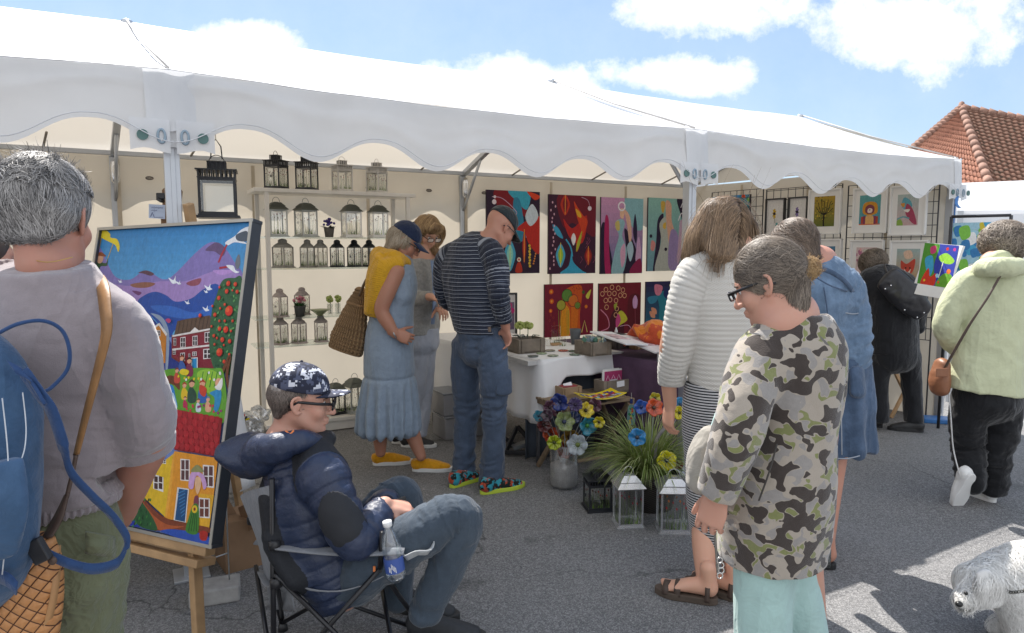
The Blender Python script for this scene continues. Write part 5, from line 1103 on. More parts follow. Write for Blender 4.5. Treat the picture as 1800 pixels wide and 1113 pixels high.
sandal(m.root, F1, d1, .245, blk_shoe, mat('sandal_pattern', (.08, .085, .085), .6, .9, 120), [(.7, .07, .022), (.45, .085, .02), (.1, .12, .018)])
# ---------- woman in the camouflage coat
def camo():
    t = NT('camouflage'); v = t.n('Mapping', {'Scale': (1, 1, 1.15)}); t.L.new(t.tc.outputs['Object'], v.inputs[0])
    def bl(off, thr, sc):
        mp = t.n('Mapping', {'Location': off}); t.L.new(v.outputs[0], mp.inputs[0]); n = t.noise(sc, 1.2, .35, mp.outputs[0], .35); return t.math('GREATER_THAN', n, thr), t.math('GREATER_THAN', n, thr-.022)
    c = lin('a59b8f')
    for off, thr, sc, cc in (((3, 1, 2), .545, 11, '73774a'), ((7, 4, 9), .55, 12, '878380'), ((1, 8, 5), .535, 12.5, '38302c')):
        m_, o_ = bl(off, thr, sc*1.85); c = t.mix(o_, c, lin('a59b8f')); c = t.mix(m_, c, t.mix(t.noise(90, 3), lin(cc), tuple(x*1.35 for x in lin(cc)[:3])+(1,)))
    t.col(c); t.rough(.95); t.b.inputs['Sheen Weight'].default_value = .35; t.nor(t.bump(t.noise(260, 4, .7), .5, .004)); return t.m
m = Pn('woman in a camouflage patterned coat and mint trousers walking past', 1.92, (-.75, .66), (1.0, 1.95))
h = Head(m(1352, 496, .01), (-.80, .46, -.38), sc=.95); nb = m(1385, 560, .0)
shl, el, wr = m(1328, 622, -.04), m(1300, 752, -.12), m(1264, 868, -.08); shr, er, wrr = m(1440, 625, .10), m(1450, 760, .2), m(1440, 880, .2)
sk = h.prims(nb)+[limb([nb, m(1385, 720, .05), m(1370, 850, .05)], [(.11, .08), (.12, .09), (.12, .1)], m.r), limb([shl, el, wr], [.05, .042, .03]), limb([shr, er, wrr], [.05, .04, .03]), limb([m(1350, 900, 0), m(1345, 1150, 0)], [.08, .05]), limb([m(1390, 900, .05), m(1430, 1180, .2)], [.08, .05])]
sk += hand(wr, (-.25, .1, -1), (.55, .8, 0), -1, (.35, .5, .4), tcurl=.5, tout=.6)
solid('body', sk, skinA, m.root, .0042, smooth=1); h.eyes(m.root); h.glasses(m.root, '1a1a1e', .0028, .013, None, .5)
cm = camo()
def coatdisp(p, a):
    return .007*wav(p*np.array((1, 1, .35)), 16, 3, 3)+.004*crease(p, 12, 8, (1, 1, .5))+.002*wav(p, 60, 4)
solid('coat', [limb([m(1352, 1040, .06), m(1358, 960, .06), m(1364, 860, .05), m(1376, 760, .04), m(1386, 680, .03), m(1394, 622, .02), m(1394, 580, .0), m(1388, 556, .0)], [(.150, .145), (.160, .155), (.165, .165), (.15, .15), (.155, .14), (.16, .135), (.10, .09), (.062, .06)], m.r, k=.04, n=6),
    limb([m(1372, 592, .0), m(1336, 624, -.04), m(1312, 690, -.10), m(1300, 752, -.13), m(1284, 800, -.13), m(1262, 862, -.10)], [.06, .078, .074, .07, .064, .054], k=.035), limb([m(1412, 592, .02), m(1440, 620, .08), m(1448, 700, .12), m(1442, 770, .16), m(1440, 850, .2)], [.06, .072, .06, .055, .045], k=.035)],
    cm, m.root, .0052, cuts=[(m(1352, 1026, -.10), (.0, 0.02, -1)), (m(1258, 874, -.10), (-.45, .05, -1), .10), (m(1388, 553, 0), (0, 0, 1))], disp=coatdisp)
mb = MB(); pts = spl(m.q((1290, 700, .02), (1268, 800, -.02), (1256, 900, -.02), (1262, 1010, -.04)), 8); mb.tube(pts, .0035, 6).build('zip', mat('zip', (.25, .24, .22), .4, metal=.7), m.root, True)
mb = MB(); 
for i in range(4): mb.tube([m(1265+3*math.sin(i), 985+i*9, -.08)+V(.008*cos(a), 0, .009*sin(a)) for a in np.linspace(0, 6.28, 9)], .0022, 5, cap=False)
mb.build('zip_pull', mat('chain', (.6, .58, .55), .25, metal=.9), m.root, True)
MB().strip(spl([m(1398, 566, -.02), m(1430, 590, -.10), m(1462, 628, -.10), m(1474, 680, -.02)], 6), .024, (.5, .1, 1)).build('shoulder_strap', mat('strap_grey', (.14, .13, .12), .7), m.root, True, solid=.006)
for sx in (0,):
    MB().tube(spl([m(1366, 780, -.155), m(1352, 830, -.165), m(1334, 880, -.155)], 5), .0025, 5).build('pocket_seam', mat('seam_dark', (.05, .045, .04), .8), m.root, True)
solid('trousers', [limb([m(1346, 960, .02), m(1342, 1060, .02), m(1345, 1200, .02)], [.095, .085, .085], k=.02), limb([m(1372, 960, .08), m(1398, 1080, .12), m(1425, 1200, .2)], [.095, .085, .08], k=.02)], cloth('mint_trousers', 'a6c4c0', .9, .04, bump=.15), m.root, .007, disp=wrk(.006, 14, 3, (0, 0, 1)))
gbr = hair_mat('greying_brown_hair', '352c27', '9b8d7e', .5)
bun = m(1402, 478, -.02)
hp = [h.E(0, -.014, .032, .086, .100, .096), limb([h(0, -.07, .0), m(1398, 484, -.02)], [(.05, .04), (.02, .02)], h.r, k=.03), limb([m(1398, 490, -.02), m(1400, 525, -.05), m(1394, 566, -.07)], [(.026, .024), (.027, .02), (.014, .010)], k=.02)]
hr_ = solid('hair', hp, gbr, m.root, .005, cuts=[(h(0, .062, .0), h.f*1-h.u*.75)], attrs=False)
ns = lambda q: ((q-h(0, .062, .0))@h.f*1.0-(q-h(0, .062, 0))@h.u*.9 < 0) & (q[:, 2] > h(0, 0, -.07)[2])
strands('hair_strands', hp, seeds_on(hp, 7000, h(0, -.02, .03), .13, ns), lambda p: (bun-p)/np.linalg.norm(bun-p, axis=1)[:, None], .10, gbr, hr_, 8, (.0004, .005), .0009, .16)
tuft = [Ell(m(1414, 474, -.03), (.028, .022, .024)), limb([m(1402, 480, -.02), m(1425, 470, -.03)], [.014, .018])]
fair = hair_mat('fair_hair_ends', '8a6c48', 'c9a878'); tf = solid('bun', tuft, fair, m.root, .005, attrs=False)
strands('bun_strands', tuft, seeds_on(tuft, 700, m(1414, 474, -.03), .03, lambda q: q[:, 2] > 0), lambda p: p-m(1404, 482, -.02)+V(.01, 0, -.015), .05, fair, tf, 6, (.002, .010), .0009, .6, pull=.2, curl=.8)
strands('ponytail_strands', hp, seeds_on(hp, 900, m(1398, 490, -.03), .045, lambda q: (q[:, 2] < m(0, 478)[2]) & (q[:, 0] > m(1378, 500)[0])), lambda p: np.tile(V(-.05, 0, -1), (len(p), 1)), .13, gbr, hr_, 8, (.001, .008), .0010, .2)
strands('flyaways', hp, seeds_on(hp, 220, h(0, -.02, .03), .13, ns), lambda p: (bun-p)/np.linalg.norm(bun-p, axis=1)[:, None]+V(0, 0, .25), .09, gbr, hr_, 8, (.005, .014), .0006, .5, pull=.1, curl=.5)
MB().tube([bun+V(0, .02*cos(a), .0)+V(.008*sin(a), 0, .022*sin(a)) for a in np.linspace(0, 6.28, 12)], .006, 7, cap=False).build('hair_tie', mat('hair_tie', (.05, .02, .03), .7), m.root, True)
c = m(1238, 815, -.02); bag = empty('tote_bag', (c[0], c[1], .5), 'pale grey cloth bag with mint scarf held beside the camouflage coat', 'bag')
solid('pouch', [limb([m(1250, 765, -.02), m(1238, 800, -.02), m(1232, 845, -.02)], [(.03, .03), (.05, .05), (.048, .05)], k=.02)], cloth('bag_grey', '9a958c', .7), bag, .007, disp=wrk(.008, 20, 3))
solid('scarf', [limb([m(1272, 730, .02), m(1262, 780, -.0), m(1248, 840, -.03)], [(.028, .02), (.035, .025), (.03, .03)], k=.02)], cloth('scarf_mint', 'a9c5c2', .9), bag, .006, disp=wrk(.008, 26, 4, (0, 0, 1)))
# ---------- woman in black coat, bent over
m = Pn('woman in a black coat and trousers bending over the stand, black handbag on her back', 5.55, (-.35, .93), (3.22, 5.62))
h = Head(m(1534, 466, .2), (-.35, .75, -.7)); nb = m(1552, 482, .1)
pel = m(1572, 600, .0); h1, k1, a1 = m(1550, 625, 0), m(1545, 680, .0), m(1546, 736, .0); h2, k2, a2 = m(1598, 625, 0), m(1602, 680, .02), m(1606, 740, .0)
sk = h.prims(nb)+[limb([nb, m(1562, 540, .05), pel], [(.12, .08), (.12, .08), (.12, .08)], m.r), limb([m(1515, 500, .08), m(1505, 560, .12), m(1512, 600, .2)], [.05, .04, .03]), limb([m(1600, 500, .08), m(1615, 550, .12), m(1600, 600, .3)], [.05, .04, .03]), limb([h1, k1, a1], [.08, .05, .035]), limb([h2, k2, a2], [.08, .05, .035])]
sk += hand(m(1512, 606, .2), (0, .3, -1), (-1, 0, 0), -1)
solid('body', sk, skinA, m.root, .008)
bk_ = cloth('black_coat', '1a1b20', .8, .15, sheen=.3)
solid('coat', [limb([m(1574, 612, .0), m(1573, 570, .0), m(1566, 525, .02), m(1558, 492, .08), m(1552, 478, .12)], [(.215, .15), (.21, .15), (.21, .14), (.185, .12), (.08, .07)], m.r, k=.04), limb([m(1526, 492, .08), m(1510, 530, .08), m(1508, 570, .14), m(1516, 598, .2)], [.085, .085, .075, .06], k=.04), limb([m(1590, 495, .08), m(1610, 530, .1), m(1612, 575, .2)], [.08, .08, .06], k=.04)], bk_, m.root, .009, cuts=[(m(1574, 614, 0), (.2, 0, -1))], disp=wrk(.009, 14, 4))
solid('trousers', [limb([m(1574, 600, .0), m(1574, 625, 0)], [(.2, .15), (.2, .15)], m.r, k=.03), limb([h1, k1, a1], [.09, .075, .07]), limb([h2, k2, a2], [.09, .075, .07])], bk_, m.root, .009, cuts=[(m(1546, 741, 0), (0, 0, -1))], disp=wrk(.006, 18, 6))
gh = hair_mat('curly_grey_brown', '2f2822', '8f8070'); hp = [h.E(0, -.02, .02, .10, .11, .095)]
hr_ = solid('hair', hp, gh, m.root, .008, attrs=False); strands('hair_strands', hp, seeds_on(hp, 1500, h(0, -.02, .02), .13, lambda q: q[:, 2] > 0), lambda p: np.tile(-h.u, (len(p), 1)), .09, gh, hr_, 8, (.002, .014), .0022, .6, curl=1.2)
for px, py, d in ((1550, 752, (-.75, .6, 0)), (1622, 760, (-.9, .35, 0))): shoe(m.root, G(px, py), d, .25, blk_shoe, blk_shoe, .044, .06)
c = m(1594, 520, -.22); bag = empty('handbag', c, 'black leather handbag slung across the black coat', 'bag')
lea = mat('black_leather', (.018, .018, .022), .32, .1, bump=.3, bs=60)
solid('pouch', [limb([m(1562, 490, -.2), m(1592, 520, -.24), m(1622, 548, -.2)], [(.10, .045), (.115, .05), (.085, .035)], (.6, -.1, .8), k=.02)], lea, bag, .008, disp=wrk(.006, 24, 9))
MB().tube(spl([m(1560, 480, -.2), m(1556, 465, -.0), m(1580, 476, .1)], 5), .008, 6).build('strap', lea, bag, True)
for x, y in ((1556, 508), (1566, 502), (1590, 545), (1612, 558), (1624, 550)): MB().ball(m(x, y, -.27), .007, 6, 4).build('stud', mat('chrome', 0), bag, True)
# ---------- woman in the pale green jacket
m = Pn('woman in a pale green hooded jacket and black tracksuit trousers walking away', 3.92, (-.25, .97), (2.78, 3.95))
h = Head(m(1760, 432, .05), (-.2, .95, -.25)); nb = m(1757, 462, .0)
shl, el, wl = m(1690, 500, .0), m(1660, 575, .02), m(1690, 620, .2); shr, er, wrr = m(1822, 500, .05), m(1850, 580, .05), m(1830, 640, .15); pel = m(1738, 680, .02)
h1, k1, a1 = m(1706, 705, .0), m(1702, 780, .04), m(1708, 845, -.06); h2, k2, a2 = m(1764, 705, .02), m(1752, 790, .02), m(1748, 862, .0)
sk = h.prims(nb)+[limb([nb, m(1750, 580, .0), pel], [(.12, .08), (.12, .08), (.14, .1)], m.r), limb([shl, el, wl], [.05, .042, .03]), limb([shr, er, wrr], [.05, .04, .03]), limb([h1, k1, a1], [.08, .055, .038]), limb([h2, k2, a2], [.08, .055, .038])]+hand(wl, (.3, .6, -.5), (0, .3, -1), -1)
solid('body', sk, skinA, m.root, .008)
gj = cloth('pale_green_jacket', 'bfc3a2', .7, .05, 20, sheen=.1)
solid('jacket', [limb([m(1728, 706, .0), m(1734, 660, .0), m(1744, 600, .0), m(1752, 540, .0), m(1756, 500, .0), m(1757, 470, .0)], [(.245, .17), (.225, .16), (.20, .145), (.20, .135), (.17, .12), (.09, .09)], m.r, k=.04), limb([m(1730, 480, .0), m(1694, 502, .0), m(1668, 550, .0), m(1662, 580, .02), m(1682, 612, .12)], [.07, .08, .07, .066, .055], k=.035), limb([m(1785, 480, .0), m(1826, 502, .04), m(1850, 570, .05), m(1832, 636, .12)], [.07, .09, .08, .06], k=.035)],
    gj, m.root, .008, cuts=[(m(1728, 693, -.15), (-.12, 0, -1))], disp=lambda p, a: .008*wav(p*np.array((1, 1, .6)), 15, 3, 3)+.004*crease(p, 11, 5))
solid('hood', [limb([m(1716, 476, -.02), m(1735, 470, -.13), m(1760, 470, -.17), m(1790, 470, -.13), m(1806, 474, .0)], [(.045, .03), (.05, .045), (.055, .055), (.05, .045), (.04, .03)], (0, 0, 1), k=.03), limb([m(1735, 455, -.02), m(1757, 452, -.08), m(1785, 455, -.0)], [.03, .035, .03], k=.03)], gj, m.root, .008, disp=wrk(.007, 22, 7))
tk = cloth('black_tracksuit', '15161a', .8, .1)
solid('trousers', [limb([m(1735, 670, .0), m(1735, 700, .0)], [(.19, .15), (.195, .16)], m.r, k=.03), limb([h1, m(1700, 745, .02), k1, m(1704, 815, .0), m(1710, 846, -.05)], [.105, .098, .085, .078, .07]), limb([h2, m(1760, 750, .02), k2, m(1748, 830, .02), m(1747, 862, .01)], [.105, .098, .085, .078, .066])], tk, m.root, .008, cuts=[(m(1708, 868, 0), (0, 0, -1))], disp=knee([k1, k2, a1, a2], .012, 90, .16, .007))
MB().tube(spl(m.q((1668, 690, -.06), (1672, 740, -.08), (1676, 790, -.05), (1688, 838, -.08)), 5), .004, 5).build('side_piping', mat('piping_white', (.65, .65, .65), .7), m.root, True)
shoe(m.root, G(1748, 884), (-.25, .97, 0), .25, white_sole, white_sole, .046, .07)
hl = m(1711, 872, -.06); shoe(m.root, m(1711, 836, -.13)+V(0, 0, -.0), (-.1, .35, -.94), .25, white_sole, white_sole, .046, .07, up=(-.1, .9, .3))
gc = hair_mat('curly_grey', '4a3f38', 'b3a596'); hp = [h.E(0, -.02, .025, .105, .115, .10), h.E(0, -.06, -.03, .08, .05, .05)]
hr_ = solid('hair', hp, gc, m.root, .007, attrs=False, disp=lambda p, a: .006*wav(p, 60, 3)); strands('hair_strands', hp, seeds_on(hp, 2600, h(0, -.02, .02), .13, lambda q: q[:, 1] < h(0, .1, 0)[1]), lambda p: np.tile(-h.u*.6, (len(p), 1))+.7*np.sin(p[:, [1, 2, 0]]*60), .08, gc, hr_, 8, (.003, .02), .0018, .7, curl=1.3, pull=.3)
MB().strip(spl(m.q((1757, 487, -.19), (1735, 525, -.21), (1705, 570, -.20), (1676, 620, -.14), (1662, 645, -.08)), 6), .022, (1, -.2, .6)).build('bag_strap', mat('strap_brown', (.07, .045, .035), .6), m.root, True, solid=.004)
c = m(1652, 662, -.02); bag = empty('shoulder_bag', c, 'small brown leather shoulder bag at the hip of the pale green jacket', 'bag')
lbr2 = mat('brown_leather', (.24, .10, .05), .45, .12, bump=.2, bs=80)
solid('pouch', [limb([m(1656, 640, -.02), m(1652, 665, -.02), m(1652, 682, -.02)], [(.035, .06), (.05, .07), (.045, .065)], (1, 0, 0), k=.02)], lbr2, bag, .006, disp=wrk(.003, 30, 9)); MB().box(m(1656, 655, -.1), (.07, .008, .05)).build('flap', lbr2, bag, bevel=.004)

# ---------- person mostly hidden at the left edge
m = Pn('person in a bright blue jacket, mostly hidden behind the grey haired man', 2.5, (.3, .95), (-1.95, 2.55))
h = Head(m(-30, 452, 0), (.6, .75, -.1)); nb = m(-36, 505, .0); pel = m(-40, 700, 0)
sk = h.prims(nb)+[limb([nb, m(-38, 600, 0), pel], [(.12, .08)]*3, m.r)]+[limb([m(-40+q*40, 560, 0), m(-40+q*55, 660, .0), m(-40+q*50, 760, .1)], [.05, .04, .03]) for q in (-1, 1)]+[limb([m(-40+q*22, 700, 0), V(m.root.location[0]+q*.1, m.root.location[1], .08)], [.07, .035]) for q in (-1, 1)]
solid('body', sk, skinA, m.root, .01)
solid('jacket', [limb([m(-40, 740, 0), m(-38, 640, 0), m(-36, 560, 0), m(-36, 505, 0)], [(.19, .13), (.2, .14), (.19, .13), (.08, .07)], m.r, k=.03)]+[limb([m(-36+q*34, 540, 0), m(-40+q*55, 660, .0), m(-40+q*50, 740, .1)], [.07, .06, .05], k=.03) for q in (-1, 1)], cloth('royal_blue_jacket', '2a4a9a', .8), m.root, .01, disp=wrk(.008, 20, 3))
solid('trousers', [limb([m(-40+q*20, 720, 0), V(m.root.location[0]+q*.1, m.root.location[1], .06)], [.11, .07]) for q in (-1, 1)], tk, m.root, .01); solid('hair', [h.E(0, -.02, .03, .088, .10, .09)], brn, m.root, .008, attrs=False)
for q in (-.1, .1): shoe(m.root, V(m.root.location[0]+q, m.root.location[1]-.05, 0), (.2, .97, 0), .27, blk_shoe, blk_shoe, .045, .06)
# ---------- grey haired man in the foreground
m = Pn('grey haired man in a taupe jumper and olive trousers looking at the framed painting', 1.55, (.12, .99), (-1.03, 1.6))
h = Head(m(82, 385, .02), (-.06, .99, -.14)); nb = m(84, 462, .0)
shr, er, wr = m(202, 560, .0), m(258, 745, .02), m(215, 905, .22); shl, el, wl = m(-40, 560, .0), m(-95, 745, .0), m(-80, 900, .15); pel = m(95, 960, .03)
sk = h.prims(nb, .055)+[limb([m(86, 580, .03), m(90, 700, .03), pel], [(.10, .06), (.11, .07), (.10, .07)], m.r), limb([m(84, 462, .0), m(86, 580, .03)], [.05, .06]), limb([m(150, 580, 0), er, m(238, 830, .12), wr], [.055, .047, .046, .03]), limb([shl, el, wl], [.055, .047, .03]), limb([m(140, 1000, .03), m(140, 1200, .03), m(140, 1500, .03)], [.09, .06, .04]), limb([m(50, 1000, .03), m(50, 1200, .03), m(45, 1500, .03)], [.09, .06, .04])]
sk += hand(wr, (-.6, .5, -.5), (-.3, -.2, -1), 1, (.4, .5, .3))
solid('body', sk, skin_mat('skin_front', 'b98775', .3), m.root, .005)
taupe = cloth('taupe_knit', '8c8286', .95, .06, 40, bump=.35, bs=380, bd=.003, sheen=.5, wrinkle=.05, extra=lambda t, cc, ax: t.mix(t.math('MULTIPLY', t.noise(700, 2, .8), .35), cc, lin('aaa2a4')))
solid('jumper', [limb([m(98, 925, .03), m(98, 885, .03), m(97, 800, .03), m(92, 700, .03), m(86, 600, .02), m(84, 520, .01), m(84, 474, .0), m(84, 452, .0)], [(.135, .105), (.145, .115), (.165, .125), (.185, .13), (.19, .13), (.14, .105), (.095, .085), (.075, .07)], m.r, k=.035),
    limb([m(136, 530, .0), m(202, 572, .0), m(232, 650, .0), m(254, 735, .02), m(254, 770, .06), m(252, 800, .09)], [.055, .072, .068, .066, .062, .056], k=.03), limb([m(30, 530, .0), m(-38, 572, .0), m(-70, 650, .0), m(-95, 745, .02)], [.055, .076, .072, .06], k=.03)],
    taupe, m.root, .0052, cuts=[(m(98, 903, -.05), (.22, -.05, -1)), (m(262, 798, .05), (.1, .3, -1), .12), (m(84, 468, .0), (0, -.25, 1), .11)], disp=knee([er, m(180, 760, -.05), m(190, 560, 0)], .005, 60, .15, .004, 5, 13))
# ribbed hem and rolled cuff
def hemdisp(p, a): return .0035*np.sin(a['ang']*60)+.003*wav(p, 14, 5)
solid('ribbed_hem', [limb([m(98, 930, .03), m(97, 905, .03), m(97, 878, .03)], [(.134, .104), (.143, .113), (.146, .116)], m.r)], taupe, m.root, .0045, cuts=[(m(98, 916, -.05), (.22, -.05, -1)), (m(98, 876, -.05), (-.22, .05, 1))], disp=hemdisp)
solid('cuff', [limb([m(254, 772, .06), m(252, 806, .09)], [.072, .067], k=.01)], taupe, m.root, .005, cuts=[(m(262, 805, .05), (.1, .3, -1)), (m(262, 770, .05), (-.1, -.3, 1))], disp=folds(.003, 40, 3))
olive = cloth('olive_cargo', '6e7259', .9, .08, 16, wrinkle=.35)
solid('trousers', [limb([m(96, 890, .03), m(98, 960, .03), m(98, 1000, .03)], [(.135, .105), (.15, .12), (.155, .125)], m.r, k=.03), limb([m(142, 985, .03), m(140, 1100, .03), m(140, 1300, .04), m(138, 1600, .04)], [.10, .09, .085, .08], k=.03), limb([m(48, 985, .03), m(46, 1100, .03), m(46, 1300, .04), m(42, 1600, .04)], [.10, .09, .085, .08], k=.03)], olive, m.root, .0065, disp=knee([m(150, 1020, .0), m(150, 1150, 0)], .007, 60, .2, .006, 3, 16))
solid('cargo_pocket', [limb([m(190, 1035, .03), m(186, 1110, .03)], [(.03, .06), (.03, .06)], (1, 0, 0), k=.01)], olive, m.root, .006, disp=folds(.004, 30, 2))
MB().sheet(lambda i, j: m(150+52*i, 935+38*j+8*i, -.095+.06*i*i+.004*sin(8*j)), 6, 5).build('pocket_flap', olive, m.root, True, solid=.004)
MB().tube(spl(m.q((40, 452, -.04), (84, 461, -.066), (128, 452, -.04)), 6), .0012, 5).build('necklace', mat('gold', (.6, .4, .15), .3, metal=1), m.root, True)
sp = hair_mat('salt_and_pepper', '2a2829', 'c3bfbc', .5)
hp = [h.E(0, -.016, .034, .083, .100, .092), limb([h(0, -.06, .0), h(0, -.066, -.038)], [(.075, .045), (.058, .02)], h.r, k=.03)]
hr_ = solid('hair', hp, sp, m.root, .005, cuts=[(h(0, .05, 0), h.f*1-h.u*.4)], attrs=False, disp=lambda p, a: .003*wav(p, 60, 2))
crown = h(0, -.02, .12)
side = lambda q: ((q-h(0, .045, -.0))@h.f < 0) & ((q-h.C)@h.u > -.065) & ~((np.abs((q-h.C)@h.r) > .070) & ((q-h.C)@h.u < -.0) & ((q-h.C)@h.f > -.045))
strands('hair_strands', hp, seeds_on(hp, 9000, h(0, -.02, .03), .13, side), lambda p: np.tile(-h.u*1.0, (len(p), 1))+.9*np.clip((p-crown), -.06, .06)*6+.3*np.sin(p[:, [1, 2, 0]]*70), .042, sp, hr_, 6, (.0004, .007), .00085, .35, pull=.35)
top = lambda q: ((q-h.C)@h.u > .055)
rngt = np.random.default_rng(4)
def tuftdir(p):
    a = np.sin(p[:, 0]*55+2)*1.0; return np.outer(a, h.r)+np.outer(np.cos(p[:, 1]*60+p[:, 0]*40), h.f)*.9+np.tile(h.u*.45, (len(p), 1))
strands('top_hair', hp, seeds_on(hp, 4200, h(0, -.0, .06), .12, top), tuftdir, .05, sp, hr_, 8, (.002, .016), .0009, .4, pull=.08, curl=.4)
strands('spiky_hair', hp, seeds_on(hp, 520, h(-.0, .0, .1), .12, lambda q: ((q-h.C)@h.u > .09) & (np.abs((q-h(-.01, 0, 0))@h.r) < .035)), lambda p: np.tile(h.u*1.0-h.r*.2, (len(p), 1))+.5*np.sin(p[:, [1, 2, 0]]*90), .052, sp, hr_, 6, (.010, .02), .0010, .4, pull=0)
tanl = mat('tan_strap', (.30, .15, .055), .5, .12, 20, .2, 90)
MB().strip(spl(m.q((140, 478, -.085), (180, 512, -.075), (188, 560, -.10), (172, 640, -.12), (152, 730, -.13), (135, 800, -.13)), 7), [.022]*36+[.02]*20, (1, -.25, .2)).build('bag_strap', tanl, m.root, True, solid=.004) if False else None
stp = spl(m.q((166, 486, .09), (175, 489, .03), (181, 506, -.045), (185, 540, -.092), (187, 585, -.125), (172, 650, -.13), (150, 735, -.135), (134, 800, -.135)), 7)
bag = empty('woven_bag', m(30, 1040, -.2), 'tan woven leather bag hanging from the long tan strap of the grey haired man', 'bag')
MB().strip(stp, [.036*(1-.6*max(0, i/len(stp)-.35)/.65) for i in range(len(stp))], (1, -.35, .25)).build('strap', tanl, bag, True, solid=.004)
dkl = mat('dark_leather', (.09, .055, .04), .5)
MB().tube(spl(m.q((134, 800, -.135), (128, 830, -.14), (118, 872, -.15)), 4), .0045, 7).build('strap_link', dkl, bag, True)
MB().tube([m(122, 822, -.14)+V(.006*cos(a), 0, .012*sin(a)) for a in np.linspace(0, 6.28, 12)], .0018, 6, cap=False).build('ring', mat('chrome', 0), bag, True)
MB().strip(spl(m.q((118, 868, -.15), (104, 905, -.16), (92, 930, -.17), (80, 948, -.18)), 5), [.012, .014, .016, .02, .024, .028]+[.032]*12, (1, -.2, .4)).build('strap_end', dkl, bag, True, solid=.004)
def woven():
    t = NT('woven_leather'); mp = t.n('Mapping', {'Rotation': (0, rad(52), 0), 'Scale': (1, .2, 1)}); t.L.new(t.tc.outputs['Object'], mp.inputs[0]); sp_ = t.n('SeparateXYZ'); t.L.new(mp.outputs[0], sp_.inputs[0])
    X, Z = sp_.outputs[0], sp_.outputs[2]; S_ = 1/.0205
    fx = t.math('FRACT', t.math('MULTIPLY', X, S_)); fz = t.math('FRACT', t.math('MULTIPLY', Z, S_)); ex = t.math('MINIMUM', fx, t.math('SUBTRACT', 1, fx)); ez = t.math('MINIMUM', fz, t.math('SUBTRACT', 1, fz)); e = t.math('MINIMUM', ex, ez)
    ch = t.n('TexChecker', {'Scale': S_}); t.L.new(mp.outputs[0], ch.inputs[0])
    c = t.mix(t.noise(120, 4), lin('b0733f'), lin('cb9562')); c = t.mix(t.math('LESS_THAN', e, .055), c, lin('5a3318')); t.col(c); t.rough(.5)
    hgt = t.math('ADD', t.math('POWER', t.math('MULTIPLY', e, 2), .4), t.math('MULTIPLY', t.math('MULTIPLY', fx, fz), .4)); t.nor(t.bump(hgt, .9, .006)); return t.m
wov = woven()
solid('pouch', [limb([m(46, 930, -.17), m(36, 990, -.18), m(26, 1070, -.18), m(20, 1180, -.18)], [(.055, .03), (.085, .042), (.095, .046), (.085, .045)], (1, 0, -.12), k=.02)], wov, bag, .005, cuts=[(m(40, 938, -.17), (.1, 0, 1))], disp=folds(.0025, 20, 4))
MB().strip(spl(m.q((100, 960, -.17), (99, 1010, -.19), (92, 1060, -.2), (78, 1113, -.2), (60, 1170, -.2)), 6), .014, (.6, .8, 0)).build('edge_band', mat('tan_edge', (.42, .22, .09), .5), bag, True, solid=.005)
# blue denim backpack hanging behind his left shoulder
bpk = empty('backpack', m(0, 850, -.25), 'blue denim rucksack with dark blue straps hanging at the left edge', 'backpack')
dbl = denim('backpack_denim', '35506e', .5); dst = cloth('blue_webbing', '2a4570', .7, .08, 50, weave=0, bump=.4, bs=300, wrinkle=.1)
solid('pouch', [limb([m(-76, 640, -.22), m(-80, 700, -.24), m(-84, 800, -.25), m(-86, 900, -.25), m(-88, 985, -.24), m(-88, 1030, -.22)], [(.10, .07), (.145, .095), (.155, .11), (.155, .11), (.14, .10), (.10, .07)], (1, .1, 0), k=.02)], dbl, bpk, .005, disp=lambda p, a: .005*wav(p*np.array((1, 1, .4)), 20, 3)+.005*crease(p, 12, 6, (1, 1, .5)))
solid('front_pocket', [limb([m(-68, 810, -.345), m(-68, 880, -.35), m(-70, 960, -.345)], [(.105, .03), (.11, .032), (.10, .03)], (1, .1, 0), k=.015)], dbl, bpk, .005, cuts=[(m(-18, 812, -.3), (-.25, 0, 1))], disp=wrk(.004, 18, 7))
for pts in (((40, 690, -.27), (46, 760, -.28), (36, 810, -.31), (0, 840, -.345)), ((4, 700, -.335), (14, 800, -.345), (14, 900, -.345), (4, 1010, -.32))): MB().tube(spl([m(*q) for q in pts], 6), .0012, 5).build('white_stitching', mat('stitch_white', (.6, .62, .66), .8), bpk, True)
def band(name, pts, w, side, mm, sol=.004): return MB().strip(spl([m(*q) for q in pts], 7), w, side).build(name, mm, bpk, True, solid=sol)
MB().tube(spl(m.q((-10, 590, -.26), (30, 570, -.24), (75, 564, -.22), (108, 580, -.2), (122, 615, -.2), (118, 650, -.2), (92, 680, -.22), (75, 690, -.24)), 7), .0065, 8, flat=.6).build('grab_handle', dst, bpk, True)
band('shoulder_strap', ((40, 650, -.27), (68, 690, -.26), (92, 725, -.25), (112, 785, -.24), (125, 830, -.22), (160, 870, -.2), (196, 905, -.17), (222, 942, -.15), (222, 968, -.15)), [.022, .024]+[.026]*20+[.018]*35, [nrm(V(1, -.2, .55))]*24+[nrm(V(1, -.2, .9))]*33, dst)
band('lower_strap', ((222, 962, -.15), (205, 990, -.15), (165, 1000, -.18), (125, 992, -.2), (85, 975, -.22), (58, 965, -.24)), .024, (.1, -.1, 1), dst)
band('strap_tab', ((20, 645, -.27), (48, 662, -.27), (72, 700, -.265)), .034, (.6, -.2, -.7), dst, .006)
MB().box(m(68, 968, -.235), (.034, .016, .05), (1, 0, .5)).build('buckle', black, bpk, bevel=.003)
MB().lathe(m(93, 985, -.23), [(.001, 0), (.009, 0), (.009, .003), (.001, .004)], 12, (0, -1, 0)).build('rivet', dkl, bpk, True)
band('bottom_tab', ((-10, 1010, -.28), (15, 1020, -.3), (30, 1035, -.3)), .03, (.3, -.2, 1), dst)
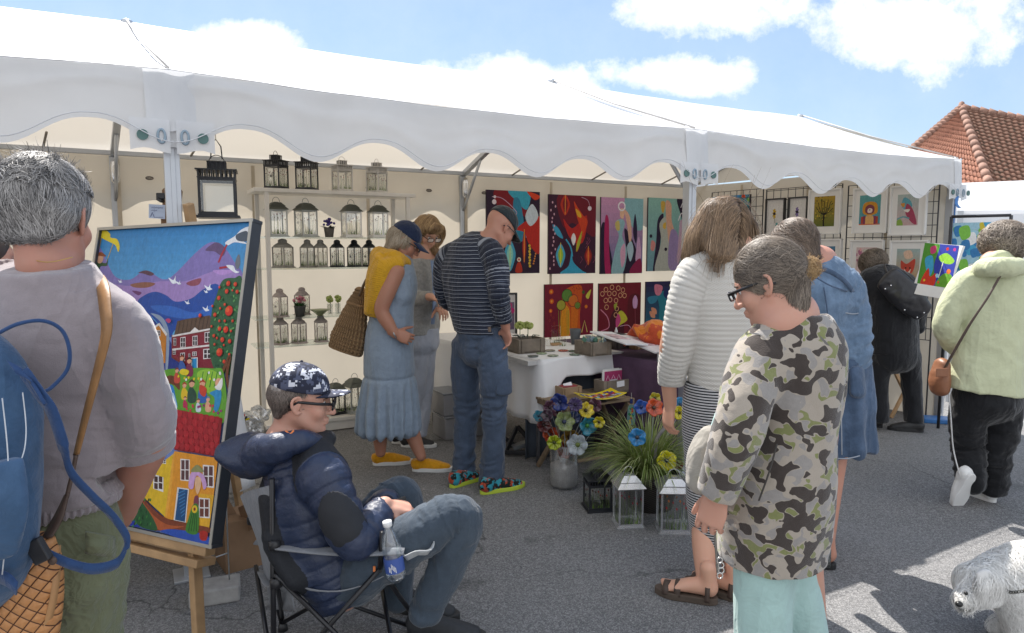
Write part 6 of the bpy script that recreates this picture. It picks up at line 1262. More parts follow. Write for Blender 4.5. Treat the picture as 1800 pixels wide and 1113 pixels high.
# ---------- man in the camping chair
m = Pn('seated man in a camouflage cap and navy padded jacket with his hands in his lap', 2.35, (.98, .18), (-.62, 2.4))
h = Head(m(530, 702, .0), (.965, .16, -.12)); nb = m(505, 778, .01)
shr, er, wr = m(568, 838, -.15), m(622, 948, -.2), m(676, 888, -.06); shl, el, wl = m(545, 835, .2), m(625, 925, .22), m(680, 882, .06); pel = m(600, 1020, .0)
k1, a1 = m(800, 905, -.10), m(735, 1082, -.08); k2, a2 = m(700, 865, .22), m(700, 1050, .2)
sk = h.prims(nb, .062)+[limb([nb, m(545, 900, .0), pel], [(.13, .08), (.13, .09), (.14, .1)], m.r), limb([shr, er, wr], [.05, .044, .03]), limb([shl, el, wl], [.05, .044, .03]), limb([m(625, 1005, -.1), k1, a1], [.07, .045, .03]), limb([m(610, 985, .1), k2, a2], [.07, .045, .03])]
sk += hand(wr, (.85, .35, -.25), (-.1, .2, -1), -1, (.45, .7, .5))+hand(wl, (.75, -.5, -.2), (-.1, -.1, -1), 1, (.4, .6, .4))
solid('body', sk, skinC if False else skin_mat('skin_seated', 'c79b88', .4), m.root, .0042); h.eyes(m.root); h.glasses(m.root, '15151a', .0032, .015, None, .45)
def puff():
    t = NT('navy_puffer'); pid = t.attr('pid').outputs['Fac']; n = t.noise(30, 4)
    c = t.mix(n, lin('222b42'), lin('2f3b57')); blackp = t.math('GREATER_THAN', pid, .5); c = t.mix(blackp, c, lin('1c1f26')); t.col(c)
    t.rough(t.math('ADD', t.math('MULTIPLY', blackp, .4), .38)); 
    t.nor(t.bump(t.noise(45, 5, .65, None, 1.0), .5, .006, t.bump(t.noise(350, 2), .15, .002))); t.b.inputs['Specular IOR Level'].default_value = .5; return t.m
pf = puff()
def quilt(per=.055, amp=.008):
    def d(p, a):
        q = np.abs(np.sin(math.pi*a['ax']/per+.12*wav(p, 12, 4)))**.45; return np.where(a['pid'] > .5, .001, amp*(q-.6)+.0025*wav(p, 55, 3))+.003*wav(p, 18, 6)
    return d
solid('jacket', [limb([m(605, 1035, .0), m(585, 990, .0), m(560, 930, .0), m(540, 870, .0), m(524, 815, .0), m(512, 785, .0)], [(.17, .115), (.19, .125), (.195, .13), (.195, .125), (.15, .105), (.085, .08)], m.r, k=.03),
    limb([m(500, 806, .0), m(545, 800, -.06), m(568, 838, -.14)], [.08, .075, .082], k=.03, tagid=1), limb([m(490, 860, .0), m(500, 930, .0), m(545, 1005, -.04)], [(.165, .06), (.195, .06), (.19, .06)], m.r, k=.03, tagid=1),
    limb([m(568, 838, -.15), m(592, 890, -.19), m(622, 948, -.21), m(650, 925, -.15), m(672, 893, -.07)], [.08, .072, .068, .058, .046], k=.03), limb([shl, el, wl], [.08, .07, .05], k=.03), limb([m(505, 800, .0), m(540, 775, .0), m(575, 772, .0)], [(.07, .03), (.07, .03), (.05, .03)], m.r, k=.02, tagid=1)],
    pf, m.root, .0052, cuts=[(m(610, 1040, 0), (.3, 0, -1)), (m(673, 892, -.07), wr-er, .1)], disp=quilt())
solid('hood', [limb([m(440, 800, .0), m(470, 792, -.13), m(520, 778, -.13), m(555, 775, -.07)], [(.07, .05), (.055, .05), (.04, .04), (.025, .03)], (0, 0, 1), k=.03), limb([m(440, 800, .0), m(470, 788, .13), m(520, 775, .12)], [(.07, .05), (.05, .045), (.035, .035)], (0, 0, 1), k=.03), limb([m(405, 790, .0), m(438, 800, .0), m(480, 800, .0)], [(.10, .04), (.115, .058), (.115, .05)], (0, 1, 0), k=.04)], pf, m.root, .0055, disp=quilt(.09, .006))
solid('shoulder_patch', [limb([m(578, 850, -.165), m(592, 890, -.19), m(612, 930, -.205)], [(.072, .090), (.081, .084), (.070, .078)], k=.01)], mat('softshell', (.022, .024, .03), .8, .1), m.root, .005, cuts=[(m(600, 890, -.235), (-.35, 1, .1))], disp=folds(.002, 30, 5))
org = mat('orange_cord', (.75, .22, .06), .6)
for pts in (((502, 758, -.14), (510, 763, -.15), (516, 757, -.14)), ((506, 764, -.15), (513, 771, -.15))): MB().tube(spl(m.q(*pts), 4), .0035, 6).build('drawcord', org, m.root, True)
MB().box(m(658, 1000, -.2), (.008, .004, .018)).build('zip_tab', org, m.root)
stj = denim('dark_slate_jeans', '38434f', .3)
solid('jeans', [limb([m(600, 1005, .0), m(630, 1005, .0)], [(.17, .10), (.17, .10)], m.r, k=.03), limb([m(640, 1000, -.1), m(730, 945, -.12), m(796, 908, -.1), m(812, 925, -.09), m(790, 985, -.085), m(745, 1082, -.08)], [.092, .086, .074, .070, .066, .054], k=.02), limb([m(620, 985, .1), m(660, 915, .16), m(700, 868, .22), m(712, 885, .22), m(706, 960, .2), m(700, 1050, .2)], [.09, .084, .072, .07, .064, .055], k=.02)], stj, m.root, .0055, cuts=[(m(740, 1086, -.08), (-.2, 0, -1), .12)], disp=knee([k1, k2, m(700, 980, -.1), a1], .009, 75, .12, .005, 4))
def digi():
    t = NT('digital_camo'); vx = t.n('TexVoronoi', {'Scale': 26.0, 'Randomness': 1.0}); mp = t.n('VectorMath', {1: (.007, .007, .007)}, operation='SNAP'); t.L.new(t.tc.outputs['Object'], mp.inputs[0])
    n1 = t.noise(24, 3, .7, mp.outputs[0]); n2 = t.noise(30, 3, .6, mp.outputs[0]); c = t.mix(t.math('GREATER_THAN', n2, .52), lin('23273a'), lin('4a5066')); c = t.mix(t.math('GREATER_THAN', n1, .575), c, lin('c9ccd6')); t.col(c); t.rough(.85); return t.m
dg = digi(); cp = capcap(h, m.root, dg, bill=.075, tiltb=.02, pz=.012)
solid('cap_back', [h.E(0, -.05, .03, .076, .062, .066)], mat('cap_mesh', (.30, .27, .25), .8, .3, 60), m.root, .005, cuts=[(h(0, -.055, 0), h.f), (h(0, 0, -.01), -h.u)])
hs = hair_mat('short_grey_brown', '3a332f', '8f8279'); hp = [h.E(0, -.018, .018, .0795, .097, .078), limb([h(0, -.06, .0), h(0, -.068, -.05)], [(.072, .04), (.056, .018)], h.r, k=.03)]
cnd = lambda q: ((q-h(0, .022, 0))@h.f < 0) & ((q-h.C)@h.u < .06) & ((q-h.C)@h.u > -.075) & ~((np.abs((q-h.C)@h.r) > .066) & ((q-h.C)@h.u < .028) & ((q-h.C)@h.f > -.035))
hr_ = solid('hair', hp, hs, m.root, .0045, cuts=[(h(0, .0, 0), h.f*1+h.u*-.5)], attrs=False); strands('hair_strands', hp, seeds_on(hp, 5200, h(0, -.02, .0), .12, cnd), lambda p: np.tile(-h.u, (len(p), 1)), .016, hs, hr_, 3, (.0003, .003), .0009, .35)
MB().box(m(704, 909, .0), (.075, .012, .13), (1, .4, .25), (0, .3, 1)).build('phone', black, m.root, bevel=.003)
dkshoe = mat('shoe_charcoal', (.03, .032, .036), .7, .1, 60)
shoe(m.root, G(722, 1112)+V(0, -.02, 0), (.97, -.1, 0), .29, dkshoe, mat('sole_black', (.03, .03, .03), .6), .05, .08, dkshoe); shoe(m.root, G(688, 1080)+V(0, .05, 0), (.9, -.3, 0), .29, dkshoe, mat('sole_black', 0), .05, .08, dkshoe)
# the chair
ch = empty('camping_chair', (-.7, 2.35, 0), 'grey folding camping chair with thin black tube frame under the seated man', 'chair')
cf = cloth('chair_cloth', '84878d', .7, .05, sheen=.1); tb = mat('black_tube', (.015, .015, .018), .3, .05, bump=0)
ft = lambda px, py, Y: V(*P(px, py, Y)[:2], .012)
A1, A2, A3, A4 = V(-.80, 2.22, 0), V(-.30, 2.10, 0), V(-.88, 2.64, 0), V(-.35, 2.72, 0)      # back near, front near, back far, front far
Zs = .40; arm = .60
def tb_(pts, r=.0095): return MB().tube(pts, r, 8)
T1 = m(478, 842, -.17); AR1 = m(483, 960, -.19); T3 = m(442, 876, .20); AR3 = m(448, 952, .22); F1_ = m(752, 968, -.2)
for i, (a, b) in enumerate(((T1, V(-.80, 2.16, .01)), (T3, V(-.905, 2.56, .01)))): tb_([a, b]).build('back_post', tb, ch, True)
for a, b in ((AR1-V(0, 0, .10), V(-.37, 2.14, .01)), (V(-.80, 2.16, .03), m(668, 1000, -.2)), (AR3-V(0, 0, .12), V(-.37, 2.55, .01)), (V(-.905, 2.56, .03), m(665, 1000, .22)), (V(-.80, 2.16, .05), AR3-V(0, 0, .1)), (V(-.905, 2.56, .05), AR1-V(0, 0, .1)), (m(668, 1000, -.2), V(-.37, 2.56, .03)), (m(665, 1000, .22), V(-.37, 2.14, .03)), (m(668, 1000, -.2), m(672, 935, -.22))): tb_([a, b], .0085).build('cross_tube', tb, ch, True)
for q in (V(-.80, 2.16, .0), V(-.905, 2.56, 0), V(-.37, 2.14, 0), V(-.37, 2.56, 0)): MB().lathe(q, [(.0, 0), (.02, 0), (.018, .02), (.012, .03)], 12).build('foot', black, ch, True)
for q in (AR1, AR1-V(0, 0, .13), T3-V(0, 0, .09)): MB().lathe(q-V(0, 0, .01), [(.011, 0), (.02, .0), (.02, .025), (.011, .03)], 10).build('joint', black, ch, True)
back = MB().sheet(lambda i, j: np.array(T1)*(1-i)+np.array(T3)*i+V(.06*j+.10*math.sin(math.pi*i)*j-.07*math.sin(math.pi*i), .0, -.02-.43*j), 14, 12); back.build('back_rest', cf, ch, True, solid=.004)
MB().sheet(lambda i, j: (np.array(AR1)-V(0, 0, .10))*(1-j)+(np.array(AR3)-V(0, 0, .10))*j+V(.40*i, 0, .03*i-.06*math.sin(math.pi*i)-.05*math.sin(math.pi*j)*(1-.5*i)-.01), 14, 12).build('seat', cf, ch, True, solid=.004)
for A_, dy in ((AR1, -.2), (AR3, .22)):
    Fp = m(712, 963, dy); MB().sheet(lambda i, j: np.array(A_)*(1-i)+np.array(Fp)*i+V(0, (j-.5)*(.035+.05*i), -.012*math.sin(math.pi*i)-.006*abs(j-.5)), 12, 4).build('armrest', cf, ch, True, solid=.005)
c = m(735, 962, -.2); rim = [c+V(.052*cos(a), .048*sin(a), .012*cos(a)+.008*sin(3*a)) for a in np.linspace(0, 2*math.pi, 24)]
MB().tube(rim, .003, 6, cap=False).add([q for q in rim]+[q*1+V(-.012*cos(k/23*6.28), -.01*sin(k/23*6.28), -.018) for k, q in enumerate(rim)]+[c+V(0, 0, -.028)], [(i, i+1, 25+i, 24+i) for i in range(23)]+[(24+i, 25+i, 48) for i in range(23)]).build('cup_holder', cloth('cup_cloth', 'a9acae', .6, sheen=.1), ch, True)
# bottle in the near armrest
bt = m(698, 1020, -.235); bot = empty('water_bottle', bt, 'clear plastic water bottle with white cap and blue label at the armrest', 'bottle')
ax = nrm(m(680, 915, -.235)-bt); L = np.linalg.norm(m(680, 915, -.235)-bt)
MB().lathe(bt, [(.002, 0), (.026, .002), (.031, .012), (.031, L*.36), (.028, L*.42), (.031, L*.5), (.030, L*.62), (.022, L*.78), (.012, L*.88), (.011, L*.93)], 20, ax).build('bottle_body', glass('pet', (.93, .96, .98), .4, .08), bot, True)
MB().lathe(bt, [(.0318, L*.17), (.032, L*.18), (.032, L*.40), (.0318, L*.41)], 20, ax).build('label', mat('label_blue', (.05, .10, .35), .4), bot, True); MB().lathe(bt, [(.002, L*.995), (.015, L*.99), (.015, L*.91), (.012, L*.9)], 16, ax).build('bottle_cap', mat('cap_white', (.8, .8, .8), .4), bot, True)
a_ = nrm(np.cross(ax, (0, 1, 0))); 
mb = MB().col('e8eaf0'); 
for i in range(6): mb.box(bt+ax*L*(.24+.02*(i % 4))-V(0, .0335, 0)+a_*(-.010+.004*i), (.002, .001, .018), a_)
mb.build('label_print', mat('label_white', (.8, .8, .82), .5), bot)
# ------------------------------------------------------------ the big village painting on its easel
BRp, TRp = P(373, 957, 2.45), P(444, 391, 2.72); e_ = nrm(V(-.9, .435, 0)); BRp[2] = P(373, 957, 2.45)[2]
upv = TRp-BRp; PH = np.linalg.norm(upv); upv = nrm(upv); e_ = nrm(e_-upv*np.dot(e_, upv)); PW = .92; pn = nrm(np.cross(upv, e_)); pn = pn if np.dot(pn, CAM-TRp) > 0 else -pn
TLp = TRp+e_*PW
frp = empty('framed_painting', BRp+e_*PW/2, 'large framed village painting with purple mountains, red house and apple tree, leaning on an easel', 'painting')
frm = mat('frame_silver', (.42, .40, .36), .35, .05, metal=.5); fside = mat('frame_side', (.035, .04, .05), .5)
MB().box((TLp+TRp)/2-upv*PH/2-pn*.02, (PW, .03, PH), e_, upv).build('backing', mat('card', (.78, .77, .75), .7), frp)
f = MB(); g = MB()
for a, b, sd_ in ((TLp, TRp, upv), (TLp-upv*PH, TRp-upv*PH, -upv)): g.box((a+b)/2+sd_*.006-pn*.012, (PW+.03, .05, .012), e_, upv); f.box((a+b)/2+sd_*.006+pn*.0145, (PW+.03, .003, .013), e_, upv)
for a, sd_ in ((TLp, e_), (TRp, -e_)): g.box(a-upv*PH/2+sd_*.006-pn*.012, (.012, .05, PH+.006), e_, upv); f.box(a-upv*PH/2+sd_*.006+pn*.0148, (.013, .003, PH+.02), e_, upv)
g.build('frame', fside, frp); f.build('frame_face', frm, frp)
A = Art(TLp, TRp, PH, pn, -upv)
def inv(px, py):
    q = onp(px, py, TRp, pn)-TLp; return (float(q@nrm(A.X))/A.W, float(q@-upv)/PH)
c7 = lambda *p: [inv(150+x/3.648, 385+y/3.648) for x, y in p]
c8 = lambda *p: [inv(180+x/3.478, 660+y/3.478) for x, y in p]
A.fill('2f7db8', '6db4dc', 0, .45, 14); A.lay += 1; A.fill('6f86c0', '6f86c0', .38, 1.0)
def S(c, pts, sm=True): A.shape(c, pts, sm)
S('7d70ac', c7((-300, 350), (-80, 200), (30, 150), (100, 190), (150, 300), (200, 375), (290, 388), (390, 330), (490, 385), (560, 365), (700, 225), (780, 160), (840, 150), (900, 190), (960, 280), (1010, 350), (1040, 500), (880, 640), (600, 640), (340, 620), (120, 600), (-300, 600)))
S('9a7fb8', c7((150, 420), (300, 430), (480, 400), (640, 400), (850, 330), (1000, 360), (990, 420), (850, 440), (640, 560), (470, 500), (340, 560), (200, 500)))
for c, pts in (('5a3a4a', [(340, 345), (390, 330), (440, 350), (420, 365), (370, 350)]), ('8a5a4a', [(290, 420), (380, 405), (450, 415), (400, 440), (320, 440)]), ('5f4a70', [(770, 200), (840, 150), (900, 190), (880, 240), (830, 210)]), ('8a4a5a', [(650, 410), (740, 380), (730, 420), (680, 430)]), ('6a3a6a', [(300, 460), (360, 470), (340, 490)]), ('b08ac8', [(820, 330), (960, 330), (880, 360)])): S(c, c7(*pts))
S('24357e', c7((-300, 560), (20, 480), (130, 447), (230, 462), (300, 510), (350, 560), (470, 680), (560, 820), (560, 1000), (-300, 1000)))
S('1f4a9a', c7((340, 540), (380, 490), (450, 467), (520, 490), (580, 530), (680, 510), (760, 450), (850, 420), (900, 560), (860, 680), (600, 700), (540, 760), (450, 650)))
S('2f63b4', c7((420, 560), (560, 560), (700, 600), (840, 540), (860, 600), (700, 640), (520, 620)))
S('8a9ab0', c7((420, 605), (480, 620), (520, 670), (540, 760), (530, 960), (515, 960), (520, 780), (495, 680), (450, 630)))
# birds and storks
for x, y, s_ in ((565, 395, 30), (600, 410, 16), (790, 440, 26), (775, 465, 14), (655, 535, 17), (775, 577, 22), (225, 400, 14), (5, 235, 22)):
    S('dfe3ea', c7((x-s_, y-s_*.6), (x, y-s_*.1), (x+s_*.5, y-s_), (x+s_*.5, y), (x+s_, y+s_*.4), (x, y+s_*.7), (x-s_*.5, y+s_*.3)))
S('dfe0e4', c7((900, 150), (960, 110), (1000, 70), (1050, 50), (1050, 90), (980, 120), (1040, 160), (960, 150), (915, 170))); S('4a5360', c7((990, 90), (1040, 80), (1040, 140), (980, 140), (965, 110)))
A.line('a3283a', c7((910, 165), (880, 220), (855, 280)), .008); A.line('a3283a', c7((860, 315), (930, 305)), .007); S('e0e2e6', c7((905, 300), (950, 300), (965, 330), (990, 340), (960, 345))); S('6a7078', c7((975, 240), (990, 230), (995, 290), (975, 325), (962, 290)))
# figure drifting under a yellow parasol
S('e0c92c', c7((60, 125), (75, 85), (125, 70), (160, 95), (165, 120), (205, 130), (222, 175), (212, 212), (195, 170), (160, 150), (120, 130), (90, 115))); A.line('c7a24a', c7((105, 120), (85, 210)), .004); A.line('c7a24a', c7((180, 160), (140, 270)), .004)
S('33502f', c7((40, 215), (60, 250), (130, 285), (145, 250), (140, 300), (95, 310), (88, 405), (20, 395), (50, 290))); A.circ('c99a7c', *c7((98, 255))[0], .018); S('8a4a26', c7((65, 235), (100, 212), (135, 240), (98, 238)))
# houses
S('c07a2e', c7((400, 725), (475, 680), (522, 745), (515, 925), (440, 925), (380, 830)), False); A.line('d9d5d0', c7((405, 722), (475, 675), (524, 745)), .009)
S('6e3128', c7((555, 745), (820, 700), (835, 960), (690, 975), (555, 890)), False); S('7d2230', c7((560, 760), (830, 715), (835, 955), (680, 965), (560, 880)), False)
S('5b4638', c7((592, 655), (660, 640), (800, 618), (830, 700), (570, 752)), False)
for i in range(9): x = 600+i*26; A.line('3f3028', c7((x+10, 655-i*4), (x-5, 745-i*6)), .003)
for y0, y1 in ((752, 702), (838, 808)): A.line('d5cfcb', c7((560, y0), (830, y1)), .006)
S('dfd9d4', c7((675, 725), (705, 695), (738, 722)), False)
def win(cf, x0, y0, x1, y1, sl=0, dk='3a2c30'):
    S('dcd8d6', cf((x0, y0), (x1, y0+sl), (x1, y1+sl), (x0, y1)), False); mx, my = (x0+x1)/2, (y0+y1)/2; t = (x1-x0)*.10
    for a, b, c, d in ((x0+t, y0+t*1.2, mx-t/2, my-t/2), (mx+t/2, y0+t*1.2, x1-t, my-t/2), (x0+t, my+t/2, mx-t/2, y1-t), (mx+t/2, my+t/2, x1-t, y1-t)): S(dk, cf((a, b+sl*.3), (c, b+sl*.5), (c, d+sl*.5), (a, d+sl*.3)), False)
for q in ((612, 760, 645, 825, -4), (690, 752, 722, 815, -4), (768, 728, 808, 795, -6), (568, 765, 586, 812, 0), (612, 860, 642, 915, -3), (760, 835, 812, 900, -5), (690, 853, 718, 880, -2), (565, 842, 584, 870, 0), (665, 865, 678, 905, 0)): win(c7, *q)
for q in ((456, 715, 486, 752, 0), (462, 780, 488, 825, 0), (462, 840, 488, 892, 0)): win(c7, *q)
S('d8d4d0', c7((682, 890), (726, 888), (726, 978), (682, 976)), False); S('2f8ac0', c7((690, 896), (720, 894), (720, 976), (690, 974)), False)
# apple tree
S('2f5a3a', c7((870, 420), (900, 385), (960, 380), (1010, 390), (1020, 700), (990, 985), (880, 985), (830, 960), (800, 820), (815, 600), (850, 480)))
rt = np.random.default_rng(9)
for i in range(110):
    x = rt.uniform(820, 1000); y = rt.uniform(390, 980); 
    if x < 880-(y-390)*.1 and y < 600: continue
    a = rt.uniform(0, 3.1); A.line(('5f9a5a', '1c4a2c', '3f7a4a')[i % 3], c7((x, y), (x+16*cos(a), y+16*sin(a))), .006)
for x, y, r in ((925, 415, 18), (970, 420, 15), (915, 465, 16), (865, 508, 15), (982, 468, 13), (930, 590, 34), (840, 615, 14), (745, 620, 14), (910, 710, 22), (870, 705, 15), (888, 775, 17), (935, 785, 15), (870, 855, 27), (900, 915, 13), (905, 950, 12), (825, 560, 9), (870, 655, 9), (875, 575, 9), (905, 655, 10), (955, 655, 10), (820, 690, 9), (835, 750, 12), (855, 765, 9), (905, 550, 10), (945, 720, 9), (840, 805, 9), (935, 870, 10), (900, 810, 8), (872, 440, 9), (955, 460, 7)):
    A.circ('5a1a1a', *c7((x+2, y+2))[0], r/3.648*.0019); A.circ('c8301f', *c7((x, y))[0], r/3.648*.00172); A.circ('dd5a30', *c7((x-r*.25, y-r*.2))[0], r/3.648*.0009)
A.line('6a3f26', c7((890, 985), (940, 880), (920, 1000), (940, 1113)), .012, True)
# garden scene
S('5f9a2f', c7((500, 990), (640, 960), (830, 960), (900, 990), (905, 1300), (700, 1300), (480, 1200))); S('8cba3a', c7((730, 990), (800, 965), (870, 1000), (890, 1100), (830, 1130), (760, 1080)))
for x in (770, 800, 830, 860): A.line('3f7a26', c7((x, 980), (x-20, 1080)), .004)
S('6a3a26', c8((380, 30), (430, 0), (480, 30), (485, 90), (450, 60), (410, 50), (380, 80))); S('2f7ec4', c8((390, 70), (440, 60), (460, 130), (470, 200), (420, 195), (400, 120)))
S('b7d0e0', c8((440, 110), (452, 120), (470, 195), (450, 190)))
def doll(x, y, body, skin='d7a080', hair='5a3424', s_=1.0):
    S(body, c8((x-22*s_, y), (x-5, y-35*s_), (x+22*s_, y), (x+18*s_, y+45*s_), (x-18*s_, y+45*s_))); A.circ(skin, *c8((x, y-50*s_))[0], .0105*s_); S(hair, c8((x-18*s_, y-50*s_), (x, y-72*s_), (x+18*s_, y-52*s_), (x, y-58*s_)))
for q in ((515, 105, 'd8b52a', 'd7a080', 'a33a20', .9), (560, 110, '2c4a3a', 'd7a080', '4a3020', 1.2), (625, 110, '2f5fa8', 'd7a080', 'b0402a', 1.2), (600, 190, 'c7d0d8', 'd7a080', '6a4a30', .7), (660, 185, 'd7a080', 'd7a080', '6a7a9a', .8), (545, -40, '7a2a4a', 'd7a080', '3a2418', 1), (500, -60, '3a5a9a', 'd7a080', '7a3a24', .9), (470, 10, 'c04a3a', 'd7a080', '7a3a24', .8), (520, 170, 'b03050', 'd7a080', '6a4a30', .6)): doll(*q)
S('c0402a', c8((610, 60), (650, 80), (640, 130), (610, 110)))
S('2f86b8', c8((695, 95), (735, 85), (740, 140), (720, 215), (695, 215), (700, 140), (670, 110))); A.circ('d7a080', *c8((722, 45))[0], .014); S('e6e4e0', c8((700, 70), (715, 60), (745, 15), (748, 60), (735, 90), (710, 85))); S('a33226', c8((560, 230), (580, 235), (575, 245), (555, 240)))
for i in range(26): A.circ(('d8c42a', 'c03a4a', 'e0e0e0', '8a2a6a')[i % 4], *c8((rt.uniform(480, 740), rt.uniform(180, 240) if i % 2 else rt.uniform(-20, 30)))[0], .0045)
S('d8c42a', c7((620, 980), (640, 962), (680, 975), (670, 1000), (635, 1000))); S('b03a6a', c7((530, 650), (550, 640), (565, 655), (550, 670)))
# red tiled roof and the yellow house
S('86161c', c8((428, 200), (590, 232), (748, 262), (722, 498), (590, 475), (455, 455), (440, 300)), False)
for r_ in range(6):
    for k in range(9):
        x = 440+r_*4+k*33-(k*2 if r_ else 0); y = 225+r_*40+k*5.5; 
        if x > 735-r_*4: continue
        S('a8242a' if (r_+k) % 2 else '9a1c24', c8((x, y-16), (x+26, y-14), (x+27, y+14), (x+14, y+24), (x+1, y+14)))
S('d8902a', c8((458, 462), (725, 505), (700, 720), (665, 950), (520, 895), (395, 870)), False); S('d8b128', c8((450, 480), (385, 530), (310, 610), (265, 690), (268, 740), (400, 862), (425, 700)), False); S('e0a03a', c8((450, 480), (462, 465), (440, 700), (412, 862), (400, 860)), False); S('d8a32a', c8((610, 720), (700, 730), (668, 950), (610, 920)), False)
win(c8, 495, 508, 552, 640, 6, '5a3a3a'); win(c8, 632, 545, 700, 680, 6, '5a3a3a'); win(c8, 608, 745, 675, 865, 6, '6a3a30'); win(c8, 330, 600, 392, 690, 22, '4a3430'); win(c8, 380, 510, 408, 535, 6)
S('d9d5d2', c8((478, 682), (549, 692), (530, 897), (455, 882)), False); S('1f4a78', c8((487, 690), (542, 698), (524, 893), (463, 880)), False)
for i in range(8): A.line('3f78a8', c8((480+i*3, 720+i*20), (525, 700+i*20)), .003)
S('7a3c26', c8((265, 725), (290, 770), (400, 865), (540, 900), (680, 930), (670, 960), (380, 945), (330, 930), (240, 760))); S('a8552f', c8((260, 760), (330, 850), (420, 910), (520, 920), (400, 940), (350, 925)))
S('24349a', c8((0, 900), (90, 830), (160, 790), (210, 860), (245, 925), (60, 880), (0, 940))); S('27552f', c8((160, 785), (225, 735), (290, 810), (340, 890), (350, 945), (250, 920), (200, 860)))
for i in range(30): x, y = rt.uniform(190, 330), rt.uniform(760, 930); A.line(('3f7a3a', '1a3a20')[i % 2], c8((x, y), (x+6, y-16)), .005)
S('2c4fa8', c8((380, 945), (470, 938), (660, 975), (655, 1035), (500, 995), (400, 960))); S('a8281f', c8((615, 960), (635, 945), (665, 960), (655, 1005), (620, 1000)))
S('c39ac8', c8((560, 600), (595, 585), (640, 610), (658, 670), (640, 695), (625, 640), (600, 610), (585, 640), (575, 690), (548, 680))); S('d9b08a', c8((590, 625), (622, 625), (622, 680), (602, 725), (588, 680))); S('8a8a5a', c8((560, 585), (600, 545), (640, 585), (600, 590)))
S('7a3a4a', c8((585, 740), (605, 735), (608, 790), (580, 790))); S('3f7a2f', c8((575, 790), (605, 790), (612, 870), (600, 965), (532, 950), (548, 870))); A.circ('d8b52a', *c8((585, 815))[0], .012); A.circ('7a2a1a', *c8((585, 815))[0], .005)
for i in range(4): A.line('20451c', c8((570+i*10, 840), (548+i*16, 950)), .003)
A.build('picture', paint('village_paint', .42, .4), frp)
pine = mat('pine', (.42, .26, .13), .55, .15, 12); wd = mat('weathered_wood', (.23, .165, .105), .75, .2, 14, .4)
esl = empty('easel', (-1.35, 2.75, 0), 'pale wooden easel carrying the big village painting', 'easel')
b0 = BRp-upv*.03; 
MB().bar(b0+e_*.02-pn*.015, b0+e_*(PW-.02)-pn*.015, .05, .035, upv).build('shelf', pine, esl, bevel=.004)
MB().bar(b0+e_*.05-upv*.05-pn*.03, b0+e_*.55-upv*.05-pn*.03, .09, .03, upv).build('crossbar', pine, esl, bevel=.004)
lg = G(312, 1150); 
for k in (.12, .8): q = b0+e_*k-pn*.03-upv*.02; MB().bar(q, V(q[0]+.03, q[1]-.06, 0), .042, .03, e_).build('leg', pine, esl, bevel=.004)
q = TLp*.5+TRp*.5; MB().bar(q-pn*.06+upv*.12, V(q[0], q[1]+.62, 0), .04, .03, e_).build('leg', pine, esl, bevel=.004); MB().bar(q-pn*.05-upv*PH-upv*.1, q-pn*.05+upv*.02, .05, .025, e_).build('mast', pine, esl, bevel=.004)
MB().sheet(lambda i, j: b0+e_*(.12+.3*i)+pn*(.015+.02*j)-upv*.012, 6, 2).build('plastic_sleeve', glass('sleeve', (.9, .95, .95), .6, .1), esl)
# a second easel top, clip and price card behind it
e2 = empty('easel', (*P(300, 600, 3.35)[:2], 0), 'dark wooden easel mast with clip, standing behind the village painting', 'easel')
w2 = mat('oiled_wood', (.22, .12, .06), .6, .2, 14); 
MB().prism([P(x, y, 3.35) for x, y in ((286, 388), (284, 334), (288, 330), (309, 331), (312, 336), (307, 388))], V(.01, .035, 0)).build('mast', w2, e2, bevel=.003)
MB().bar(P(292, 372, 3.38), P(292, 372, 3.38)*V(1, 1, 0), .05, .03).build('leg', w2, e2)
MB().box(P(284, 345, 3.30), (.04, .03, .03)).box(P(282, 352, 3.29), (.03, .03, .015), (1, 0, -.6)).build('clip', black, e2, bevel=.004)
c = P(276, 372, 3.28); card = empty('price_card', c, 'pale blue handwritten price card clipped beside the post', 'sign')
cx = nrm(V(1, .1, -.06)); MB().box(c, (.074, .002, .066), cx).build('card', mat('card_blue', (.50, .57, .72), .7), card)
mb = MB().col('26306a'); cz = nrm(np.cross(cx, (0, -1, 0))); cz = cz if cz[2] > 0 else -cz; q0 = c-V(0, .0025, 0)
for row, n in ((.018, 6), (.004, 3)):
    for k in range(n): mb.tube([q0+cx*(-.02+k*.009)+cz*row+cx*.003*cos(a)+cz*.0035*sin(a)*(1 if k % 2 else .6) for a in np.linspace(0, 4.6+k % 2, 6)], .0006, 4)
mb.tube([q0-cx*.028-cz*.026, q0-cx*.02-cz*.005, q0-cx*.012-cz*.026], .0012, 4).tube([q0-cx*.012-cz*.028, q0+cx*.03-cz*.025], .0008, 4); mb.build('writing', mat('blue_ink', (.03, .04, .2), .6), card)
MB().tube([c+cz*.033, P(283, 352, 3.3)], .0008, 4).build('string', cord, card)
# hanging lantern by the post
hl_ = lantern('house', .17, .275, lb_black, P(385, 384, 3.42), 'large black lantern hanging beside the left tent post', None, .35, pics=False, name='hanging_lantern')
MB().tube(spl([P(385, 384, 3.42)+V(-.03, 0, .275), P(385, 384, 3.42)+V(-.022, 0, .33), P(385, 384, 3.42)+V(0, 0, .36), P(385, 384, 3.42)+V(.022, 0, .33), P(385, 384, 3.42)+V(.03, 0, .275)], 5), .0035, 6).tube([P(385, 384, 3.42)+V(0, 0, .36), P(385, 384, 3.42)+V(0, 0, .47)], .0018, 5).build('hanger', lb_black, None) if False else None
t_ = P(385, 384, 3.42); MB().tube([V(-.026, 0, .29), V(-.022, 0, .35), V(0, 0, .385), V(.022, 0, .35), V(.026, 0, .29)], .003, 6).tube([V(0, 0, .385), V(.0, 0, .50)], .0015, 5).build('hanger', lb_black, hl_, world=False)
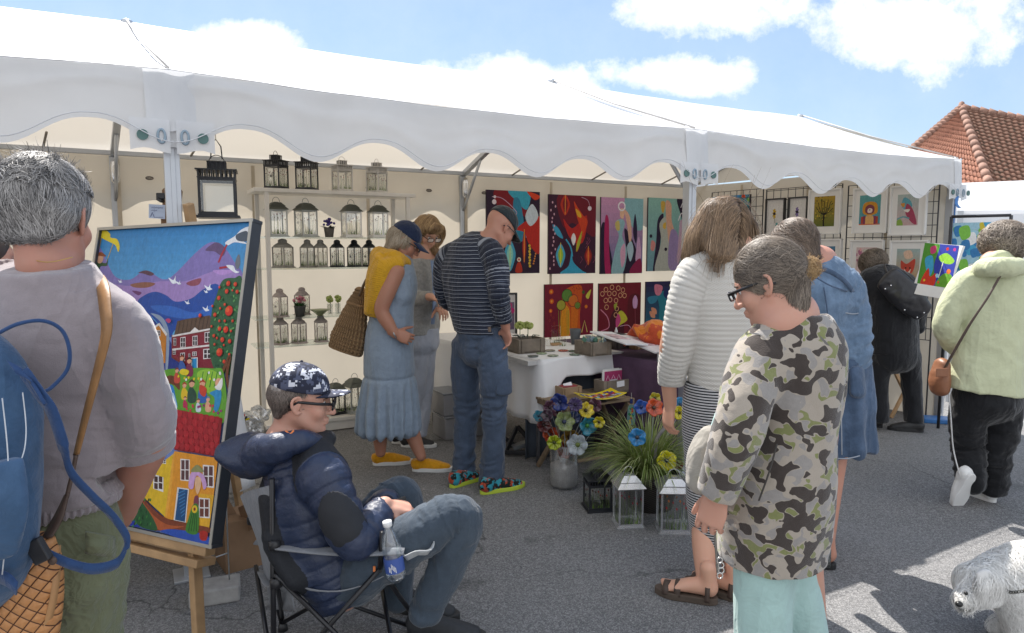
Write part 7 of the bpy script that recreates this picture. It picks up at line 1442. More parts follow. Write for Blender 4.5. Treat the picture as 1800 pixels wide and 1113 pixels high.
# paving block with wire stand
c = G(379, 1052); blk_ = empty('concrete_block', c, 'grey concrete block with upright wire rods, below the framed painting', 'weight')
MB().box(c+V(0, 0, .035), (.20, .13, .07), (.93, .36, 0)).build('block', mat('concrete', (.36, .35, .34), .9, .12, 20, .6, 60), blk_, bevel=.008)
wr_ = mat('wire', (.5, .52, .53), .35, metal=.7)
a = c+V(-.035, -.035, .06); b = c+V(.05, .03, .06)
for q, hh in ((a, .18), (b, .62)): MB().tube([q, q+V(0, 0, hh)], .0032, 6).build('rod', wr_, blk_, True)
MB().tube([a+V(0, 0, .12), b+V(0, 0, .13)], .0032, 6).build('cross_rod', wr_, blk_, True)
# cardboard pieces behind the chair
cbm = mat('cardboard', (.25, .15, .085), .8, .1)
c = G(430, 985); cb = empty('cardboard_box', c, 'open brown cardboard box with raised flaps behind the camping chair', 'box')
MB().box(c+V(0, 0, .12), (.22, .2, .24), (.8, .6, 0)).build('box_body', cbm, cb); MB().box(c+V(-.1, -.06, .27), (.14, .008, .13), (.8, .5, .4)).build('flap', cbm, cb); MB().box(c+V(.06, -.08, .25), (.12, .008, .12), (.8, -.6, .5)).build('flap', cbm, cb)
# ------------------------------------------------------------ tables
linen = mat('white_linen', (.76, .76, .77), .85, .04, 3, .15, 60); 
def cloth_table(name, c0, e, f, w, d, h, drop, label, m_, legs=True, seed=1, group=None):
    """c0 = ground point under the front left corner, e = along the front, f = towards the back"""
    root = empty(name, c0+e*w/2+f*d/2, label, 'table', group); r = np.random.default_rng(seed)
    if legs:
        MB().box(c0+e*w/2+f*d/2+V(0, 0, h-.02), (w-.04, d-.04, .03), e).build('table_top', mat('table_plastic', (.5, .5, .5), .6), root)
        for a in (.06, w-.06):
            for b in (.1, d-.1): MB().tube([c0+e*a+f*b, c0+e*a+f*b+V(0, 0, h-.03)], .014, 8).build('leg', mat('leg_grey', (.12, .12, .13), .4), root, True)
    per = [(0, 0), (w, 0), (w, d), (0, d)]; L = [w, d, w, d]; tot = sum(L); N = 160; rows = 10; vs = []; fs = []
    def at(s):
        k = 0
        while s > L[k]+1e-9 and k < 3: s -= L[k]; k += 1
        a, b = per[k], per[(k+1) % 4]; t = s/L[k]; x = a[0]+(b[0]-a[0])*t; y = a[1]+(b[1]-a[1])*t; nx, ny = ((0, -1), (1, 0), (0, 1), (-1, 0))[k]
        cr = min(t, 1-t)*L[k]; return x, y, nx, ny, math.exp(-(cr/.10)**2), k, t
    for j in range(rows+1):
        for i in range(N):
            s = tot*i/N; x, y, nx, ny, co, k, t = at(s); dr = drop(k, t); u = j/rows
            fl = (.012*math.sin(s*17+seed)+.010*math.sin(s*31+2*seed))*u**.8+.05*co*u; q = c0+e*(x+nx*(.006+fl))+f*(y+ny*(.006+fl))+V(0, 0, h+.004-dr*u)
            vs.append(q)
    for j in range(rows):
        for i in range(N): a = j*N+i; b = j*N+(i+1) % N; fs.append((a, b, b+N, a+N))
    mb = MB().add(vs, fs); mb.add([c0+e*x+f*y+V(0, 0, h+.004) for x, y in ((-.006, -.006), (w+.006, -.006), (w+.006, d+.006), (-.006, d+.006))], [(0, 1, 2, 3)])
    o = mb.build('tablecloth', m_, root, True); md = o.modifiers.new('s', 'SOLIDIFY'); md.thickness = .003; me = o.data; me.polygons[-1].use_smooth = False; return root
Fv = nrm(V(-.95, 1.28, 0)); c0 = V(.19, 4.56, 0)
cloth_table('table', c0, U, Fv, .70, 1.65, .75, lambda k, t: (.44-.30*min(1, max(0, t-.02)/.25) if k == 0 and t < .5 else .14+.0*t if k == 0 else .44 if k == 3 else .3), 'white clothed table covered with glass goods in the middle of the tent', linen)
cloth_table('table', V(*P(1172, 640, 4.45)[:2], 0)-U*0, U, Fv, .95, 1.35, .74, lambda k, t: .68, 'table with a dark purple cloth under the boxes of prints', mat('purple_cloth', (.085, .045, .085), .9, .15, 10), legs=False, seed=4)
cloth_table('table', T(-1.3, .42), U, Dv, 1.62, .62, .75, lambda k, t: .52, 'white clothed table behind the seated man, holding black trays', linen, seed=7)
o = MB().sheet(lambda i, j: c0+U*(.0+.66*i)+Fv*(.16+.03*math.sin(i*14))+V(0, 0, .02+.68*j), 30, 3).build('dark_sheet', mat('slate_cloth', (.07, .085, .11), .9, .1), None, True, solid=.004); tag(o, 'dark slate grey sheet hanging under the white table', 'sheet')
cloudy = mat('storage_plastic', (.42, .42, .44), .35, .05, trans=.3)
for i, (px, py, z, lb) in enumerate(((805, 772, 0, 'clear plastic storage box on the ground under the table, lower one'), (803, 772, .19, 'clear plastic storage box with grey lid, upper one under the table'))):
    c = G(px, py)+V(0, .15, z); r = empty('storage_box', c, lb, 'storage box', 'storage boxes under the table'); MB().box(c+V(0, 0, .085), (.36, .26, .17), U).build('tub', cloudy, r, bevel=.01); MB().box(c+V(0, 0, .18), (.38, .28, .015), U).build('lid', mat('lid_grey', (.25, .26, .28), .4), r, bevel=.005)
    MB().box(c+V(-.05, -.04, .09), (.16, .1, .1), (1, .5, 0)).build('contents', mat('contents', (.3, .32, .4), .7, .9, 20), r)
c = G(915, 815)+V(0, .25, 0); r = empty('folding_stand', c, 'folded black metal stand lying on the ground under the table', 'stand')
for k, (a, b) in enumerate((((-.13, 0, .05), (.13, .05, .06)), ((-.10, -.06, .04), (-.02, .0, .20)), ((-.02, .0, .20), (.06, -.05, .12)), ((.06, -.05, .12), (.13, -.08, .03)), ((-.13, .02, .12), (-.02, .02, .04)), ((-.14, -.08, .03), (.10, -.10, .03)), ((.05, .02, .16), (.12, .0, .05)))): MB().bar(c+V(*a), c+V(*b), .02, .03).build('strut', mat('grid_wire', 0), r, bevel=.003)
MB().box(c+V(.02, -.02, .07), (.16, .08, .03), (1, .2, .3)).build('bracket', mat('stand_grey', (.16, .17, .18), .4), r, bevel=.006)
for px, py, c_, lb in ((845, 762, 'b3261c', 'red folded bag standing under the white table'), (833, 752, 'c9b020', 'small yellow bag under the white table')): c = G(px, py)+V(0, .3, 0); o = solid('carrier_bag', [limb([c+V(0, 0, .05), c+V(.01, 0, .2)], [(.07, .05), (.055, .035)], k=.02)], mat('bag_'+c_, c_, .5), None, .012, disp=wrk(.01, 22, 4)); tag(o, lb, 'bag')
# goods on the white table
zt = .756
def on(px, py, z=zt): return G(px, py, z)
def crate(c, w, d, h, label, name='wooden_crate', e=U, m_=None, t=.014, parent=None):
    m_ = m_ or wd; r = empty(name, c, label, 'crate'); f_ = np.cross((0, 0, 1), e); MB().box(c+V(0, 0, t/2), (w, d, t), e).build('bottom', m_, r)
    for s_ in (-1, 1): MB().box(c+f_*s_*(d/2-t/2)+V(0, 0, h/2), (w, t, h), e).build('long_side', m_, r, bevel=.002); MB().box(c+e*s_*(w/2-t/2)+V(0, 0, h/2+.002), (t, d-2*t, h), e).build('short_side', m_, r, bevel=.002)
    for s_ in (-1, 1): MB().box(c-f_*(d/2+.004)+e*s_*(w*.36)+V(0, 0, h/2), (.02, .008, h*.98), e).build('batten', m_, r)
    return r
grw = mat('grey_wood', (.20, .165, .13), .8, .2, 14, .4)
c1 = on(925, 618); crate(c1, .22, .17, .10, 'grey wooden crate of flowers on the left of the white table', m_=grw)
c2 = on(1042, 622); crate(c2, .18, .20, .095, 'grey wooden crate full of glass trinkets on the right of the white table', m_=grw)
rg = np.random.default_rng(21); mb = MB()
for i in range(60): mb.col(('a8b39a', '8fa0a8', 'c9cf b0'.replace(' ', ''), '5f8a7a', 'b8a88a')[i % 5]).box(c2+V(*(rg.uniform(-.07, .07, 2)), .085+rg.uniform(0, .03)), (.035, .006, .028), nrm(rg.normal(size=3)))
o = mb.build('glass_trinkets', petal, None); tag(o, 'heap of pale glass trinkets filling the right crate', 'trinkets', kind='stuff')
for k, (px, lb) in enumerate(((912, 'left'), (926, 'right'))):
    c = on(px+2, 606); rv = empty('flower_stem', c, 'pale green hydrangea head standing in the left crate, %s one of two' % lb, 'flower', 'green hydrangeas in the crate'); MB().tube([c, c+V(0, 0, .14)], .003, 5).build('stem', leafM, rv); mb = MB()
    for i in range(34): d = nrm(rg.normal(size=3))*V(1, 1, .7); mb.ball(c+V(0, 0, .15)+d*.032, .013, 6, 4)
    mb.build('bloom', mat('hydrangea', 0), rv, True)
mb = MB()
for i in range(14): a = rg.uniform(0, 6.28); q = c1+V(.05*cos(a), .04*sin(a), .1); mb.tube([q, q+V(.02*cos(a), 0, .02), q+V(.05*cos(a), .01, .015)], .003, 4)
o = mb.build('foliage', mat('grey_leaf', (.07, .09, .07), .6), None); tag(o, 'grey green foliage spilling from the left crate', 'foliage', kind='stuff')
def glasspane(px, py, w, h, lb, base=True):
    c = on(px, py); r = empty('glass_picture', c, lb, 'glass picture', 'glass pictures on the white table'); g_ = MB().box(c+V(0, 0, h/2+.012), (w, .006, h), U).build('pane', glass(), r); meadow(w, h, c+V(0, -.004, .016), U, V(0, 0, 1), -Nv, px).build('flower_painting', petal, g_)
    if base: MB().box(c+V(0, 0, .01), (w*1.0, .04, .02), U).build('wood_base', pine, r, bevel=.002)
glasspane(977, 607, .082, .14, 'tall glass picture of red flowers on a wooden base'); glasspane(989, 612, .065, .075, 'small square glass tealight with painted flowers', False)
for i, (px, py, c_) in enumerate(((952, 622, '9aa88a'), (967, 617, '8a8a7a'), (990, 617, 'b0503a'), (1008, 618, '5f6a5a'), (1010, 624, '7a8a7a'), (972, 626, '8f9a88'), (937, 627, '5f6a68'))):
    c = on(px, py); r = MB().lathe(c, [(.001, 0), (.034, 0), (.04, .006), (.036, .007), (.001, .004)], 12).build('glass_coaster', mat('coaster_'+c_, c_, .2, .5, 60), None, True); tag(r, ('pale green glass coaster on the white table, behind the front label', 'grey glass coaster in the middle of the white table', 'reddish glass coaster on the white table', 'dark glass coaster beside the right crate, upper one', 'grey green glass coaster in front of the right crate', 'pale sage glass coaster near the front edge', 'slate glass coaster nearest the left crate')[i], 'coaster', 'glass coasters')
c = on(1011, 605); o = MB().lathe(c, [(.001, 0), (.03, 0), (.042, .09), (.044, .12), (.04, .12), (.028, .01), (.001, .01)], 16).build('slate_pot', mat('slate_pot', (.09, .10, .11), .5), None, True); tag(o, 'dark slate grey pot standing behind the right crate', 'pot')
o = MB().lathe(on(963, 608), [(.001, 0), (.022, 0), (.026, .05), (.023, .05), (.02, .005), (.001, .005)], 14).build('tealight_glass', glass(), None, True); tag(o, 'small clear tealight glass beside the tall glass picture', 'glass')
wallpic('framed_print', [(879, 516), (907, 517), (879, 592)], lambda a: (a.fill('c9c5c2'), a.rect('6a5a70', .12, .2, .88, .85), [a.circ('b02a6a', x, y, .07) for x, y in ((.35, .3), (.6, .28), (.5, .42), (.75, .4))], [a.line('5f9a4a', [(x, .45), (.5, .85)], .03) for x in (.35, .5, .7)]), 'black framed print of pink tulips behind the white table', 'print', None, (on(880, 590)+Dv*.2, BW[1]), frame=blk, fw=.016, depth=.012)
# boxes of prints on the purple table
zp = .746
c = G(1100, 612, zp); crate(c+Fv*.1, .20, .24, .09, 'dark wooden box at the left of the purple table', m_=mat('dark_box', (.05, .04, .04), .6))
c = G(1128, 612, zp); crate(c+Fv*.06+V(0, 0, .0), .17, .2, .08, 'brown cardboard tray of prints on the purple table', m_=mat('kraft', (.30, .20, .11), .8))
for i, (x0, y0, x1, y1, lb) in enumerate(((1056, 584, 1120, 606, 'white print in a clear sleeve lying across the crates, left one'), (1095, 590, 1170, 620, 'white print in a clear sleeve lying across the crates, right one'))):
    a, b = P(x0, y0, 4.95), P(x1, y1, 4.6); n_ = nrm(V(.25, -.25, 1)); r = empty('sleeved_print', (a+b)/2, lb, 'print', 'sleeved prints on the purple table')
    MB().bar(a, b, .20, .012, n_).build('board', mat('print_white', (.72, .72, .74), .4), r, bevel=.003)
    MB().bar(a*.75+b*.25+n_*.008, a*.35+b*.65+n_*.008, .12, .002, n_).build('picture', mat('print_pink', (.5, .35, .38), .5, .6, 20), r)
o = solid('scarves', [limb([P(1098, 600, 5.0), P(1125, 580, 4.95), P(1150, 585, 4.85), P(1172, 602, 4.8)], [(.04, .05), (.09, .06), (.10, .055), (.05, .05)], k=.03)], cloth('orange_scarf', 'b54a2c', .8, .3, 9, extra=lambda t, cc, ax: t.mix(t.math('GREATER_THAN', t.noise(9, 3), .55), cc, lin('d07a2a'))), None, .008, disp=lambda p, a: .028*crease(p, 13, 3)); tag(o, 'heap of orange and rust coloured scarves on the purple table', 'scarf')
o = MB().box(P(1168, 628, 4.5), (.09, .05, .07), U).build('plastic_tray', cloudy, None, bevel=.006); tag(o, 'clear plastic tray at the front edge of the purple table', 'tray')
o = MB().lathe(on(1083, 588), [(.001, 0), (.012, 0), (.014, .03), (.006, .05), (.006, .06), (.001, .06)], 12).build('small_bottle', mat('bottle_white', (.7, .7, .72), .3), None, True); tag(o, 'small white bottle beside the sleeved prints', 'bottle')
# trays and bits on the left table
c = T(.12, .62, .752); r = empty('tray', c, 'black wire tray on the white table behind the seated man', 'tray'); MB().box(c+V(0, 0, .006), (.34, .26, .012), U).build('base', black, r)
for a in range(4): d = (U, -U, Dv, -Dv)[a]; L_ = .17 if a < 2 else .13; MB().box(c+d*L_+V(0, 0, .045), (.008, .26 if a < 2 else .34, .08), d).build('side', black, r, bevel=.002)
mb = MB(); 
for i in range(30): q = c+U*rg.uniform(-.14, .14)+Dv*rg.uniform(-.1, .1)+V(0, 0, .05); mb.tube([q, q+nrm(rg.normal(size=3))*.04], .002, 4)
o = mb.build('wire_bits', mat('chrome', 0), None); tag(o, 'bright metal trinkets lying in the black tray', 'trinkets', kind='stuff')
c = T(.13, .95, .76); r = MB().sheet(lambda i, j: c+U*(i-.5)*.16+Dv*(j-.5)*.12+V(0, 0, .012*math.sin(i*9)+.02*j), 8, 4).build('blue_cloth', cloth('blue_cloth', '2a3a8a', .7), None, True, solid=.01); tag(r, 'royal blue folded cloth on the table edge by the painting', 'cloth')
c = G(423, 745, .5); r = empty('glass_ornament', c, 'rainbow coloured glass ornament beside the framed painting', 'ornament')
for k, c_ in enumerate(('c9a81c', '2a3a9a', '2a7a3a', 'c0281c', '1c1c20', 'c9b81c')): MB().bar(c+V(-.03+k*.012, .0, .0+.012*(k % 3)), c+V(-.02+k*.014, .0, .09-.012*k), .012, .01, (1, 0, 0)).build('glass_bar', mat('ob_'+c_, c_, .2), r)
r = solid('plastic_bag', [limb([c+V(.0, .1, -.06), c+V(.07, .1, .04)], [.07, .05], k=.02)], glass('crumpled_plastic', (.9, .92, .94), .7, .2), None, .008, disp=lambda p, a: .02*crease(p, 40, 3)); tag(r, 'crumpled clear plastic bag behind the hood of the navy jacket', 'bag')
# ------------------------------------------------------------ slatted folding table with its goods
zf = .50; q0 = G(1024, 712, zf); q1 = G(1146, 699, zf); ef = U; wf = .56; df = .42; q0 = G(1022, 713, zf)*V(1, 1, 0)
ff = nrm(np.cross((0, 0, 1), ef)); q0 = q0-ef*.12; st = empty('folding_table', q0+ef*wf/2+ff*df/2, 'low slatted wooden folding table in front of the white table', 'table')
for i in range(9): MB().box(q0+ef*wf/2+ff*(i+.5)*df/9+V(0, 0, zf-.008), (wf, df/9*.72, .016), ef).build('slat', wd, st, bevel=.002)
for x in (.02, wf-.02): MB().box(q0+ef*x+ff*df/2+V(0, 0, zf-.03), (.025, df, .028), ef).build('rail', wd, st, bevel=.002)
for x in (.04, wf-.04):
    for a, b in ((.02, df-.02), (df-.02, .02)): MB().bar(q0+ef*x+ff*a+V(0, 0, .0), q0+ef*(x+(.02 if a < b else 0))+ff*b+V(0, 0, zf-.03), .034, .018, ef).build('leg', wd, st, bevel=.002)
MB().bar(q0+ef*.04+ff*.05+V(0, 0, .12), q0+ef*(wf-.04)+ff*.05+V(0, 0, .12), .03, .016).build('stretcher', wd, st, bevel=.002)
of = lambda px, py: G(px, py, zf+.002)
pw = mat('pale_crate_wood', (.32, .22, .13), .7, .15, 12)
cA = of(998, 694); crate(cA, .155, .12, .062, 'small pale wooden crate of cards on the left of the slatted table', m_=pw); o = MB().box(cA+V(.0, .0, .066), (.06, .004, .035), (1, .3, .2), (0, .5, 1)).build('white_card', mat('label_white', 0), None); tag(o, 'white card sticking out of the small pale crate', 'card')
o = MB().box(cA+V(.0, .0, .04), (.11, .07, .05), ef).build('red_cards', mat('red_card', (.3, .03, .04), .6, .4, 40), None, bevel=.003); tag(o, 'bundle of dark red cards in the small pale crate', 'cards')
cB = of(1080, 688); crate(cB, .27, .12, .09, 'long brown wooden crate with rope handles holding pink framed pictures', m_=grw)
for i, (dx, dz, lb) in enumerate(((0, 0, 'pink picture in a white frame standing in the long crate, front one'), (.03, -.002, 'pink picture in a white frame standing in the long crate, back one'))):
    c = cB+U*dx+ff*(.02+.03*i)+V(0, 0, .095+dz); r = empty('framed_picture', c, lb, 'picture', 'pink pictures in the long crate'); MB().box(c, (.185, .01, .12), U).build('frame', wht, r, bevel=.002)
    a = Art(c-U*.078+V(0, 0, .048)-ff*.006, c+U*.078+V(0, 0, .048)-ff*.006, .096, -ff); a.fill('a83a68'); a.line('e0b8cc', [(.05, .8), (.2, .3), (.3, .7)], .06); a.line('d9a0c0', [(.4, .6), (.5, .3), (.6, .6)], .08); a.line('e0b8cc', [(.7, .7), (.8, .3), (.95, .8)], .06); a.rect('dcd6dc', .3, .62, .7, .9); a.build('picture', paintM, r)
c = cB-ff*.068+V(.0, 0, .065); o = MB().box(c, (.065, .003, .04), nrm(U+V(0, 0, .06))).build('price_tag', mat('label_white', 0), None); tag(o, 'white price tag on the front of the long crate', 'tag')
cP = of(1055, 705); r = np.random.default_rng(5); dish = empty('glass_dish', cP, 'square fused glass dish of yellow, red and violet patches on the slatted table', 'dish')
mb = MB(); nx, ny = 14, 8
for i in range(nx):
    for j in range(ny):
        mb.col('d8c01c' if i in (0, nx-1) or j in (0, ny-1) else ('6a2a5a', 'b03020', 'd8b81c', '8ab0c0', '2a3a7a', 'd9762a', 'b8b0c0', '7a1c2a', '2f6a3a')[r.integers(9)])
        g_ = lambda a, b: cP+U*(a/nx-.5)*.30+ff*(b/ny-.5)*.17+V(0, 0, .02+.05*abs(a/nx-.5)**2*4*.5+.03*abs(b/ny-.5)*.8); mb.add([g_(i, j), g_(i+1, j), g_(i+1, j+1), g_(i, j+1)], [(0, 1, 2, 3)])
mb.build('glass_plate', paint('fused_glass', .12, .6), dish, solid=.006); MB().lathe(cP, [(.0, .0), (.05, .0), (.03, .012), (.03, .02), (0, .02)], 12).build('foot', black, dish)
c = G(1108, 745, .36)+V(0, -.02, 0); sc_ = empty('glass_bottle', c, 'flattened glass bottle speckled green and red hanging at the slatted table', 'ornament'); a = Art(c+V(-.028, -.006, .14), c+V(.028, -.006, .14), .14, V(0, -1, 0)); a.shape('6a8a88', [(.1, .2), (.4, .05), (.6, .05), (.9, .2), (.95, .9), (.5, 1), (.05, .9)])
for i in range(16): x, y = rr(2); a.circ(random.choice(['2a7a4a', 'b03a2a', '2a3a8a', 'c9a82a', '3a8a9a']), .2+.6*x, .2+.7*y, .05)
a.build('glass_body', petal, sc_, solid=.008); MB().box(c+V(0, 0, .155), (.018, .014, .03)).build('neck', mat('neck_blue', (.02, .03, .12), .2), sc_); MB().tube([c+V(0, 0, .17), c+V(0, 0, .21)], .001, 4).build('string', cord, sc_)
# ------------------------------------------------------------ glass flowers, vase, grass basket, lanterns on the ground
def glass_flower(c, face, R_, col1, cen, base, label, group, n=6, seed=1, stemc='wire'):
    r = empty('glass_flower', c, label, 'flower', group); face = nrm(face); u = nrm(np.cross(face, (0, 0, 1))); v = np.cross(u, face); rg_ = np.random.default_rng(seed); mb = MB(); N = 48; rows = 5
    vs = []; 
    for j in range(rows+1):
        for i in range(N):
            a = 2*math.pi*i/N; q = R_*(j/rows)*(.80+.20*abs(cos(a*n/2))**.6); z = .35*R_*(j/rows)**1.6*(1+.35*sin(a*n+seed))-.0; vs.append(c+u*q*cos(a)+v*q*sin(a)+face*z)
    mb.add(vs, [(j*N+i, j*N+(i+1) % N, (j+1)*N+(i+1) % N, (j+1)*N+i) for j in range(rows) for i in range(N)])
    mb.build('petals', mat('gl_'+col1, col1, .12, .3, 40, .25, 60, trans=.25, spec=.8), r, True, solid=.004)
    MB().ball(c+face*R_*.12, R_*.22, 10, 6).build('centre', mat('glc_'+cen, cen, .2, .4, 90), r, True)
    k = MB()
    for i in range(n*2): a = math.pi*i/n; k.tube([c+face*(.02*R_+.004), c+(u*cos(a)+v*sin(a))*R_*.55+face*R_*.16], .0012, 4)
    k.build('stamens', mat('glc_'+cen, 0), r)
    if base is not None: MB().tube(spl([c, c*.6+np.asarray(base)*.4+V(0, .01, 0), np.asarray(base)], 4), .002, 5).build('stem', mat('wire', 0), r, True)
    return r
gv = G(993, 864)+V(0, .09, 0); vr = .092; vs_ = empty('glass_vase', gv, 'big clear cylinder vase half filled with white sand, holding glass flowers', 'vase')
MB().lathe(gv, [(.001, .0), (vr*.8, .0), (vr, .02), (vr, .28), (vr-.004, .28), (vr-.004, .022), (.001, .012)], 32).build('glass', glass(), vs_, True)
MB().lathe(gv, [(.001, .014), (vr*.84, .014), (vr-.006, .03), (vr-.006, .145), (vr*.5, .152), (.001, .15)], 32).build('sand', mat('sand', (.45, .43, .43), .9, .1, 40), vs_, True)
fl = [(985, 706, 19, '2f3f86', '1c2450', 'dark blue'), (991, 742, 21, '87945c', '2c3450', 'sage green'), (1029, 722, 17, 'd8bf20', '3a2c10', 'yellow'), (1031, 748, 20, '2f86a0', '3a7a30', 'turquoise'), (968, 763, 17, 'c4502a', '4a1c10', 'orange'), (974, 778, 15, 'a6b41f', '3a4010', 'lime green'), (1000, 768, 19, '9a7a2a', '3a2010', 'amber'), (1016, 782, 22, 'b9c2cb', '6a7a3a', 'pale grey'), (955, 748, 16, '5c2626', '2a1010', 'dark red'), (947, 732, 12, '25788e', '103040', 'small teal'), (966, 716, 15, '5a3548', '2a1620', 'mauve'), (1011, 712, 15, '4a3a66', '2a1c3a', 'violet'), (1047, 712, 15, '6c4456', '2a1620', 'plum'), (1053, 742, 12, 'cfc01f', '3a3010', 'small yellow'), (993, 792, 18, '8e3220', '3a1008', 'rust red'), (962, 731, 13, '43303f', '1a1018', 'dark brown'), (1008, 734, 14, '3a4a7a', '1a2040', 'slate blue'), (979, 722, 12, '6a2a3c', '2a1018', 'wine red')]
for i, (px, py, r_, c1_, c2_, nm) in enumerate(fl):
    rg_ = np.random.default_rng(i+60); c = P(px, py, gv[1]-.05+rg_.uniform(-.07, .07)); glass_flower(c, (rg_.uniform(-.5, .5), -1, rg_.uniform(-.1, .7)), r_/325, c1_, c2_, gv+V(rg_.uniform(-.03, .03), rg_.uniform(-.03, .03), .14), nm+' glass flower in the sand filled vase', 'glass flowers in the vase', 5+i % 3, i)
bc = G(1150, 905)+V(0, .14, 0); bsk = empty('wicker_basket', bc, 'grey wicker basket with a tall curved handle behind the lanterns', 'basket')
def wick():
    t = NT('grey_wicker'); sp_ = t.n('SeparateXYZ'); t.L.new(t.tc.outputs['Object'], sp_.inputs[0]); w1 = t.math('SINE', t.math('MULTIPLY', sp_.outputs[2], 520)); an = t.math('ARCTAN2', sp_.outputs[1], sp_.outputs[0]); w2 = t.math('SINE', t.math('ADD', t.math('MULTIPLY', an, 34), t.math('MULTIPLY', t.math('SIGN', w1), 1.57))); f = t.math('MULTIPLY', t.math('ABSOLUTE', w1), t.math('ADD', t.math('MULTIPLY', w2, .4), .6)); t.col(t.mix(f, lin('1d1b1a'), lin('5d5752'))); t.rough(.8); t.nor(t.bump(f, .9, .01)); return t.m
MB().lathe(bc, [(.001, .002), (.13, .002), (.15, .1), (.165, .19), (.172, .2), (.165, .21), (.15, .19), (.001, .17)], 32).build('basket_body', wick(), bsk, True)
hw_ = mat('grey_branch', (.16, .15, .14), .8, .3, 40, .5); MB().tube(spl([P(1150, 858, bc[1]-.1), P(1149, 810, bc[1]-.11), P(1153, 775, bc[1]-.10), P(1166, 755, bc[1]-.06), P(1180, 748, bc[1]+.0)], 6), [.016]*12+[.013]*13, 8).build('handle', hw_, bsk, True)
def grass_plant():
    r = np.random.default_rng(3); V_ = []; F_ = []; R_ = []; n = 760; k = 10; c = bc+V(-.02, -.02, .17)
    for i in range(n):
        a = r.uniform(0, 2*math.pi); L = r.uniform(.26, .50); out = r.uniform(.3, 1.6); d0 = V(cos(a), sin(a), 0); b = c+d0*r.uniform(0, .09); sd_ = V(-sin(a), cos(a), 0); w = r.uniform(.0026, .0048); p = b.copy(); d = nrm(d0*.35*out+V(0, 0, 1)); idx = len(V_)
        tw = r.uniform(-.3, .3)
        for j in range(k+1):
            t = j/k; ww = w*(1-t**2.2)+.0003; V_ += [p-sd_*ww, p+sd_*ww]; R_ += [r.uniform(0, .15)+.85*(i % 17)/17]*2; p = p+d*L/k; d = nrm(d+d0*out*.17-V(0, 0, out*.235)*t*1.3+sd_*tw*.1)
        F_ += [(idx+2*j, idx+2*j+1, idx+2*j+3, idx+2*j+2) for j in range(k)]
    t = NT('grass_blade'); a = t.attr('rnd').outputs['Fac']; t.col(t.ramp(a, [(0, lin('5a7430')), (.5, lin('8a9c56')), (.85, lin('c0c494')), (1, lin('9aa06a'))])); t.rough(.5)
    tr = t.n('BsdfTranslucent', {'Color': lin('8a9a4a')}); mx = t.n('MixShader', {0: .3}); t.L.new(t.b.outputs[0], mx.inputs[1]); t.L.new(tr.outputs[0], mx.inputs[2]); t.L.new(mx.outputs[0], t.out.inputs[0])
    root = empty('grass_plant', c, 'bushy striped ornamental grass growing in the grey basket', 'plant'); npmesh('blades', V_, F_, t.m, root, False, {'rnd': np.array(R_)})
grass_plant()
gg = 'glass flowers among the grass'
for i, (px, py, dy, r_, c1_, c2_, nm) in enumerate(((1120, 769, -.22, 16, '2a86c2', '3a3a3a', 'sky blue glass flower in the middle of the grass'), (1171, 810, -.2, 18, 'd8cf1c', '3a3a4a', 'yellow glass flower low in the grass by the handle'), (1149, 717, .0, 17, 'd0562a', '4a3a30', 'orange glass flower above the grass near the hand'), (1127, 716, .05, 14, '2a58b0', '1a2a5a', 'deep blue glass flower above the grass'), (1151, 700, .1, 11, 'b0a41c', '3a3a10', 'olive yellow glass flower highest above the grass'), (1196, 712, .05, 15, '2a86b8', '1a3a5a', 'turquoise glass flower beside the striped skirt'), (1194, 726, -.0, 13, 'd8c81c', '3a3a10', 'bright yellow glass flower beside the striped skirt'), (1192, 817, -.1, 9, '8a2a3a', '3a1018', 'small dark red glass flower by the striped skirt'))):
    c = P(px, py, bc[1]+dy); glass_flower(c, (.15*(i % 3-1), -1, .35), r_/320, c1_, c2_, bc+V(0, 0, .18), nm, gg, 5, i+30)
gs = 'lanterns standing on the asphalt'
lantern('house', .135, .22, lb_black, G(1052, 900)+V(0, .06, 0), 'black lantern with slatted top on the asphalt, left of the silver ones', gs, RU-.35, seed=51, reds=('7a2a20', '5a3a20', 'a0402a'))
lantern('roof', .135, .295, silver, G(1107, 930)+V(0, .07, 0), 'silver lantern with stepped roof on the asphalt, in front of the grass', gs, RU-.40, seed=52, reds=('8a2030', '7a3050', 'a03a3a'))
lantern('roof', .155, .30, silver, G(1187, 938)+V(0, .06, 0), 'silver lantern with stepped roof beside the striped skirt', gs, RU-.55, seed=53, reds=('b03030', 'c06a2a', 'a03a3a'))
# ------------------------------------------------------------ right side: stool, tray, canvas, next tent, house, dog
c = G(1600, 742)+V(.0, .35, 0); stl = empty('folding_stool', c, 'pale wooden folding stool standing beyond the black trousers', 'stool'); sz = .46
for i in range(5): MB().box(c+U*(i-2)*.075+V(0, 0, sz), (.058, .32, .016), U).build('slat', pine, stl, bevel=.002)
for y in (-.14, .14):
    for a, b in ((-.18, .18), (.18, -.18)): MB().bar(c+U*a+Nv*y, c+U*b+Nv*y+V(0, 0, sz-.02), .034, .02, Nv).build('leg', pine, stl, bevel=.002)
o = MB().box(c+V(-.03, -.05, sz+.03), (.10, .012, .12), U, (0, .3, 1)).build('leaflet_pack', mat('leaflet_pale', (.5, .52, .62), .5, .3, 60), None); tag(o, 'pale blue printed leaflet standing on the wooden stool', 'leaflet')
c = G(1650, 742); o = MB().box(c+V(0, 0, .02), (.26, .16, .04), (.95, -.3, 0)).build('blue_tray', mat('blue_plastic', (.04, .16, .42), .4), None, bevel=.008); tag(o, 'flat blue plastic tray on the ground by the tent corner post', 'tray')
c = G(1652, 700)+V(0, 0, 0); o = MB().box(c+V(0, .2, .12), (.16, .12, .24), U).box(c+V(.02, .2, .26), (.10, .08, .05), U).build('grey_container', mat('container_grey', (.3, .31, .33), .6), None, bevel=.01); tag(o, 'grey container standing at the foot of the corner post', 'container')
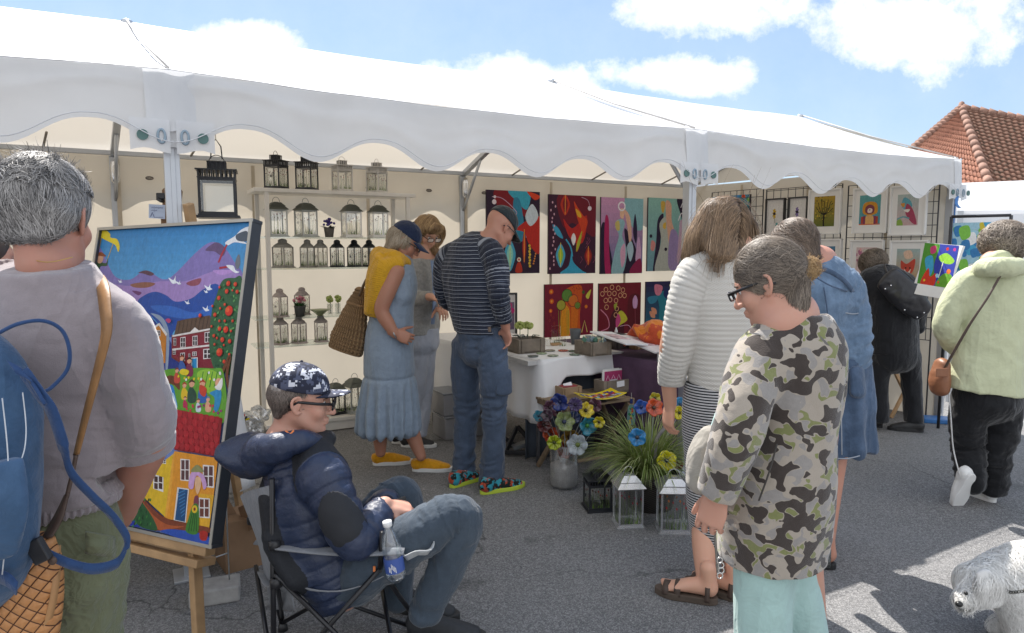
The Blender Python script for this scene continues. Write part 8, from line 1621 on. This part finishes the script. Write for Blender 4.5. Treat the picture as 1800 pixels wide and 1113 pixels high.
# colourful canvas leaning off the end of the wire grid
pa, pb, pc_ = P(1626, 427, 5.05), P(1686, 432, 4.75), P(1612, 498, 5.0)
rt_ = empty('canvas', (pa+pb+pc_)/3, 'small vivid unframed canvas with a bird and flowers, beside the pale green jacket', 'painting'); X_ = pb-pa; Hc = np.linalg.norm(pc_-pa); dn_ = nrm(pc_-pa); nn = nrm(np.cross(dn_, X_)); nn = nn if np.dot(nn, CAM-pa) > 0 else -nn
def art_vivid(a):
    a.fill('2a3a9a'); a.shape('4a8a2a', [(0, 0), (.45, 0), (.4, .5), (.5, 1), (0, 1)]); a.shape('c03a6a', [(.2, .1), (.35, .05), (.38, .2), (.25, .25)]); a.shape('3a9ac0', [(.1, .4), (.3, .3), (.4, .6), (.3, .8)]); a.shape('c8301c', [(.1, 1), (.25, .6), (.35, .8), (.5, .7), (.5, 1)]); a.shape('8ac03a', [(.5, .3), (.7, .2), (.95, .35), (.85, .45), (.6, .42)]); a.shape('5f9a2a', [(.55, 1), (.7, .7), (.95, .7), (1, 1)]); a.circ('d8702a', .85, .62, .06); a.circ('c0281c', .7, .1, .04); a.circ('c03a8a', .9, .1, .04); a.circ('d8c02a', .2, .9, .03); a.line('e0e0d0', [(.65, .4), (.6, .8)], .02); a.circ('9ac8d8', .55, .75, .05); a.circ('d8402a', .62, .9, .03)
a = Art(pa, pb, Hc, nn, dn_); art_vivid(a); a.build('picture', paintM, rt_); MB().box((pa+pb)/2+dn_*Hc/2-nn*.012, (np.linalg.norm(X_), .02, Hc), X_, dn_).build('stretcher', wht, rt_); MB().box((pa+pb)/2+dn_*(Hc+.04)-nn*.006, (np.linalg.norm(X_), .012, .08), X_, dn_).build('card', wht, rt_)
# next tent
n0 = V(4.30, 6.62, 0); nt_ = empty('market_tent', n0, 'white tent with low scalloped edge standing behind the pale green jacket', 'tent'); eU = nrm(V(.93, -.36, 0)); eD = V(.36, .93, 0)
NE = 1.86
MB().sheet(lambda i, j: n0+eU*(i*3.4)+eD*1.0*(1-j)+V(0, 0, NE+(.34+.10*i)*(1-j)-.02*math.sin(math.pi*i)), 20, 8).build('roof', tentW, nt_, True)
MB().sheet(lambda i, j: n0+eU*(i*3.4)-eD*(.01+.02*j)+V(0, 0, NE-(.22+.06*cos(2*math.pi*i*6))*j), 90, 6).build('valance', tentW, nt_, True)
MB().add([n0+V(0, 0, NE), n0+eD*3.0+V(0, 0, NE), n0+eD*1.0+V(0, 0, NE+.34)], [(0, 1, 2)]).build('gable', tentW, nt_)
MB().sheet(lambda i, j: n0+eU*(i*3.4)+eD*3.0+V(0, 0, (NE)*j)+eD*.05*math.sin(i*20), 40, 3).build('back_wall', tentW, nt_, True); MB().sheet(lambda i, j: n0+eD*3.0*i+V(0, 0, (NE)*j)+eU*.03*math.sin(i*16), 20, 3).build('side_wall', tentW, nt_, True)
for k in (0, 3.4): MB().box(n0+eU*k+V(0, 0, NE/2), (.05, .05, NE), eU).build('post', alu, nt_)
for i, (px, py, px2, hh, ar, lb) in enumerate(((1676, 392, 1772, .52, art_mosaic(['4aa0c8', 'c9b83a', '7ab84a', 'e0e0e0', '3a7ab0'], 70, '9ac0d0'), 'large pale blue and yellow abstract canvas hung at the next tent'),)):
    a0, b0_ = P(px, py, 5.6), P(px2, py+2, 5.35); b0_[2] = a0[2]; r = empty('painting', (a0+b0_)/2, lb, 'painting'); n_ = nrm(np.cross(V(0, 0, -1), b0_-a0)); n_ = n_ if np.dot(n_, CAM-a0) > 0 else -n_; a = Art(a0, b0_, hh, n_); ar(a); a.build('picture', paintM, r); MB().box((a0+b0_)/2-V(0, 0, hh/2)-n_*.015, (np.linalg.norm(b0_-a0), .025, hh), b0_-a0).build('stretcher', wht, r)
    rail = empty('display_rail', (*a0[:2], 0), 'dark horizontal display rail on posts at the next tent', 'rail'); MB().tube([a0+V(-.02, 0, .05), b0_+V(.02, 0, .05)], .012, 8).build('bar', mat('grid_wire', 0), rail, True)
    for q in (a0+V(-.02, 0, .05), b0_+V(.02, 0, .05)): MB().tube([q, q*V(1, 1, 0)], .012, 8).build('upright', mat('grid_wire', 0), rail, True)
o = MB().strip(spl([P(1683, 345, 5.85), P(1681, 358, 5.8), P(1687, 366, 5.8)], 4), .03, (1, .2, 0)).build('blue_ribbon', mat('blue_plastic', 0), None, solid=.004); tag(o, 'bright blue strap end dangling at the tent corner', 'strap')
o = MB().tube([P(1680, 345, 5.9), P(1674, 430, 5.9)], .006, 6).build('guy_rope', mat('blue_plastic', 0), None); tag(o, 'long blue rope hanging down beside the tent corner post', 'rope')
# house with the tiled roof
hs_ = empty('house', (26, 34, 0), 'house with a hipped roof of orange clay tiles beyond the tents', 'house')
def tileM(key, c1_, c2_, c3_):
    t = NT(key); f = t.noise(.9, 5, .7); g_ = t.noise(6, 4, .7); c = t.mix(f, lin(c1_), lin(c2_)); c = t.mix(t.ramp(g_, [(.5, (0,0,0,1)), (.66, (1,1,1,1))]), c, lin(c3_)); t.col(c); t.rough(.85); t.nor(t.bump(t.noise(20, 3), .4, .03)); return t.m
apex = P(1690, 190, 36); eL = P(1560, 300, 33.0); eH = P(1748, 350, 27.5); rdg = P(1990, 245, 33.0); eR = P(2030, 470, 24.5)
apex2 = rdg
def tiles(name, a, b, top_a, top_b, m_, rows=16, amp=.07, tw=.30):
    """clay pantiles on the slope a-b (eaves) .. top_a-top_b (ridge); geometry steps row by row and rolls sideways"""
    a, b, ta, tb2 = map(np.asarray, (a, b, top_a, top_b)); nn_ = nrm(np.cross(b-a, ta-a)); nn_ = nn_ if nn_[2] > 0 else -nn_; n = int(np.linalg.norm(b-a)/tw); mb = MB(); k = 6
    for r_ in range(rows):
        y0, y1 = r_/rows, (r_+1.08)/rows; N = n*k; vs = []
        for y, lift in ((y0, .05), (y1, -.01)):
            y = min(y, 1); A_ = a+(ta-a)*y; B_ = b+(tb2-b)*y
            for i in range(N+1): 
                fr = i/k % 1; vs.append(A_+(B_-A_)*i/N+nn_*(amp*(.5+.5*math.sin(2*math.pi*i/k))+lift))
        vs2 = vs[:N+1]; low = [q-nn_*.08 for q in vs2]; mb.add(vs+low, [(i, i+1, N+2+i, N+1+i) for i in range(N)]+[(2*(N+1)+i, 2*(N+1)+i+1, i+1, i) for i in range(N)])
    return mb.build(name, m_, hs_, True)
tiles('hip_slope', eL, eH, apex, apex, tileM('tile_orange', '93604c', 'a87861', '6e4638'), 18, .05, .24)
tiles('main_slope', eH, eR, apex, apex2, tileM('tile_brown', '6a4a3c', '7f5a48', '4e4538'), 24, .045, .22)
hipM = mat('hip_tile', (.30, .17, .125), .8, .25, 2); 
for nm, a, b, n in (('hip_ridge', eH, apex, 16), ('left_hip_ridge', eL, apex, 20), ('ridge', apex, apex2, 18)):
    mb = MB()
    for i in range(n): p_, q_ = a+(b-a)*i/n, a+(b-a)*(i+1.06)/n; mb.tube([p_+V(0, 0, .04), q_+V(0, 0, .0)], [.21, .16], 10)
    mb.build(nm, hipM, hs_, True)
MB().lathe(apex, [(.001, .35), (.12, .28), (.16, .1), (.2, 0)], 10).build('finial', hipM, hs_, True)
wallm = mat('house_wall', (.5, .42, .3), .9); MB().add([eL*V(1, 1, 0), eH*V(1, 1, 0), eR*V(1, 1, 0), eL+V(.3, .3, -.1), eH+V(.2, .4, -.1), eR+V(0, .4, -.1)], [(0, 1, 4, 3), (1, 2, 5, 4)]).build('wall', wallm, hs_)
for k in (.25, .6): 
    q = eL*(1-k)+eH*k; MB().box(V(q[0], q[1]-.1, 1.6), (1.0, .2, 1.3), eH*V(1, 1, 0)-eL*V(1, 1, 0)).build('window', mat('window_dark', (.04, .05, .06), .15), hs_)
# white dog
dg0 = V(2.02, 2.5, 0); dog = empty('dog', dg0, 'shaggy white dog with lowered head and chain collar on the sunlit asphalt', 'dog')
D_ = lambda px, py, Y: P(px, py, Y)
body = [limb([D_(1758, 1022, 2.50), D_(1800, 1012, 2.50), D_(1850, 1010, 2.5), D_(1905, 1016, 2.52)], [(.085, .10), (.105, .115), (.105, .115), (.09, .105)], (0, 1, 0), k=.03, ax=False), limb([D_(1765, 1020, 2.48), D_(1738, 1020, 2.46), D_(1718, 1026, 2.44)], [.075, .07, .06], k=.03, ax=False),
    Ell(D_(1716, 1025, 2.43), (.066, .064, .062), k=.02), limb([D_(1712, 1036, 2.40), D_(1694, 1058, 2.36)], [.042, .030], k=.02, ax=False)]
for px, Y, b in ((1770, 2.43, 1770), (1782, 2.56, 1790), (1892, 2.45, 1900), (1900, 2.58, 1912)): t_ = D_(px, 1040, Y); g_ = G(b, 1128)*V(1, 0, 0)+V(0, Y, 0); body.append(limb([t_, t_*.5+g_*.5+V(.01, 0, 0), g_+V(0, 0, .03), g_+V(-.035, -.01, .022)], [.05, .036, .033, .03], k=.02, ax=False))
body.append(limb([D_(1905, 1000, 2.52), D_(1935, 975, 2.52), D_(1925, 950, 2.52)], [.04, .04, .025], k=.02, ax=False))
fur = hair_mat('white_fur', 'd2d0cc', 'f4f3f0', .8); sb = solid('body', body, fur, dog, .006, attrs=False, disp=lambda p, a: .005*wav(p, 35, 3))
hd_ = D_(1716, 1025, 2.43)
def furdir(p):
    d = np.tile(V(.3, -.1, -.9), (len(p), 1)); w = np.clip(1-np.linalg.norm(p-hd_, axis=1)/.13, 0, 1)[:, None]; d2 = (p-(hd_+V(-.0, .0, .06))); d2 /= np.linalg.norm(d2, axis=1)[:, None]; return d*(1-w)+(d2+V(0, 0, -.5))*w*1.3
sdg = np.concatenate([seeds_on(body, 5200, np.array(q_), .13, lambda q: q[:, 2] > .02, 5+i)[:2400] for i, q_ in enumerate((D_(1716, 1030, 2.43), D_(1765, 1020, 2.5), D_(1820, 1015, 2.5), D_(1775, 1080, 2.45)))])
strands('fur', body, sdg, furdir, .055, fur, sb, 6, (.001, .012), .0011, .45, pull=.25, curl=.3)
ear = [limb([D_(1728, 1008, 2.36), D_(1738, 1030, 2.345), D_(1741, 1058, 2.35)], [(.03, .014), (.045, .016), (.035, .012)], k=.02, ax=False)]; eo = solid('ear', ear, fur, dog, .006, attrs=False); strands('ear_fur', ear, seeds_on(ear, 1500, D_(1738, 1035, 2.35), .05, lambda q: q[:, 2] > 0), lambda p: np.tile(V(-.05, 0, -1), (len(p), 1)), .07, fur, eo, 6, (.001, .009), .0011, .2)
MB().ball(D_(1686, 1062, 2.33), .013, 10, 8, (1, .9, .8)).build('nose', mat('dog_nose', (.01, .01, .01), .3), dog, True)
for px, Y in ((1698, 2.335), (1690, 2.37)): MB().ball(D_(px, 1043, Y), .007, 8, 6).build('eye', mat('dog_nose', 0), dog, True)
mb = MB(); cc_ = spl([D_(1758, 1028, 2.385), D_(1772, 1040, 2.37), D_(1790, 1040, 2.375), D_(1810, 1036, 2.38)], 8)
for i in range(0, len(cc_)-1, 2): mb.tube([cc_[i]+V(.007*cos(a), -.002, .005*sin(a)) for a in np.linspace(0, 6.28, 8)], .002, 4, cap=False)
mb.build('collar', mat('collar_pattern', (.08, .08, .07), .5, .8, 90), dog, True)
